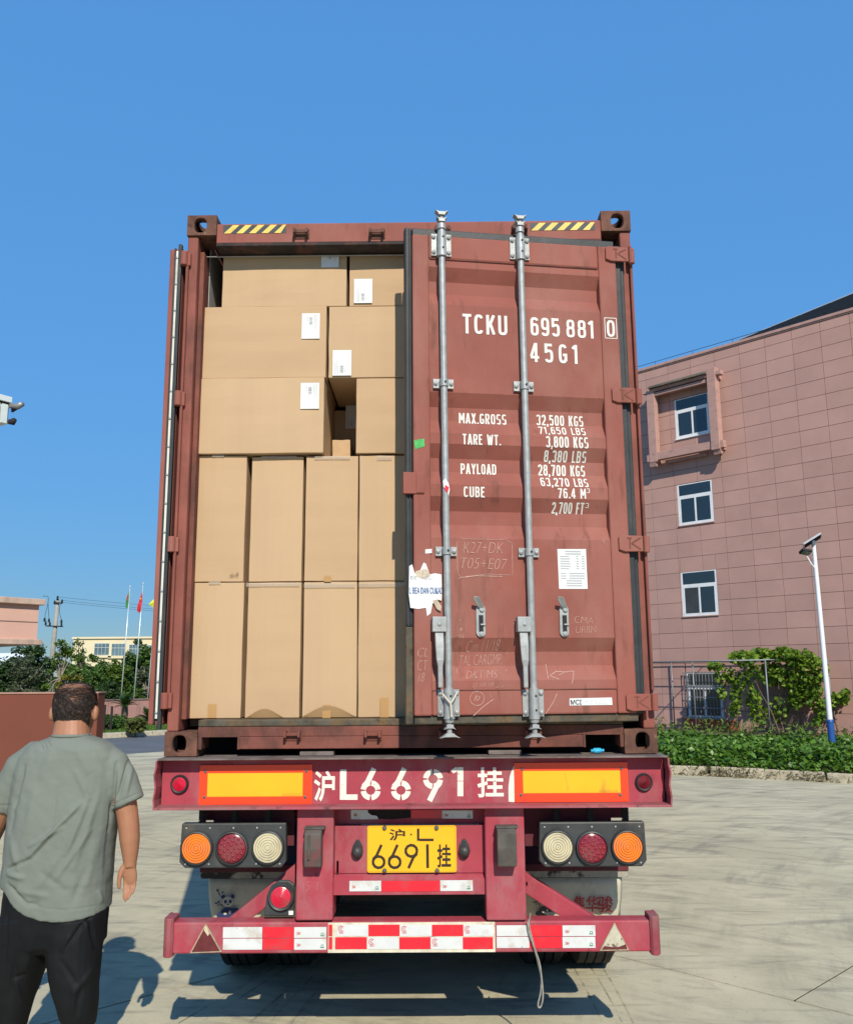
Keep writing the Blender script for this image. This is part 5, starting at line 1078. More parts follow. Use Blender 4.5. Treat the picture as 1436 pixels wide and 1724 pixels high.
b.tube([hc+Vector((0, .092, .03)), hc+Vector((0, .118, -.004)), hc+Vector((0, .124, -.022)), hc+Vector((0, .095, -.028))], [.011, .014, .017, .012], 10)   # nose
b.tube([hc+Vector((-.028, .088, -.055)), hc+Vector((0, .100, -.052)), hc+Vector((.028, .088, -.055))], .009, 8)                                            # lips
b.tube([hc+Vector((-.045, .085, .036)), hc+Vector((0, .101, .034)), hc+Vector((.045, .085, .036))], .010, 8)                                               # brow
b.rings([ering(P((a+c)/2, y)+Vector((0, .01, 0)), (c-a)/2/347, d_, 24) for y, a, c, d_ in ((1254, 80, 164, .085), (1300, 40, 184, .125), (1400, 32, 174, .15), (1500, 30, 164, .15), (1550, 26, 164, .15), (1566, 40, 150, .12))])
b.tube([P(180, 1292), P(199, 1318), P(211, 1352), P(214.5, 1372), P(217, 1392), P(218.5, 1415), P(219, 1435), P(219, 1452), P(219, 1460)], [.05, .056, .055, .052, .0505, .048, .040, .032, .030], 16, flat=.95)
b.tube([P(54, 1294), P(24, 1326), P(6, 1360), P(-8, 1385, .02), P(-28, 1420, .06), P(-40, 1448, .10)], [.05, .056, .054, .050, .042, .031], 16)
def hand(w_, dirv, left, mir=1):
    pass
# right hand, palm towards the camera, thumb on the body side
b.rings([[P(x+dx, y)+Vector((0, dy, 0)) for dx, dy in [(hw_*math.cos(t), th*math.sin(t)) for t in [2*PI*k/14 for k in range(14)]]] for y, x, hw_, th in ((1452, 219, 9.5, .021), (1462, 218.5, 11.0, .021), (1474, 219, 12.2, .019), (1484, 219, 11.5, .016), (1489, 219, 9.5, .012))])
fing = [([(210.5, 1458, -.010), (206, 1468, -.018), (203.6, 1480, -.022), (203.2, 1490, -.022), (204, 1496, -.021)], [.0150, .0135, .0105, .0095, .006]),
        ([(211.5, 1482, -.004), (211.4, 1494, -.010), (211.2, 1504, -.016), (210.6, 1513, -.020)], [.0086, .008, .0072, .005]),
        ([(216.8, 1485, -.002), (216.4, 1498, -.009), (215.2, 1508, -.017), (213.6, 1517, -.024)], [.0086, .008, .0072, .005]),
        ([(222, 1484, -.000), (222.2, 1496, -.008), (220.6, 1505, -.018), (218.4, 1513, -.026)], [.0084, .0078, .007, .005]),
        ([(227, 1480, .002), (227.6, 1490, -.005), (226.4, 1498, -.014), (224.6, 1505, -.021)], [.0074, .0068, .0062, .0045])]
for pts, rr in fing: b.tube(smooth_path([P(x, y, dy) for x, y, dy in pts], 3), list(np.interp(np.linspace(0, 1, 3*(len(pts)-1)+1), np.linspace(0, 1, len(pts)), rr)), 10)
lw = P(-40, 1448, .10); ld = (P(-46, 1468, .12)-lw).normalized()
b.tube([lw-ld*.01, lw+ld*.04, lw+ld*.085], [.030, .037, .028], 12, flat=.5)
for k in range(4):
    o_ = Vector((-.026+.0175*k, 0, 0)); ln = (.065, .075, .07, .055)[k]; b.tube([lw+ld*.07+o_, lw+ld*(.085+ln*.5)+o_, lw+ld*(.08+ln)+o_+Vector((0, .012, -.006))], [.0098, .009, .007], 8)
b.tube([lw+ld*.02+Vector((.02, 0, 0)), lw+ld*.055+Vector((.046, .012, 0)), lw+ld*.085+Vector((.05, .02, 0))], [.014, .011, .008], 8)
fr_, fl_ = P(137, 1716), P(6, 1716)
zk = lambda z: Vector((0, 0, z))
b.tube([P(130, 1560), P(132, 1640), Vector((fr_.x+.005, -.21, .30)), Vector((fr_.x, -.22, .17)), Vector((fr_.x, -.22, .085)), Vector((fr_.x, -.22, .05))], [.10, .075, .055, .044, .040, .042], 14)
b.tube([P(48, 1560), P(30, 1640, .02), Vector((fl_.x+.03, -.19, .34)), Vector((fl_.x+.01, -.19, .18)), Vector((fl_.x, -.19, .085)), Vector((fl_.x, -.19, .05))], [.10, .075, .055, .044, .040, .042], 14)
for fx, fy in ((fr_.x, -.22), (fl_.x, -.19)):
    b.rings([[Vector((fx+.042*wd*math.cos(t), fy+yy, .012+max(-.008, hh*.5+hh*.5*math.sin(t)))) for t in [2*PI*k/12 for k in range(12)]] for yy, wd, hh in ((-.06, .5, .05), (-.04, .8, .075), (.02, .85, .07), (.10, 1.05, .05), (.16, 1.0, .035), (.195, .5, .025))])
m_skin = M('skin', (.325, .150, .082), .5, var=.12, vs=9, dirt=((.36, .13, .08), .4, 11, None, .5, .75), bump=.0006, bs=180)
body = finish(remesh(b, .0038, 5), 'body', m_skin, man)
for sg in (-1, 1):
    e = MB(); c = hc+Vector((sg*.032, .088, .012)); e.lathe([(.001, -.012), (.009, -.008), (.012, 0), (.009, .008), (.001, .012)], c, (0, 1, 0), 12); e.build('eye', M('eye', (.03, .02, .015), .2), man, smooth=True)
# hair: dark close-cropped sides, thin crown; strands over a scalp shell
m_hair = M('hair', (.022, .016, .013), .55, island=.6); m_hair2 = M('scalp_hair', (.055, .034, .024), .85, var=.5, vs=90, dirt=((.20, .1, .06), .6, 60, None, .5, .75), bump=.004, bs=200)
def head_pt(th, zt, grow=0.0):
    """point of the head surface at angle th and height fraction along hd"""
    t = min(max(zt, 0), 1)*(len(hd)-1); i = min(int(t), len(hd)-2); f = t-i
    y = hd[i][0]*(1-f)+hd[i+1][0]*f; x = hd[i][1]*(1-f)+hd[i+1][1]*f; rx = hd[i][2]*(1-f)+hd[i+1][2]*f; ry = hd[i][3]*(1-f)+hd[i+1][3]*f
    c = P(x, y)+Vector((0, .03, 0)); return Vector((c.x+(rx+grow)*math.cos(th), c.y+(ry+grow)*math.sin(th), c.z+grow*(.6 if zt < .2 else 0)))
def hair_ok(th, zt):
    back = -math.sin(th)                                                  # 1 at the nape, -1 at the brow
    low = .73+.04*math.sin(th*9) if back > -.15 else .42
    crown = zt < (.36+.06*math.sin(th*5+1) if back > -.3 else .30)
    return zt < low, crown
mb = MB(); n1, n2 = 72, 40; idx = {}
for j in range(n2+1):
    for i in range(n1): idx[i, j] = len(mb.v); mb.v.append(tuple(head_pt(2*PI*i/n1, j/n2*.82, .0045+.002*noise.noise((i*.4, j*.5, 0)))))
for j in range(n2):
    for i in range(n1):
        ok, cr = hair_ok(2*PI*(i+.5)/n1, (j+.5)/n2*.82)
        if ok and not cr and not (abs(math.cos(2*PI*(i+.5)/n1)) > .93 and (j+.5)/n2*.82 > .52): mb.f.append((idx[i, j], idx[(i+1) % n1, j], idx[(i+1) % n1, j+1], idx[i, j+1])); mb.mi.append(0)
hs = mb.build('hair', m_hair2, man, smooth=True)
mb = MB(); random.seed(21)
for _ in range(15000):
    th = random.uniform(0, 2*PI); zt = random.random()**.8*.75; ok, cr = hair_ok(th, zt)
    if not ok or (cr and random.random() > .09+.6*max(0, zt-.16)/.22): continue
    if abs(math.cos(th)) > .92 and zt > .5: continue
    a = head_pt(th, zt, .003); l_ = random.uniform(.03, .075)
    dth = random.gauss(.12, .15) if not cr else random.gauss(.8, .5); b_ = head_pt(th+dth*.5, zt+l_*.6*(1 if not cr else random.uniform(-.6, 1)), .0060+random.random()*.003); c_ = head_pt(th+dth, zt+l_*(1 if not cr else random.uniform(-.8, 1)), .0045+random.random()*.004)
    s_ = Vector((random.gauss(0, 1), random.gauss(0, 1), random.gauss(0, 1))).normalized()*.0006
    mb.add([a-s_, a+s_, b_+s_, b_-s_, c_], [(0, 1, 2, 3), (3, 2, 4)])
mb.build('hair_strands', m_hair, hs, fix=False)
# T-shirt
def hemz(x, y):
    px_ = to_px((x, YP_-.1, .75))[0]; yy = np.interp(px_, [5, 12, 25, 45, 70, 100, 135, 160, 180], [1494, 1500, 1514, 1528, 1537, 1540, 1539, 1534, 1528]); return P(px_, yy).z
tor = [(1237, 96, 149, .072, -.01), (1242, 84, 162, .090, -.01), (1247, 68, 176, .105, -.008), (1256, 52, 190, .12, -.004), (1272, 38, 198, .135, 0), (1300, 28, 198, .15, .005), (1350, 22, 194, .17, .012), (1400, 17, 187, .182, .02), (1450, 12, 180.5, .19, .025), (1480, 7, 178, .192, .028), (1486, 6.5, 177, .19, .03)]
sb_ = MB(); rs = [ering(P((a+c)/2, y)+Vector((0, dy, 0)), (c-a)/2/347, d_, 36, 2.5) for y, a, c, d_, dy in tor]
rs.append(ering(P(92, 1520)+Vector((0, .03, 0)), 83/347, .188, 36, 2.5, hemz)); rs[-1] = [Vector((q.x, q.y, min(q.z, rs[-2][0].z-.004))) for q in rs[-1]]
hc_ = sum(rs[-1], Vector())/len(rs[-1])
rs.append([hc_+(q-hc_)*.93+Vector((0, 0, (q.z-hc_.z)*.07)) for q in rs[-1]]); rs.append([Vector((hc_.x+(q.x-hc_.x)*.97, hc_.y+(q.y-hc_.y)*.97, max(q.z, hc_.z)+.05)) for q in rs[-1]])
sb_.rings(rs)
sb_.tube([P(140, 1272), P(168, 1276), P(188, 1290), P(203, 1318), P(213.5, 1345), P(216.5, 1353)], [.06, .078, .08, .077, .0735, .0725], 24, flat=1.05)
sb_.tube([P(90, 1272), P(62, 1276), P(38, 1294), P(18, 1328), P(3, 1356), P(0, 1363)], [.06, .078, .08, .076, .070, .069], 24, flat=1.05)
folds = [((189, 1355), (236, 1335), -.0030, 1.1), ((18, 1356), (-6, 1356), -.0030, 1.1), ((14, 1493), (44, 1520), -.0022, 1.1), ((44, 1520), (78, 1531), -.0022, 1.1), ((78, 1531), (112, 1533), -.0022, 1.1), ((112, 1533), (172, 1524), -.0022, 1.1), ((160, 1262), (182, 1300), -.003, 1.6), ((100, 1262), (150, 1266), .003, 6), ((128, 1300), (150, 1345), .005, 5), ((105, 1395), (50, 1425), .006, 3.5), ((150, 1400), (95, 1480), .006, 4.5), ((95, 1330), (85, 1395), -.004, 5), ((70, 1470), (110, 1500), -.004, 6), ((132, 1357), (40, 1452), .013, 3.5), ((122, 1357), (84, 1405), .008, 3), ((147, 1348), (112, 1436), .008, 5), ((165, 1340), (125, 1458), .007, 6), ((112, 1372), (60, 1440), -.008, 5), ((14, 1464), (52, 1446), -.010, 3.5), ((12, 1472), (40, 1480), .008, 5), ((40, 1292), (24, 1355), -.010, 3.5), ((196, 1290), (184, 1395), -.012, 3.2),
         ((184, 1395), (178, 1470), -.006, 5), ((66, 1247), (73, 1264), -.006, 2), ((72, 1246), (79, 1262), -.006, 2), ((78, 1244), (85, 1258), -.005, 2), ((12, 1489), (44, 1523), -.006, 3.5), ((44, 1523), (66, 1522), -.004, 4), ((30, 1500), (80, 1510), .006, 6), ((216, 1284), (199, 1342), -.010, 2.6), ((222, 1292), (210, 1345), .006, 3.5), ((60, 1330), (45, 1400), .005, 7), ((170, 1400), (140, 1500), .005, 8), ((100, 1440), (60, 1500), .005, 7), ((150, 1455), (120, 1525), -.005, 6), ((165, 1500), (172, 1520), .006, 4), ((130, 1260), (150, 1300), .004, 9), ((90, 1265), (70, 1310), .004, 8), ((20, 1420), (30, 1465), .006, 5), ((25, 1345), (18, 1400), -.006, 4)]
def fold_disp(co, nrm):
    if nrm.y > .35: return 0.0
    x, y = to_px(co); d_ = 0.0
    for (x0, y0), (x1, y1), amp, wd in folds:
        dx, dy = x1-x0, y1-y0; l2 = dx*dx+dy*dy; t = ((x-x0)*dx+(y-y0)*dy)/l2
        if -.15 < t < 1.15:
            q = ((x-x0)*dy-(y-y0)*dx)/math.sqrt(l2); tp = max(0, math.sin(PI*min(max(t*.85+.075, 0), 1)))**.6
            d_ += amp*math.exp(-(q/wd)**2)*tp
    d_ *= 1.45
    d_ += .0035*noise.noise((co.x*7+co.z*5, co.y*4, co.z*4-co.x*5))+.0022*noise.noise((co.x*22+co.z*16, co.y*10, co.z*12-co.x*9))+.0008*noise.noise((co.x*55, co.y*30, co.z*50))
    return d_
m_shirt = M('shirt_cotton', (.163, .181, .156), .9, var=.05, vs=4, bump=.0004, bs=500, spec=.2)
finish(remesh(sb_, .0055, 9, fold_disp), 't_shirt', m_shirt, man)
mb = MB(); n = 30; rc = ering(P(122.5, 1238)+Vector((0, -.01, 0)), .082, .084, n); mb.tube(rc+[rc[0]], .0075, 8); mb.build('collar', m_shirt, man, smooth=True)
# trousers
pb = MB()
pb.rings([ering(P((a+c)/2, y)+Vector((0, .02, 0)), (c-a)/2/347, d_, 28, 2.5) for y, a, c, d_ in ((1490, 14, 171, .165), (1530, 9, 172, .17), (1560, 4, 170, .165), (1585, 2, 168, .15), (1598, 14, 158, .12))])
def leg(rows): pb.rings([ering(P((a+c)/2, y)+Vector((0, dy, 0)), (c-a)/2/347, d_, 24, 2.4) for y, a, c, d_, dy in rows])
leg(((1540, 84, 172, .155, .01), (1575, 84, 169, .15, .0), (1600, 86, 166.5, .14, -.01), (1640, 92, 164.5, .125, -.02), (1680, 103, 163.5, .11, -.02), (1700, 108, 162, .10, -.02), (1714, 112, 160, .09, -.02), (1724, 114, 158, .085, -.02)))
leg(((1540, 8, 88, .155, .01), (1575, 3, 88, .15, .015), (1600, -2, 84, .14, .02), (1640, -10, 64, .125, .03), (1680, -18, 50, .11, .03), (1705, -22, 42, .10, .03), (1720, -22, 37, .095, .03), (1736, -22, 34, .09, .03)))
pf = [((166, 1520), (108, 1600), -.012, 3), ((140, 1540), (150, 1585), .010, 4), ((150, 1545), (162, 1600), -.010, 3), ((118, 1575), (102, 1605), .008, 3), ((100, 1615), (130, 1660), -.008, 4), ((160, 1625), (125, 1675), .010, 5), ((125, 1660), (122, 1712), .008, 3), ((140, 1640), (128, 1712), -.007, 4), ((30, 1600), (15, 1690), -.008, 4), ((12, 1500), (8, 1660), -.010, 3), ((45, 1640), (20, 1650), -.008, 3), ((60, 1560), (40, 1640), .007, 6), ((22, 1645), (38, 1690), .008, 3)]
def pants_disp(co, nrm):
    x, y = to_px(co); d_ = 0.0
    if nrm.y < .35:
        for (x0, y0), (x1, y1), amp, wd in pf:
            dx, dy = x1-x0, y1-y0; l2 = dx*dx+dy*dy; t = ((x-x0)*dx+(y-y0)*dy)/l2
            if 0 < t < 1: d_ += amp*math.exp(-(((x-x0)*dy-(y-y0)*dx)/math.sqrt(l2)/wd)**2)*math.sin(PI*t)**.6
    return d_+.006*noise.noise((co.x*11, co.y*8, co.z*8))+.003*noise.noise((co.x*26, co.y*20, co.z*16))
m_pants = M('black_trousers', (.006, .0065, .0075), .7, var=.2, vs=6, spec=.2)
finish(remesh(pb, .0068, 2, pants_disp), 'trousers', m_pants, man)
for fx, fy in ((fr_.x, -.22), (fl_.x, -.19)):
    mb = MB(); pts = [(fx+.05*math.cos(t)*(1 if math.sin(t) < 0 else 1.05), fy+.065+.145*math.sin(t)) for t in [2*PI*k/20 for k in range(20)]]
    mb.prism([(a, c, .001) for a, c in pts], (0, 0, .022)); sl = mb.build('sandal', M('sandal', (.03, .028, .026), .7), man, bevel=.006)
    mb = MB(); mb.tube([(fx-.05, fy+.10, .022), (fx-.035, fy+.11, .062), (fx, fy+.11, .072), (fx+.035, fy+.11, .062), (fx+.05, fy+.10, .022)], .014, 8); mb.build('strap', M('sandal_strap', (.03, .028, .026), .7), sl, smooth=True)
# ------------------------------------------------------------------ foliage helpers
def leafm(name, lo, hi, trans=.25, rough=.5):
    m = bpy.data.materials.new(name); m.use_nodes = True; t = m.node_tree; N = t.nodes; p = N['Principled BSDF']; p.inputs['Roughness'].default_value = rough; p.inputs['Specular IOR Level'].default_value = .35
    g = N.new('ShaderNodeNewGeometry'); r = N.new('ShaderNodeValToRGB'); r.color_ramp.elements[0].color = (*lo, 1); r.color_ramp.elements[1].color = (*hi, 1)
    t.links.new(g.outputs['Random Per Island'], r.inputs[0]); t.links.new(r.outputs[0], p.inputs['Base Color'])
    tr = N.new('ShaderNodeBsdfTranslucent'); t.links.new(r.outputs[0], tr.inputs[0]); mx = N.new('ShaderNodeMixShader'); mx.inputs[0].default_value = trans
    t.links.new(p.outputs[0], mx.inputs[1]); t.links.new(tr.outputs[0], mx.inputs[2]); t.links.new(mx.outputs[0], N['Material Output'].inputs[0]); return m
def leaf_mesh(name, cen, size, base, up=.35, asp=.62, seed=1, droop=None):
    """many separate leaf blades (two triangles folded along the midrib) as one mesh"""
    r = np.random.default_rng(seed); n = len(cen); d = r.normal(size=(n, 3)); d[:, 2] = d[:, 2]*.6+(0 if droop is None else droop); d /= np.linalg.norm(d, axis=1)[:, None]
    nm = r.normal(size=(n, 3)); nm[:, 2] += up*3; s = np.cross(d, nm); s /= np.linalg.norm(s, axis=1)[:, None]+1e-9; nn = np.cross(s, d)
    sz = size*r.uniform(.6, 1.35, (n, 1)); c = np.asarray(cen)-np.array(base)
    V = np.stack([c-d*sz*.5, c+s*sz*asp*.5+nn*sz*.10, c+d*sz*.5, c-s*sz*asp*.5+nn*sz*.10], 1).reshape(-1, 3)
    me = bpy.data.meshes.new(name); me.vertices.add(4*n); me.vertices.foreach_set('co', V.ravel().astype(np.float32))
    k = np.arange(n)[:, None]*4; F = np.concatenate([k+np.array([0, 1, 2]), k+np.array([0, 2, 3])], 1).reshape(-1)
    me.loops.add(6*n); me.loops.foreach_set('vertex_index', F.astype(np.int32)); me.polygons.add(2*n); me.polygons.foreach_set('loop_start', np.arange(0, 6*n, 3, dtype=np.int32)); me.update(); me.validate(); return me
L_dark = leafm('leaf_dark', (.018, .042, .014), (.06, .115, .026)); L_mid = leafm('leaf_mid', (.03, .07, .014), (.10, .185, .03)); L_lite = leafm('leaf_light', (.045, .09, .012), (.14, .22, .03))
L_vine = leafm('leaf_vine', (.05, .13, .012), (.24, .36, .035), .35); L_hedge = leafm('leaf_hedge', (.03, .09, .010), (.125, .25, .03), .2, .4); L_yel = leafm('leaf_yellow', (.10, .12, .012), (.26, .22, .03)); L_grey = leafm('leaf_grey', (.05, .07, .035), (.12, .14, .075))
L_dry = leafm('dry_weed', (.12, .11, .04), (.25, .21, .10)); L_grass = leafm('grass_blade', (.05, .11, .012), (.13, .22, .03))
m_bark = M('bark', (.12, .09, .065), .9, var=.3, vs=9, bump=.01, bs=20); m_barkp = M('pale_bark', (.26, .22, .17), .9, var=.3, vs=9)
def clumped(c, rad, n, clumps, seed, flat=.8, hollow=.25):
    r = np.random.default_rng(seed); d = r.normal(size=(clumps, 3)); d /= np.linalg.norm(d, axis=1)[:, None]; rr = (hollow+(1-hollow)*r.random((clumps, 1))**.6)
    cc = d*rr*np.array(rad)*r.uniform(.75, 1.12, (clumps, 1)); k = r.integers(0, clumps, n); cr = r.uniform(.16, .36, clumps)*np.mean(rad)
    q = r.normal(size=(n, 3)); q /= np.linalg.norm(q, axis=1)[:, None]; q *= (r.random((n, 1))**.45)*cr[k][:, None]; q[:, 2] *= flat
    return np.array(c)+cc[k]+q, np.array(c)+cc
def tree(name, label, base, h, rad, n, leaf, mat, seed, clumps=40, trunk=.09, bark=None, group=None, cat='tree', low=.45, sparse=False, bare=0):
    t = thing(name, label, cat, base, group); b = vv(base); cz = h-rad[2]; c = (b.x, b.y, b.z+max(cz, rad[2]*low)); random.seed(seed)
    pts, cc = clumped(c, rad, n, clumps, seed)
    pts = pts[pts[:, 2] > b.z+.05]
    o = link_mesh('crown', leaf_mesh('crown', pts, leaf, base, seed=seed), mat, t); o['kind'] = 'stuff'
    mb = MB(); top = vv(c); mb.tube([b-Vector((0, 0, .1)), b+(top-b)*.5+Vector((random.uniform(-.1, .1), 0, 0)), top], [trunk, trunk*.75, trunk*.35], 8)
    tk = mb.build('trunk', bark or m_bark, t, smooth=True)
    for k in range(min(len(cc), 9+bare)):
        q = vv(cc[k]); s_ = b+(top-b)*random.uniform(.35, .95); mb = MB(); mid = s_*.5+q*.5+Vector((0, 0, .12*(q-s_).length)); e = q+((q-s_)*.35 if k < bare else Vector((0, 0, 0))); mb.tube(smooth_path([s_, mid, e], 3), list(np.linspace(trunk*.4, trunk*.10, 7)), 6); mb.build('limb', bark or m_bark, tk, smooth=True)
    return t
def pxtree(name, label, x, ytop, wpx, depth, n, leaf, mat, seed, ybase=None, fat=1.0, **k):
    Y = depth+CAMP.y; top = A(x, ytop, Y); w_ = wpx/FPX*depth; base = (top.x, Y, .1); h = top.z-.1; rz = min(h*.52, w_*.75*fat)
    return tree(name, label, base, h, (w_/2, w_/2*.8, rz), n, leaf, mat, seed, **k)

# ------------------------------------------------------------------ right: the tiled building
TH = math.radians(44); WD = Vector((math.sin(TH), -math.cos(TH), 0)); WN = Vector((-math.cos(TH), -math.sin(TH), 0)); W0 = Vector((7.552, 24.494, 0))
def Wp(u, z, off=0.0): return W0+WD*u+WN*off+Vector((0, 0, z))
bld = thing('tiled_building', 'four-storey building clad in dusty rose panels behind the planting bed', 'building', (W0.x+5, W0.y+2, 0))
def _pan(m, t, p, out, nz, ramp, mix):
    oi = t.nodes.new('ShaderNodeObjectInfo'); t.links.new(mix(oi.outputs['Random'], mix(1.0, out, (.93, .93, .94), 'MULTIPLY'), mix(1.0, out, (1.04, 1.05, 1.05), 'MULTIPLY')), p.inputs['Base Color'])
m_bt = M('rose_wall_panel', (.46, .27, .225), .75, var=.07, vs=1.1, dirt=((.40, .25, .21), .5, .9, (1, 1, .6), .5, .75), bump=.0015, bs=26, spec=.25, extra=_pan)
m_bj = M('panel_joint', (.17, .10, .085), .9); m_bs = M('rose_surround', (.445, .262, .22), .75, var=.08, vs=2, dirt=((.16, .10, .08), .6, 3, (1, 1, 3), .52, .75)); m_frame = M('white_window_frame', (.75, .76, .76), .4)
def _glass(m, t, p, out, nz, ramp, mix): p.inputs['Coat Weight'].default_value = .6
m_glass = M('window_glass', (.014, .022, .026), .08, spec=.7, extra=_glass); m_curt = M('curtain_behind', (.05, .055, .055), .25, var=.25, vs=1.2)
m_coping = M('roof_coping', (.43, .26, .22), .8, var=.12)
U0, DU, Z0r, DZ = .609-.845*4, .845, 11.615-.4755*25, .4755; ZT = 11.96; UE = 16.0
mb = MB(); cw = [Wp(U0-.02, -.1), Wp(UE, -.1), Wp(UE, -.1)-WN*12, Wp(U0-.02, -.1)-WN*12]; mb.prism(cw, (0, 0, ZT+.06)); wall = mb.build('wall', m_bj, bld)
mb = MB(); c0, c1 = Wp(U0-.08, 0, .07), Wp(UE, 0, .07); c2, c3 = Wp(UE, 0, -.25), Wp(U0-.08, 0, -.25)
mb.prism([(*q.xy, ZT+.0) for q in (c0, c1, c2, c3)], (0, 0, .085)); mb.prism([(*q.xy, ZT-.04) for q in (Wp(U0-.05, 0, .045), Wp(UE, 0, .045), Wp(UE, 0, -.1), Wp(U0-.05, 0, -.1))], (0, 0, .0395)); mb.build('coping', m_coping, bld, bevel=.006)
wins = [(.79, 2.02, 9.325, 10.65), (.71, 1.94, 6.467, 7.80), (.66, 1.89, 3.565, 4.96), (.645, 1.85, .435, 1.81)]
def add_panel(u0, u1, z0, z1):
    g_ = .0055
    if u1-u0 < .05 or z1-z0 < .04: return
    mb = MB(); c = Wp((u0+u1)/2, (z0+z1)/2, .010+random.uniform(-.0015, .0015)); mb.obox(c, WD*((u1-u0)/2-g_), WN*.009, Vector((0, 0, (z1-z0)/2-g_))); mb.build('panel', m_bt, wall, bevel=.003)
random.seed(4); ncol = int((UE-U0)/DU)
for i in range(ncol):
    for j in range(26):
        u0, u1, z0, z1 = U0+i*DU, U0+(i+1)*DU, Z0r+j*DZ, min(Z0r+(j+1)*DZ, ZT-.042)
        if z1 <= z0: continue
        z0 = max(z0, -.05); pcs = [(u0, u1, z0, z1)]
        for wu0, wu1, wz0, wz1 in wins:
            nx_ = []
            for a0, a1, b0, b1 in pcs:
                if a1 <= wu0 or a0 >= wu1 or b1 <= wz0 or b0 >= wz1: nx_.append((a0, a1, b0, b1)); continue
                if a0 < wu0: nx_.append((a0, wu0, b0, b1))
                if a1 > wu1: nx_.append((wu1, a1, b0, b1))
                m0, m1 = max(a0, wu0), min(a1, wu1)
                if b0 < wz0: nx_.append((m0, m1, b0, wz0))
                if b1 > wz1: nx_.append((m0, m1, wz1, b1))
            pcs = nx_
        for q in pcs: add_panel(*q)
def wbar(mb, u0, u1, z0, z1, o0, o1): return mb.obox(Wp((u0+u1)/2, (z0+z1)/2, (o0+o1)/2), WD*((u1-u0)/2), WN*((o1-o0)/2), Vector((0, 0, (z1-z0)/2)))
for k, (u0, u1, z0, z1) in enumerate(wins):
    zt_ = z0+(z1-z0)*.66; f = .055; um = (u0+u1)/2; mb = MB()
    wbar(mb, u0, u0+f, z0, z1, .002, .012); wbar(mb, u1-f, u1, z0, z1, .002, .012); wbar(mb, u0+f, u1-f, z0, z0+f, .002, .012); wbar(mb, u0+f, u1-f, z1-f*.5, z1, .002, .012); wbar(mb, u0+f, u1-f, zt_, zt_+.085, .002, .014)
    win = mb.build('window', m_frame, bld)
    for a, b in ((u0+f, um+.03), (um-.03, u1-f)):
        mb = MB(); s_ = .048; wbar(mb, a, a+s_, z0+f, zt_, .006 if a < um-.1 else .003, .0135 if a < um-.1 else .011); wbar(mb, b-s_, b, z0+f, zt_, .006 if a < um-.1 else .003, .0137 if a < um-.1 else .0112)
        wbar(mb, a+s_, b-s_, z0+f, z0+f+s_*.7, .004, .0132); wbar(mb, a+s_, b-s_, zt_-s_*.6, zt_, .004, .0132); mb.build('sash', m_frame, win)
        mb = MB(); wbar(mb, a+s_, b-s_, z0+f+s_*.7, zt_-s_*.6, .002, .0042); mb.build('pane', m_curt if (k == 2 and a < um-.1) else m_glass, win)
    mb = MB(); wbar(mb, u0+f, u1-f, zt_+.085, z1-f*.5, .001, .004); mb.build('pane', m_glass, win)
    mb = MB(); wbar(mb, u0-.02, u1+.02, z0-.03, z0-.001, .02, .055); mb.build('sill', m_bt if k else m_frame, win)
    if k == 3:
        mb = MB()                                                        # burglar bars in front of the lowest window
        for i in range(13): uu = u0-.05+(u1-u0+.1)*i/12; mb.tube([Wp(uu, z0-.02, .10), Wp(uu, z1+.04, .10)], .012, 6)
        for zz_ in (z0+.03, z0+.32, z0+.64, z0+.97, z1): mb.obox(Wp((u0+u1)/2, zz_, .10), WD*((u1-u0)/2+.07), WN*.006, Vector((0, 0, .016)))
        mb.build('window_grille', M('grille_grey', (.22, .22, .22), .5, .3), win)
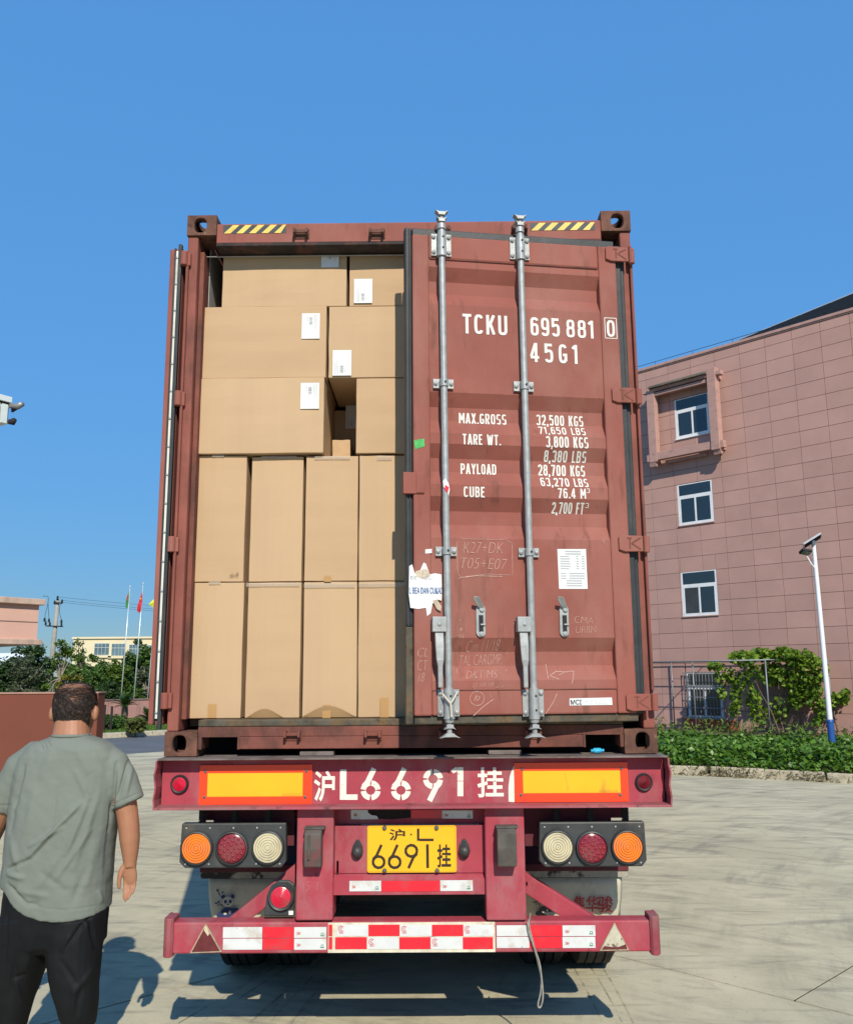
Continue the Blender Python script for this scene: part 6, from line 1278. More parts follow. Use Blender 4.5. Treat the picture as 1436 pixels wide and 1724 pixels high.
# deep frame round the topmost window
SO = .42; sr = MB(); su0, su1, sz0_, sz1_ = .02, 2.50, 8.72, 11.05
def surround():
    mb = MB(); bw = .27
    wbar(mb, su0-.02, su0+bw, sz0_-.1, sz1_+.0, SO-.22, SO); s_ = mb.build('window_surround', m_bs, bld, bevel=.01); mb = MB(); wbar(mb, su1-bw, su1+.02, sz0_-.1, sz1_+.22, SO-.22, SO+.03); mb.build('upright', m_bs, s_, bevel=.01)
    mb = MB(); wbar(mb, su0+bw+.002, su1-bw-.002, sz0_-.05, sz0_+.20, SO-.20, SO-.01); wbar(mb, su0-.12, su0-.022, sz0_-.06, sz0_+.17, SO-.2, SO-.012); wbar(mb, su1+.022, su1+.13, sz0_-.06, sz0_+.17, SO-.2, SO-.012); mb.build('lower_rail', m_bs, s_, bevel=.008)
    mb = MB(); wbar(mb, su0+bw+.002, su1-bw-.002, sz1_-.20, sz1_-.09, SO-.18, SO-.03); wbar(mb, su0+.1, su1-.1, sz1_-.05, sz1_+.05, SO-.19, SO-.005); mb.build('upper_rail', m_bs, s_, bevel=.008)
    mb = MB(); q = [Wp(su0+.12, sz1_+.051, SO+.12), Wp(su0+.12, sz1_+.11, SO+.12), Wp(su0+.12, sz1_+.30, SO-.36), Wp(su0+.12, sz1_+.051, SO-.36)]; mb.prism(q, WD*(su1-su0-.38)); mb.build('little_roof', M('mossy_tile', (.17, .145, .11), .9, var=.35, vs=6, dirt=((.08, .075, .06), .8, 4, None, .45, .65)), s_)
    for uu in (su0+.08, su1-.1):
        for zz_ in (sz0_+.02, sz1_-.02): mb = MB(); wbar(mb, uu-.10, uu+.10, zz_-.09, zz_+.09, .02, SO-.222); mb.build('bracket_arm', m_bs, s_)
        mb = MB(); mb.prism([Wp(uu-.12, sz0_-.101, SO-.01), Wp(uu-.12, sz0_-.24, SO-.05), Wp(uu-.12, sz0_-.24, SO-.14), Wp(uu-.12, sz0_-.101, SO-.2)], WD*.24); mb.build('corbel', m_bs, s_)
    mb = MB(); wbar(mb, su1-.02, su1+.20, sz1_-.05, sz1_+.08, SO-.2, SO+.01); wbar(mb, su0-.16, su0+.02, sz1_-.06, sz1_+.02, SO-.2, SO-.005); mb.build('rail_end', m_bs, s_, bevel=.008)
    mb = MB(); wbar(mb, su0+.42, su1-.62, sz0_-.16, sz0_-.06, .05, SO-.24); mb.build('under_sill', m_bs, s_)
surround()
mb = MB(); wbar(mb, .42, 2.35, .10, .42, .0205, .0235); mb.build('wall_patch', M('fresh_red_paint', (.45, .075, .045), .8, var=.15, dirt=((.33, .17, .135), .95, 3, None, .5, .62)), bld)
# rooftop solar array and lightning wire
sol = thing('solar_array', 'dark rooftop solar panels with pale frames above the rose building', 'solar panels', Wp(6, ZT, -1.5)); m_pv = M('photovoltaic_dark', (.010, .014, .017), .8, spec=.1); m_alu = M('aluminium', (.55, .56, .57), .4, .5)
for k in range(6):
    xa, xb = 1246+k*52, 1246+(k+1)*52-1.5; ln_ = lambda x: 573-.408*(x-1246); mb = MB()
    A3, A2 = onplane(xa, ln_(xa), Wp(0, 0, -1.5), WN), onplane(xb, ln_(xb), Wp(0, 0, -1.5), WN); ua_, ub_ = (A3-W0).dot(WD), (A2-W0).dot(WD); A0, A1 = Wp(ua_, ZT+.06, -.35), Wp(ub_, ZT+.06, -.35); mb.prism([A0, A1, A2, A3], (0, 0, .04)); pn = mb.build('solar_panel', m_pv, sol)
    mb = MB(); mb.tube([A3+Vector((0, 0, .03)), A2+Vector((0, 0, .03))], .03, 6); mb.tube([A0, A3], .02, 6); mb.tube([A0, A1], .02, 6); mb.build('panel_frame', m_alu, pn)
    mb = MB(); mb.tube([A3*.5+A2*.5, (A3*.5+A2*.5).xy.to_3d()+Vector((0, 0, ZT))], .02, 6); mb.build('support_leg', m_alu, sol)
mb = MB(); pts = [Wp(U0+.1+i*1.4, ZT+.23, -.05) for i in range(13)]
mb.tube(pts, .009, 5)
for p in pts[::1]: mb.tube([p, p-Vector((0, 0, .16))], .007, 5)
mb.build('lightning_wire', m_dark, bld)
# ------------------------------------------------------------------ solar street lamp
lb = G(1402, 1263, .30); ly = lb.y; lt = A(1369, 912, ly)
lampT = thing('street_lamp', 'slim white solar street lamp with a blue foot in the planting bed', 'lamp', (lb.x, lb.y, .1)); m_wp = M('lamp_white', (.74, .76, .78), .35, var=.04); m_bl = M('lamp_blue', (.02, .085, .30), .4)
ax = (lt-Vector((lb.x, lb.y, .1))); b0 = Vector((lb.x, lb.y, .1)); sl = A(1399, 1213, ly); tz = (sl.z-.1)/ax.z
mb = MB(); mb.tube([b0+ax*tz, b0+ax*.5, b0+ax*.985], [.052, .047, .040], 16); mb.build('pole', m_wp, lampT, smooth=True, auto=40)
mb = MB(); mb.tube([b0, b0+ax*(tz-.002)], [.068, .064], 16); mb.tube([b0+ax*(tz-.006), b0+ax*(tz+.004)], [.072, .06], 16); mb.build('foot', m_bl, lampT, smooth=True, auto=40)
tp_ = b0+ax; pu = Vector((.80, -.30, .50)).normalized(); pv = Vector((.39, .92, -.02)); pv = (pv-pu*pv.dot(pu)).normalized(); pn_ = pu.cross(pv)
mb = MB(); mb.obox(tp_+Vector((-.02, 0, .02)), pu*.19, pv*.26, pn_*.012); sp_ = mb.build('solar_panel', m_pv, lampT); mb = MB()
for s in (-1, 1): mb.obox(tp_+Vector((-.02, 0, .02))+pv*s*.262, pu*.195, pv*.008, pn_*.018); mb.obox(tp_+Vector((-.02, 0, .02))+pu*s*.192, pu*.008, pv*.27, pn_*.0182)
mb.build('panel_rim', m_alu, sp_); mb = MB(); mb.obox(tp_-Vector((0, 0, .04)), Vector((.03, 0, 0)), Vector((0, .03, 0)), Vector((0, 0, .06))); mb.build('panel_bracket', m_wp, lampT)
hp_ = A(1356, 929, ly-.12); hu = Vector((.93, .2, -.12)).normalized(); hv = Vector((.12, -.85, .42)); hv = (hv-hu*hv.dot(hu)).normalized(); hn = hu.cross(hv)
mb = MB(); mb.obox(hp_, hu*.105, hv*.075, hn*.028); hd_ = mb.build('lamp_head', m_dark, lampT, bevel=.006); mb = MB(); mb.obox(hp_+hn*.029*(1 if hn.y < 0 or hn.z < 0 else -1), hu*.085, hv*.055, hn*.002); mb.build('lamp_glass', M('lamp_glass', (.2, .22, .15), .3), hd_)
mb = MB(); mb.tube([hp_-Vector((-.03, -.05, .06)), A(1366, 950, ly-.05), b0+ax*.87], .014, 6); mb.build('head_arm', m_wp, lampT)
# ------------------------------------------------------------------ pergola of grey tube with its vine
m_tube = M('grey_tube', (.20, .22, .235), .5, .4)
def PB(x, y, off): return onplane(x, y, Wp(0, 0, off), WN)
c1 = PB(1288, 1111.5, 1.45); c0 = PB(1090, 1116.5, 1.45); zt_ = c1.z
perg = thing('pergola', 'thin grey metal tube pergola in front of the rose building', 'pergola', (c1.x, c1.y, .1))
def uof(p): return (p-W0).dot(WD)
u_c, u_l = uof(c1), uof(c0)-1.5
posts = [(u_c, 1.45), (u_l+.2, 1.45), (uof(PB(1134, 1190, .12)), .12), (uof(PB(1170, 1190, .9)), .9), (uof(PB(1345, 1190, .12)), .12), (uof(PB(1400, 1190, .12)), .12)]
for u, o_ in posts: mb = MB(); mb.tube([Wp(u, .08, o_), Wp(u, zt_, o_)], .022, 8); mb.build('post', m_tube, perg, smooth=True)
bars = [((u_l, 1.45), (u_c, 1.45), .022), ((u_l, .12), (uof(PB(1400, 1190, .12)), .12), .016), ((u_l, .55), (u_c, .55), .014), ((u_l, 1.0), (u_c, 1.0), .014), ((u_c, 1.45), (u_c, .12), .02), ((uof(PB(1170, 1190, .9)), 1.45), (uof(PB(1170, 1190, .9)), .12), .014), ((u_l+.2, 1.45), (u_l+.2, .12), .016), ((u_c-1.1, 1.45), (u_c-1.1, .12), .014)]
for k, ((ua, oa), (ub, ob_), r_) in enumerate(bars): mb = MB(); mb.tube([Wp(ua, zt_+.002*k, oa), Wp(ub, zt_+.002*k, ob_)], r_, 8); mb.build('rail', m_tube, perg, smooth=True)
vn = thing('grapevine', 'leafy green vine sprawling over the pergola and hanging to the ground', 'vine', (c1.x+.6, c1.y+.3, .1)); r = np.random.default_rng(5); pts = []
# leaf masses given as blobs on the trellis: (x, y, rx, ry, count, stand-off from the wall)
blobs = [(1205, 1122, 14, 8, 120, 1.1), (1225, 1140, 22, 16, 200, 1.0), (1250, 1108, 24, 12, 330, .9), (1285, 1103, 26, 11, 360, .7), (1320, 1102, 26, 12, 380, .6), (1350, 1110, 26, 16, 380, .5), (1375, 1130, 20, 22, 330, .5), (1262, 1135, 18, 22, 200, 1.0), (1300, 1135, 22, 22, 260, .6), (1335, 1140, 22, 24, 300, .5), (1365, 1165, 20, 26, 330, .5), (1340, 1175, 14, 20, 150, .5), (1240, 1165, 12, 26, 130, 1.1), (1236, 1195, 10, 14, 80, 1.1), (1268, 1180, 12, 22, 130, 1.0), (1280, 1205, 16, 16, 120, .8), (1310, 1195, 18, 22, 110, .5), (1380, 1195, 12, 22, 160, .5), (1400, 1180, 10, 14, 70, .3), (1416, 1178, 14, 10, 90, .25), (1425, 1165, 8, 5, 40, .25), (1215, 1165, 8, 14, 45, 1.1), (1375, 1215, 8, 8, 50, .5)]
for x, y, rx, ry, n, o_ in blobs:
    for _ in range(n):
        t = r.uniform(0, 2*PI); q = r.random()**.6; p = PB(x+rx*q*math.cos(t), y+ry*q*math.sin(t), o_+r.normal(0, .16)); pts.append(tuple(p))
o = link_mesh('foliage', leaf_mesh('foliage', np.array(pts), .12, vn.location, up=.1, asp=.9, seed=5, droop=-.3), L_vine, vn); o['kind'] = 'stuff'
random.seed(9)
for (x0, y0), (x1, y1), o_ in (((1315, 1228), (1330, 1110), .5), ((1320, 1228), (1300, 1120), .6), ((1312, 1228), (1262, 1120), .9), ((1325, 1228), (1368, 1130), .5), ((1240, 1228), (1245, 1130), 1.1), ((1385, 1225), (1372, 1140), .4), ((1410, 1225), (1400, 1170), .3), ((1322, 1226), (1352, 1180), .5), ((1306, 1226), (1275, 1180), .9), ((1400, 1185), (1432, 1168), .25)):
    P0, P1 = PB(x0, y0, o_), PB(x1, y1, o_); mids = [P0+(P1-P0)*t+Vector((random.uniform(-.06, .06), random.uniform(-.06, .06), 0)) for t in (.3, .6)]; mb = MB(); mb.tube(smooth_path([P0-Vector((0, 0, .12))]+mids+[P1], 4), list(np.linspace(.022, .007, 13)), 6); mb.build('stem', m_bark, vn, smooth=True)
# ground cover in the bed: low dense creeper
cl = []; r = np.random.default_rng(8)
def hgt(x, y): return .40+.10*noise.noise((x*.9, y*.9, 0))+.07*noise.noise((x*2.7, y*2.7, 4))
n_ = 0
while n_ < 40000:
    d_ = r.uniform(3.5, L_-.6); p, t_ = along(kp, d_); s_ = sidev(t_); w_ = r.random()**1.25*4.6
    q = p+s_*(.02+w_); hh = hgt(q.x, q.y)*min(1, .35+w_*1.6)*(1 if w_ < 2.6 else .9)
    z = .10+hh*(r.random()**.42); cl.append((q.x, q.y, z)); n_ += 1
gc = link_mesh('ground_cover', leaf_mesh('ground_cover', np.array(cl), .088, (0, 0, 0), up=.55, asp=.85, seed=3), L_hedge); props(gc, 'low dense green creeper filling the planting bed along the kerb', 'ground cover', kind='stuff')
wd = []
for _ in range(5000):
    d_ = r.uniform(3.5, L_-.5); p, t_ = along(kp, d_); s_ = sidev(t_); w_ = r.uniform(3.2, 9); q = p+s_*w_; wd.append((q.x, q.y, .1+r.random()**1.4*.5))
gw = link_mesh('weeds', leaf_mesh('weeds', np.array(wd), .13, (0, 0, 0), up=.1, asp=.3, seed=13, droop=.8), L_lite); props(gw, 'pale weeds growing along the foot of the rose building', 'weeds', kind='stuff')
dw = []
for _ in range(650):
    d_ = r.choice([r.normal(9.6, .35), r.normal(10.9, .25), r.uniform(7.2, 12.5)], p=[.5, .2, .3]); p, t_ = along(kp, float(d_)); s_ = sidev(t_); q = p-s_*r.normal(.02, .06); dw.append((q.x, q.y, .01+r.random()**1.5*.16))
gd = link_mesh('dry_grass', leaf_mesh('dry_grass', np.array(dw), .10, (0, 0, 0), up=.1, asp=.16, seed=23, droop=.7), L_dry); props(gd, 'tufts of dry grass sprouting along the right kerb', 'grass', kind='stuff')

# ------------------------------------------------------------------ left: gate wall, canopy, road verge, trees, flags, far buildings
m_brown = M('russet_wall', (.155, .044, .025), .7, var=.08, vs=1.5, dirt=((.13, .04, .024), .4, 3, None, .5, .75)); m_cap = M('wall_cap', (.34, .2, .15), .8)
YA = 12.0+CAMP.y; p = A(166, 1168, YA); gw_ = thing('gate_wall', 'low russet wall with a pale cap behind the walking man', 'wall', (p.x-2, YA, 0))
mb = MB(); mb.box((p.x-5, YA, 0), (p.x, YA+.25, p.z)); mb.build('wall_body', m_brown, gw_, bevel=.01); mb = MB(); mb.box((p.x-5.01, YA-.012, p.z+.001), (p.x+.008, YA+.262, p.z+.022)); mb.build('cap', m_cap, gw_, bevel=.004)
# folded black gate standing by the road
gq = G(168, 1240); gt = thing('folding_gate', 'black folded metal gate end beside the russet wall', 'gate', gq); hg = A(168, 1184, gq.y).z
for k in range(3): mb = MB(); xx = gq.x-.16+.12*k; mb.box((xx, gq.y+.3*k, .05), (xx+.06, gq.y+.3*k+.06, hg-.06*k)); mb.build('gate_bar', m_dark, gt)
mb = MB(); mb.prism([(gq.x-.25, gq.y-.02, hg-.25), (gq.x-.02, gq.y-.02, hg-.4), (gq.x-.02, gq.y-.02, hg-.9), (gq.x-.25, gq.y-.02, hg-.9)], (0, .04, 0)); mb.build('gate_plate', M('gate_plate', (.3, .3, .3), .4), gt)
mb = MB(); mb.box((gq.x-.26, gq.y, .0), (gq.x+.14, gq.y+.7, .06)); mb.build('gate_foot', m_dark, gt)
# pink flat canopy, upper left
YC2 = 17.0+CAMP.y; e_t, e_b = A(78, 1009, YC2), A(73.5, 1086, YC2); cn = thing('gatehouse_roof', 'pale pink flat gatehouse roof jutting in at the left', 'building', (e_t.x-3, YC2+1, 0))
m_pink = M('pink_render', (.60, .37, .29), .8, var=.05, vs=2); m_pinkd = M('pink_stained', (.50, .36, .28), .85, var=.15, vs=3, dirt=((.2, .17, .14), .7, 5, (1, 1, .25), .5, .72)); gd_ = Vector((.62, .78, 0)).normalized()     # roof edge runs back to the right
def cb(l0, l1, z0, z1, o0, o1):
    nrm = Vector((gd_.y, -gd_.x, 0)); E = Vector((e_t.x, e_t.y, 0)); mb = MB(); c = E+gd_*((l0+l1)/2)+nrm*((o0+o1)/2)+Vector((0, 0, (z0+z1)/2)); return mb.obox(c, gd_*((l1-l0)/2), nrm*((o1-o0)/2), Vector((0, 0, (z1-z0)/2)))
h1_, h2_, h3_ = A(73, 1019, YC2).z, A(68, 1077, YC2).z, e_b.z
cb(-9, 0, h1_, e_t.z, -6, 0).build('roof_edge', m_pinkd, cn, bevel=.01); cb(-9, -.08, h2_+.001, h1_-.001, -5.9, -.10).build('fascia', m_pink, cn); cb(-9, -.02, h3_, h2_, -6, -.01).build('lower_ledge', m_pinkd, cn, bevel=.01)
cb(-9, -.085, (h1_+h2_)/2-.008, (h1_+h2_)/2+.008, -.099, -.094).build('groove', M('groove', (.2, .12, .1), .9), cn)
for l in (-.95, -1.9, -2.85, -3.8): cb(l-.007, l+.007, h2_+.002, h1_-.002, -.0993, -.0945).build('groove', M('groove', (.2, .12, .1), .9), cn)
for l in (-2.6, -8): cb(l-.2, l+.2, 0, h3_-.001, -3.2, -2.8).build('pillar', m_pink, cn)
# white corrugated awning corner, upper left
YA2 = 11.0+CAMP.y; wt, wb_ = A(19.5, 669, YA2), A(15.5, 714, YA2); aw = thing('awning', 'white ribbed metal awning corner with small dark lamps, high at the left edge', 'awning', (wt.x-1, YA2+1, 0)); m_aw = M('awning_white', (.62, .68, .66), .45, var=.06)
wd_ = Vector((.55, .83, 0)).normalized(); wn_ = Vector((wd_.y, -wd_.x, 0)); E = Vector((wt.x, wt.y, 0)); zA = A(18.5, 680, YA2).z
def ab(l0, l1, z0, z1, o0, o1, mb=None): mb = mb or MB(); return mb.obox(E+wd_*((l0+l1)/2)+wn_*((o0+o1)/2)+Vector((0, 0, (z0+z1)/2)), wd_*((l1-l0)/2), wn_*((o1-o0)/2), Vector((0, 0, (z1-z0)/2)))
ab(-5, .0, zA+.012, wt.z, -3, .02).build('top_trim', m_aw, aw, bevel=.004); ab(-5, -.01, zA-.02, zA+.0115, -2.99, -.012).build('trim_shadow', m_dark, aw)  # dark strip stands in for the shadow below the top trim
mb = MB()
for k in range(46): ab(-.04-.105*k-.075, -.04-.105*k, wb_.z, zA-.02, -.022, .004, mb)
ab(-5, -.012, wb_.z+.002, zA-.021, -2.98, -.024, mb); mb.build('ribbed_fascia', m_aw, aw)
for dz, ln in ((-.03, .16), (-.24, .07)):
    mb = MB(); c = E+Vector((.0, 0, zA+dz)); mb.tube([c-wd_*.02, c+Vector((ln*.6, 0, .0)), c+Vector((ln, -.03, .02))], [.03, .042, .034], 10); lm_ = mb.build('spot_lamp', m_dark if dz < -.1 else m_rimm, aw, smooth=True)
mb = MB(); mb.prism([E+Vector((.005, 0, zA-.02)), E+Vector((.13, 0, zA-.02)), E+Vector((.005, 0, zA-.10))], (0, .05, 0)); mb.build('lamp_bracket', m_dark, aw)
mb = MB(); c = E-wd_*.35+wn_*(-.12)+Vector((0, 0, wb_.z-.001)); mb.lathe([(.09, 0), (.085, .03), (.05, .07), (.001, .085)], c, (0, 0, -1), 16); mb.build('dome_lamp', M('dome', (.2, .17, .13), .4), aw, smooth=True)
ab(-4.6, -4.4, 0, wb_.z+.003, -1.6, -1.4).build('column', m_aw, aw)
# lawn planting
def Gz(x, y, z=.1): return G(x, y, z)
gr_ = []; r = np.random.default_rng(31)
for _ in range(16000):
    p = AB(-23.7-r.random()**1.3*9, r.uniform(6, 16), .09); gr_.append((p.x, p.y, .10+r.random()*.05))
o = link_mesh('grass', leaf_mesh('grass', np.array(gr_), .10, (0, 0, 0), up=.05, asp=.22, seed=4, droop=1.2), L_grass); props(o, 'short bright lawn grass beyond the asphalt road', 'grass', kind='stuff')
def bush(label, x, ybase, w_, h_, n, leaf, mat, seed, name='shrub'):
    b = Gz(x, ybase); dep = (b-CAMP).dot(CF); W_ = w_/FPX*dep; H_ = h_/FPX*dep; return tree(name, label, tuple(b), H_, (W_/2, W_/2, H_*.55), n, leaf, mat, seed, clumps=46, trunk=.03, cat='shrub', low=.8)
bush('round clipped shrub with yellowish leaves on the lawn', 228, 1236, 37, 29, 3200, .085, leafm('leaf_clip', (.05, .075, .015), (.17, .19, .05)), 41)
bush('broad dark shrub left of the round clipped shrub', 190, 1229, 44, 24, 3200, .10, L_mid, 42); bush('small reddish shrub beside the black gate', 172, 1233, 16, 20, 900, .09, leafm('leaf_red', (.03, .03, .012), (.09, .06, .03)), 43)
def cycad(label, x, ybase, span, trunkpx, n, seed):
    b = Gz(x, ybase); dep = (b-CAMP).dot(CF); S_2 = span/FPX*dep; hT = trunkpx/FPX*dep; t = thing('cycad', label, 'palm', tuple(b), 'cycads on the lawn'); random.seed(seed); mb = MB(); mb.lathe([(.12, -.05), (.13, hT*.5), (.11, hT+.02)], b, (0, 0, 1), 9); mb.build('trunk', m_bark, t)
    top = b+Vector((0, 0, hT)); cen = []
    for k in range(n):
        az = random.uniform(0, 2*PI); el = random.uniform(.15, 1.2); L = S_2*random.uniform(.42, .6); dr = Vector((math.cos(az)*math.cos(el), math.sin(az)*math.cos(el), math.sin(el))); path = [top+dr*L*s+Vector((0, 0, -.35*L*s*s*math.cos(el))) for s in np.linspace(0, 1, 7)]
        mb = MB(); mb.tube(path, list(np.linspace(.012, .003, 7)), 4)
        sd = dr.cross(Vector((0, 0, 1))).normalized()
        for i in range(1, 7):
            for j in range(3):
                pt = path[i-1]+(path[i]-path[i-1])*(j/3+.2); tl = (path[i]-path[i-1]).normalized(); ll = L*.26*math.sin(PI*min(1, (i+j/3)/7.4))+.02
                for sg in (-1, 1): e = pt+(sd*sg+tl*.6).normalized()*ll+Vector((0, 0, .25*ll)); q = tl*.016; mb.add([pt-q, pt+q, e], [(0, 1, 2)])
        mb.build('frond', L_dark if k % 3 else L_mid, t, fix=False)
cycad('tall cycad with arching fronds standing before the pink boundary wall', 209, 1218, 46, 28, 26, 51); cycad('low wide cycad by the open container door edge', 252, 1222, 52, 8, 30, 52)
# pink boundary wall along the lawn
bw0 = G(150, 1212, .1); tdir = E2; zw_ = A(200, 1180, G(200, 1211, .1).y).z; bwall = thing('boundary_wall', 'faded pink boundary wall with dark weathering streaks behind the lawn', 'wall', (bw0.x, bw0.y, .1)); m_bw = M('faded_pink_wall', (.36, .19, .17), .85, var=.12, vs=1.5, dirt=((.10, .07, .07), .7, 3.5, (1.5, 1.5, .12), .5, .72))
m_bwc = M('wall_coping', (.17, .12, .11), .85, var=.3, vs=3)
for k in range(9):
    s0 = -4+k*2.4; mb = MB(); mb.prism([bw0+tdir*(s0+.012), bw0+tdir*(s0+2.388), bw0+tdir*(s0+2.388)-E1*.2, bw0+tdir*(s0+.012)-E1*.2], (0, 0, zw_-.1)); mb.build('wall_bay', m_bw, bwall)
mb = MB(); mb.prism([bw0+tdir*-4.1+E1*.04+Vector((0, 0, zw_-.099)), bw0+tdir*17.7+E1*.04+Vector((0, 0, zw_-.099)), bw0+tdir*17.7-E1*.24+Vector((0, 0, zw_-.099)), bw0+tdir*-4.1-E1*.24+Vector((0, 0, zw_-.099))], (0, 0, .05)); mb.build('coping', m_bwc, bwall)
# trees beyond the wall
pxtree('tree', 'dark dense evergreen under the gatehouse roof at the far left', 10, 1098, 110, 46, 9000, .16, L_dark, 61, clumps=60, group='trees beyond the boundary wall')
pxtree('tree', 'broad shaggy dark tree left of the power pole', 52, 1083, 78, 48, 9000, .16, L_dark, 62, clumps=60, group='trees beyond the boundary wall')
pxtree('tree', 'olive tree with pale twigs in front of the power pole foot', 46, 1108, 70, 43, 5200, .13, L_grey, 63, clumps=46, bark=m_barkp, bare=10, group='trees beyond the boundary wall')
pxtree('tree', 'thin open tree with bare shoots rising right of the power pole', 106, 1064, 46, 43, 1300, .15, L_lite, 64, clumps=20, bark=m_barkp, bare=12, fat=2.2, group='trees beyond the boundary wall')
pxtree('tree', 'spindly tree with sparse leaves before the cream building corner', 138, 1062, 40, 45, 800, .15, L_mid, 65, clumps=14, bark=m_bark, bare=8, fat=2.4, group='trees beyond the boundary wall')
pxtree('tree', 'yellow-leaved young tree behind the man\'s head', 112, 1122, 44, 41, 1700, .13, L_yel, 66, clumps=24, bark=m_barkp, bare=6, group='trees beyond the boundary wall')
pxtree('tree', 'mid green bushy tree below the cream building windows', 152, 1104, 62, 52, 7000, .16, L_mid, 67, clumps=56, group='trees beyond the boundary wall')
pxtree('tree', 'fresh light green tree between the first two flagpoles', 197, 1104, 46, 54, 5200, .16, L_lite, 68, clumps=46, group='trees beyond the boundary wall')
pxtree('tree', 'dense tree right of the windows, nearest the container edge', 245, 1078, 74, 56, 9000, .17, L_mid, 69, clumps=66, group='trees beyond the boundary wall')
pxtree('tree', 'grey-green feathery tree at the foot of the third flagpole', 249, 1122, 44, 46, 4200, .13, L_grey, 70, clumps=40, bark=m_barkp, bare=10, group='trees beyond the boundary wall')
pxtree('tree', 'very dark rounded tree behind the tall cycad', 184, 1140, 46, 44, 5200, .12, L_dark, 71, clumps=40, group='trees beyond the boundary wall')
pxtree('tree', 'low bright green tree top peeping over the pink wall', 226, 1152, 40, 43, 3600, .12, L_lite, 72, clumps=36, group='trees beyond the boundary wall')
pxtree('tree', 'green tree filling the gap under the cream building', 120, 1110, 60, 60, 7000, .19, L_mid, 73, clumps=50, group='trees beyond the boundary wall')
pxtree('tree', 'dark green tree under the middle window of the cream building', 215, 1118, 60, 60, 7000, .19, L_dark, 74, clumps=50, group='trees beyond the boundary wall')
pxtree('tree', 'leafy tree hiding the cream wall below the first window', 170, 1107, 58, 58, 7500, .18, L_mid, 75, clumps=60, group='trees beyond the boundary wall')
pxtree('tree', 'bright leafy tree hiding the cream wall below the second window', 203, 1109, 54, 59, 7500, .18, L_lite, 76, clumps=60, group='trees beyond the boundary wall')
pxtree('tree', 'dark leafy tree hiding the cream wall below the third window', 230, 1106, 50, 61, 7000, .18, L_dark, 77, clumps=60, group='trees beyond the boundary wall')
# far cream building
YF = 110+CAMP.y; cl_, cr_ = A(124, 1075, YF), A(300, 1072, YF); fb = thing('cream_building', 'distant cream-coloured building with large blue-grey windows above the trees', 'building', ((cl_.x+cr_.x)/2, YF+3, 0)); m_cream = M('cream_render', (.66, .58, .38), .8, var=.05, vs=.3)
ftz = A(190, 1075.5, YF).z; mb = MB(); mb.box((cl_.x, YF, 0), (cr_.x+2, YF+10, ftz)); fwall = mb.build('wall', m_cream, fb); mb = MB(); mb.box((cl_.x-.15, YF-.2, ftz+.001), (cr_.x+2.1, YF+10.1, ftz+.22)); mb.build('parapet', m_cream, fb)
m_fg = M('far_glass', (.10, .16, .19), .15, var=.3, vs=.8); m_fgw = M('far_mullion', (.4, .45, .45), .5)
for x0, x1, y0, y1 in ((158.5, 184.5, 1083, 1103.5), (187.5, 212, 1083.5, 1104.5), (217, 240, 1085, 1106), (245, 268, 1086, 1107)):
    a, b = A(x0, y1, YF), A(x1, y0, YF); mb = MB(); mb.box((a.x, YF-.05, a.z), (b.x, YF-.01, b.z)); wn = mb.build('window', m_fgw, fb)
    for i in range(4):
        for j in range(2):
            u0 = a.x+(b.x-a.x)*(i+.06)/4; u1 = a.x+(b.x-a.x)*(i+.94)/4; v0, v1 = ((a.z+.06, a.z+(b.z-a.z)*.62), (a.z+(b.z-a.z)*.68, b.z-.06))[j]; mb = MB(); mb.box((u0, YF-.075, v0), (u1, YF-.051, v1)); mb.build('pane', m_fg, wn)
    mb = MB(); mb.box((a.x-.35, YF-.25, a.z-.3), (b.x+.35, YF-.002, a.z-.02)); mb.build('sill', m_cream, wn)
a = A(257, 1067, YF-2); mb = MB(); mb.box((a.x, YF-2, a.z-.25), (a.x+2.5, YF-1.2, a.z+.25)); mb.build('roof_duct', m_frame, fb); mb = MB(); mb.box((a.x+.8, YF-1.8, ftz), (a.x+1.2, YF-1.4, a.z-.25)); mb.box((a.x+.8, YF-1.8, ftz-.4), (a.x+1.2, YF+.5, ftz)); mb.build('duct_stand', m_frame, fb)
# white shed glimpsed under the gatehouse roof
YS = 80+CAMP.y; a = A(2, 1138, YS); sh_ = thing('white_shed', 'white shed glimpsed through the leaves below the gatehouse roof', 'shed', (a.x-3, YS, 0)); b = A(28, 1106, YS)
mb = MB(); mb.box((a.x-8, YS, 0), (b.x, YS+4, b.z-.4)); mb.build('wall', m_frame, sh_); mb = MB(); mb.prism([(a.x-8.3, YS-.3, b.z-.398), (b.x+.3, YS-.3, b.z-.398), (b.x+.3, YS+2, b.z+.3), (a.x-8.3, YS+2, b.z+.3)], (0, 0, .08)); mb.build('roof', m_frame, sh_)
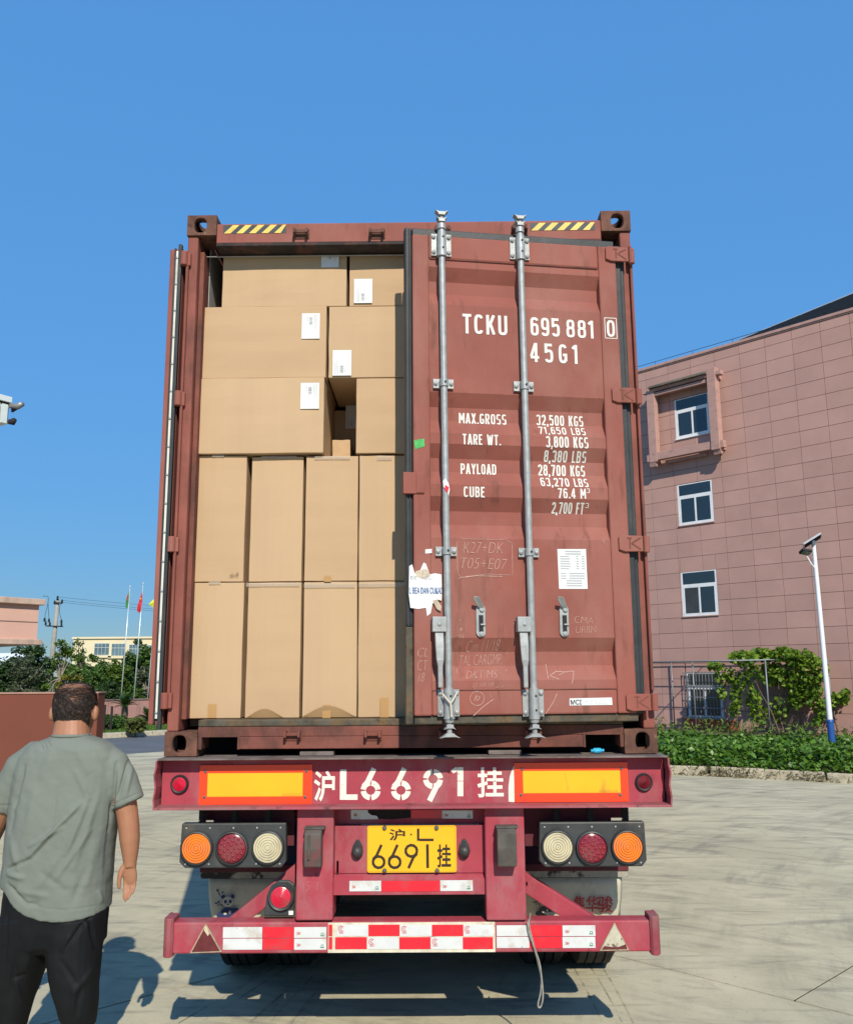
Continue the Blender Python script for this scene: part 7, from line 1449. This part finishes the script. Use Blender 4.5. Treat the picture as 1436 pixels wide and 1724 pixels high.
# power pole and wires
YPo = 62+CAMP.y; pt = A(97.5, 1009, YPo); pb_ = A(84, 1150, YPo); dirp = (pt-pb_)/(pt.z-pb_.z); bs_ = pb_-dirp*pb_.z; pole = thing('power_pole', 'grey concrete power pole with insulators rising above the trees', 'pole', (bs_.x, bs_.y, 0)); m_pc = M('pole_concrete', (.30, .28, .24), .85, var=.15, vs=3)
mb = MB(); mb.tube([bs_, bs_+(pt-bs_)*.5, pt], [.19, .16, .115], 12); mb.build('pole', m_pc, pole, smooth=True)
for yy, xa, xb in ((1015, 91.5, 105), (1054, 77, 106)):
    a, b = A(xa, yy, YPo-.16), A(xb, yy+1, YPo-.16); mb = MB(); mb.obox((a+b)/2, (b-a)/2, Vector((0, .04, 0)), Vector((0, 0, .04))); mb.build('cross_arm', m_dark, pole)
for x, y in ((97, 1006), (104.5, 1012), (92, 1014), (77, 1049), (84, 1050), (103.5, 1052), (82.5, 1044), (103.5, 1046), (75, 1043)):
    p = A(x, y, YPo-.16); mb = MB(); mb.lathe([(.03, -.16), (.09, -.1), (.05, -.06), (.09, -.02), (.05, .03), (.07, .07), (.01, .12)], p, (0, 0, 1), 8); mb.build('insulator', m_dark, pole)
p2 = (A(300, 1016, YPo)); 
def sag(a, b, s, n=14): return [a+(b-a)*(i/n)-Vector((0, 0, s*4*(i/n)*(1-i/n))) for i in range(n+1)]
pole2 = thing('power_pole', 'second concrete power pole standing behind the container', 'pole', (6.0, YPo+8, 0)); mb = MB(); mb.tube([(6, YPo+8, 0), (6, YPo+8, 7.4)], [.19, .12], 12); mb.build('pole', m_pc, pole2)
for k, (x, y, ye) in enumerate(((97, 1005, 1031), (104.5, 1011, 1037), (92, 1013, 1039))):
    a = A(x, y, YPo-.16); b = Vector((6, YPo+8, 7.3-.22*k)); mb = MB(); mb.tube(sag(a, b, .85), .009, 4)
    props(mb.build('overhead_wire', m_dark), ('upper', 'middle', 'lowest')[k]+' overhead wire running right from the power pole', 'wire', 'overhead wires')
for k, (pp) in enumerate((((77, 1045), (76, 1035), (80, 1020), (81, 1005), (72, 1004)), ((82.5, 1041), (81.5, 1028), (81, 1014)), ((103.5, 1043), (101, 1035), (100, 1024), (103, 1014)))):
    mb = MB(); mb.tube(smooth_path([A(x, y, YPo-.2) for x, y in pp], 4), .016, 4); mb.build('jumper_wire', m_dark, pole)
# flagpoles
m_fp = M('flagpole_steel', (.58, .62, .64), .35, .4); YFl = 40+CAMP.y
for (x0, y0, x1, y1, pts, m, lab) in (((219, 989, 204.5, 1168, ((217.5, 995), (215, 1000), (213, 1008), (211, 1023), (214.5, 1024), (217, 1012)), M('flag_green', (.06, .26, .08), .7), 'flagpole with a limp green flag, leftmost of three')), ((241, 984, 226, 1170, ((239.5, 996), (236, 1004), (232, 1020), (230.5, 1029), (234, 1032), (237.5, 1028), (239.5, 1010)), M('flag_red', (.60, .03, .04), .7), 'flagpole with a drooping red flag, tallest and middle of three')), ((264, 996, 250, 1160, ((263.5, 999), (259, 1008), (250.5, 1018), (257, 1022), (261, 1027), (263, 1014)), M('flag_yellow', (.62, .62, .05), .7), 'flagpole with a yellow flag, right of three beside the container'))):
    t_, b_ = A(x0, y0, YFl), A(x1, y1, YFl); dv = (t_-b_)/(t_.z-b_.z); b0 = b_-dv*(b_.z-.1); fp_ = thing('flagpole', lab, 'flagpole', tuple(b0), 'flagpoles on the lawn'); mb = MB(); mb.tube([b0, t_], [.03, .018], 8); mb.lathe([(.001, .09), (.035, .06), (.045, .03), (.02, 0)], t_, (0, 0, 1), 8); mb.build('mast', m_fp, fp_, smooth=True)
    P_ = [A(x, y, YFl-.03) for x, y in pts]; c = sum(P_, Vector())/len(P_); mb = MB(); n = len(P_)
    fr_p = [p+Vector((0, .06*math.sin(i*2.1), 0)) for i, p in enumerate(P_)]; mb.add([c-Vector((0, .08, 0))]+fr_p+[c+Vector((0, .02, 0))]+[p+Vector((0, .02, 0)) for p in fr_p], [(0, 1+i, 1+(i+1) % n) for i in range(n)]+[(n+1, n+2+(i+1) % n, n+2+i) for i in range(n)]+[(1+i, n+2+i, n+2+(i+1) % n, 1+(i+1) % n) for i in range(n)])
    fl = mb.build('flag', m, fp_, smooth=False)
    if 'green' in lab: mb = MB(); mb.poly([A(x, y, YFl-.16) for x, y in ((216, 1001), (213.5, 1012), (212.5, 1009), (215, 1000))]); mb.build('flag_emblem', m_redprint, fl)
    if 'drooping' in lab:
        mb = MB(); sc = A(236.8, 1008, YFl-.2); mb.add([sc+Vector((.035*(1 if i % 2 == 0 else .42)*math.cos(PI/2+i*PI/5), 0, .045*(1 if i % 2 == 0 else .42)*math.sin(PI/2+i*PI/5))) for i in range(10)]+[sc], [(i, (i+1) % 10, 10) for i in range(10)]); mb.build('flag_star', M('star_yellow', (.75, .6, .05), .7), fl)
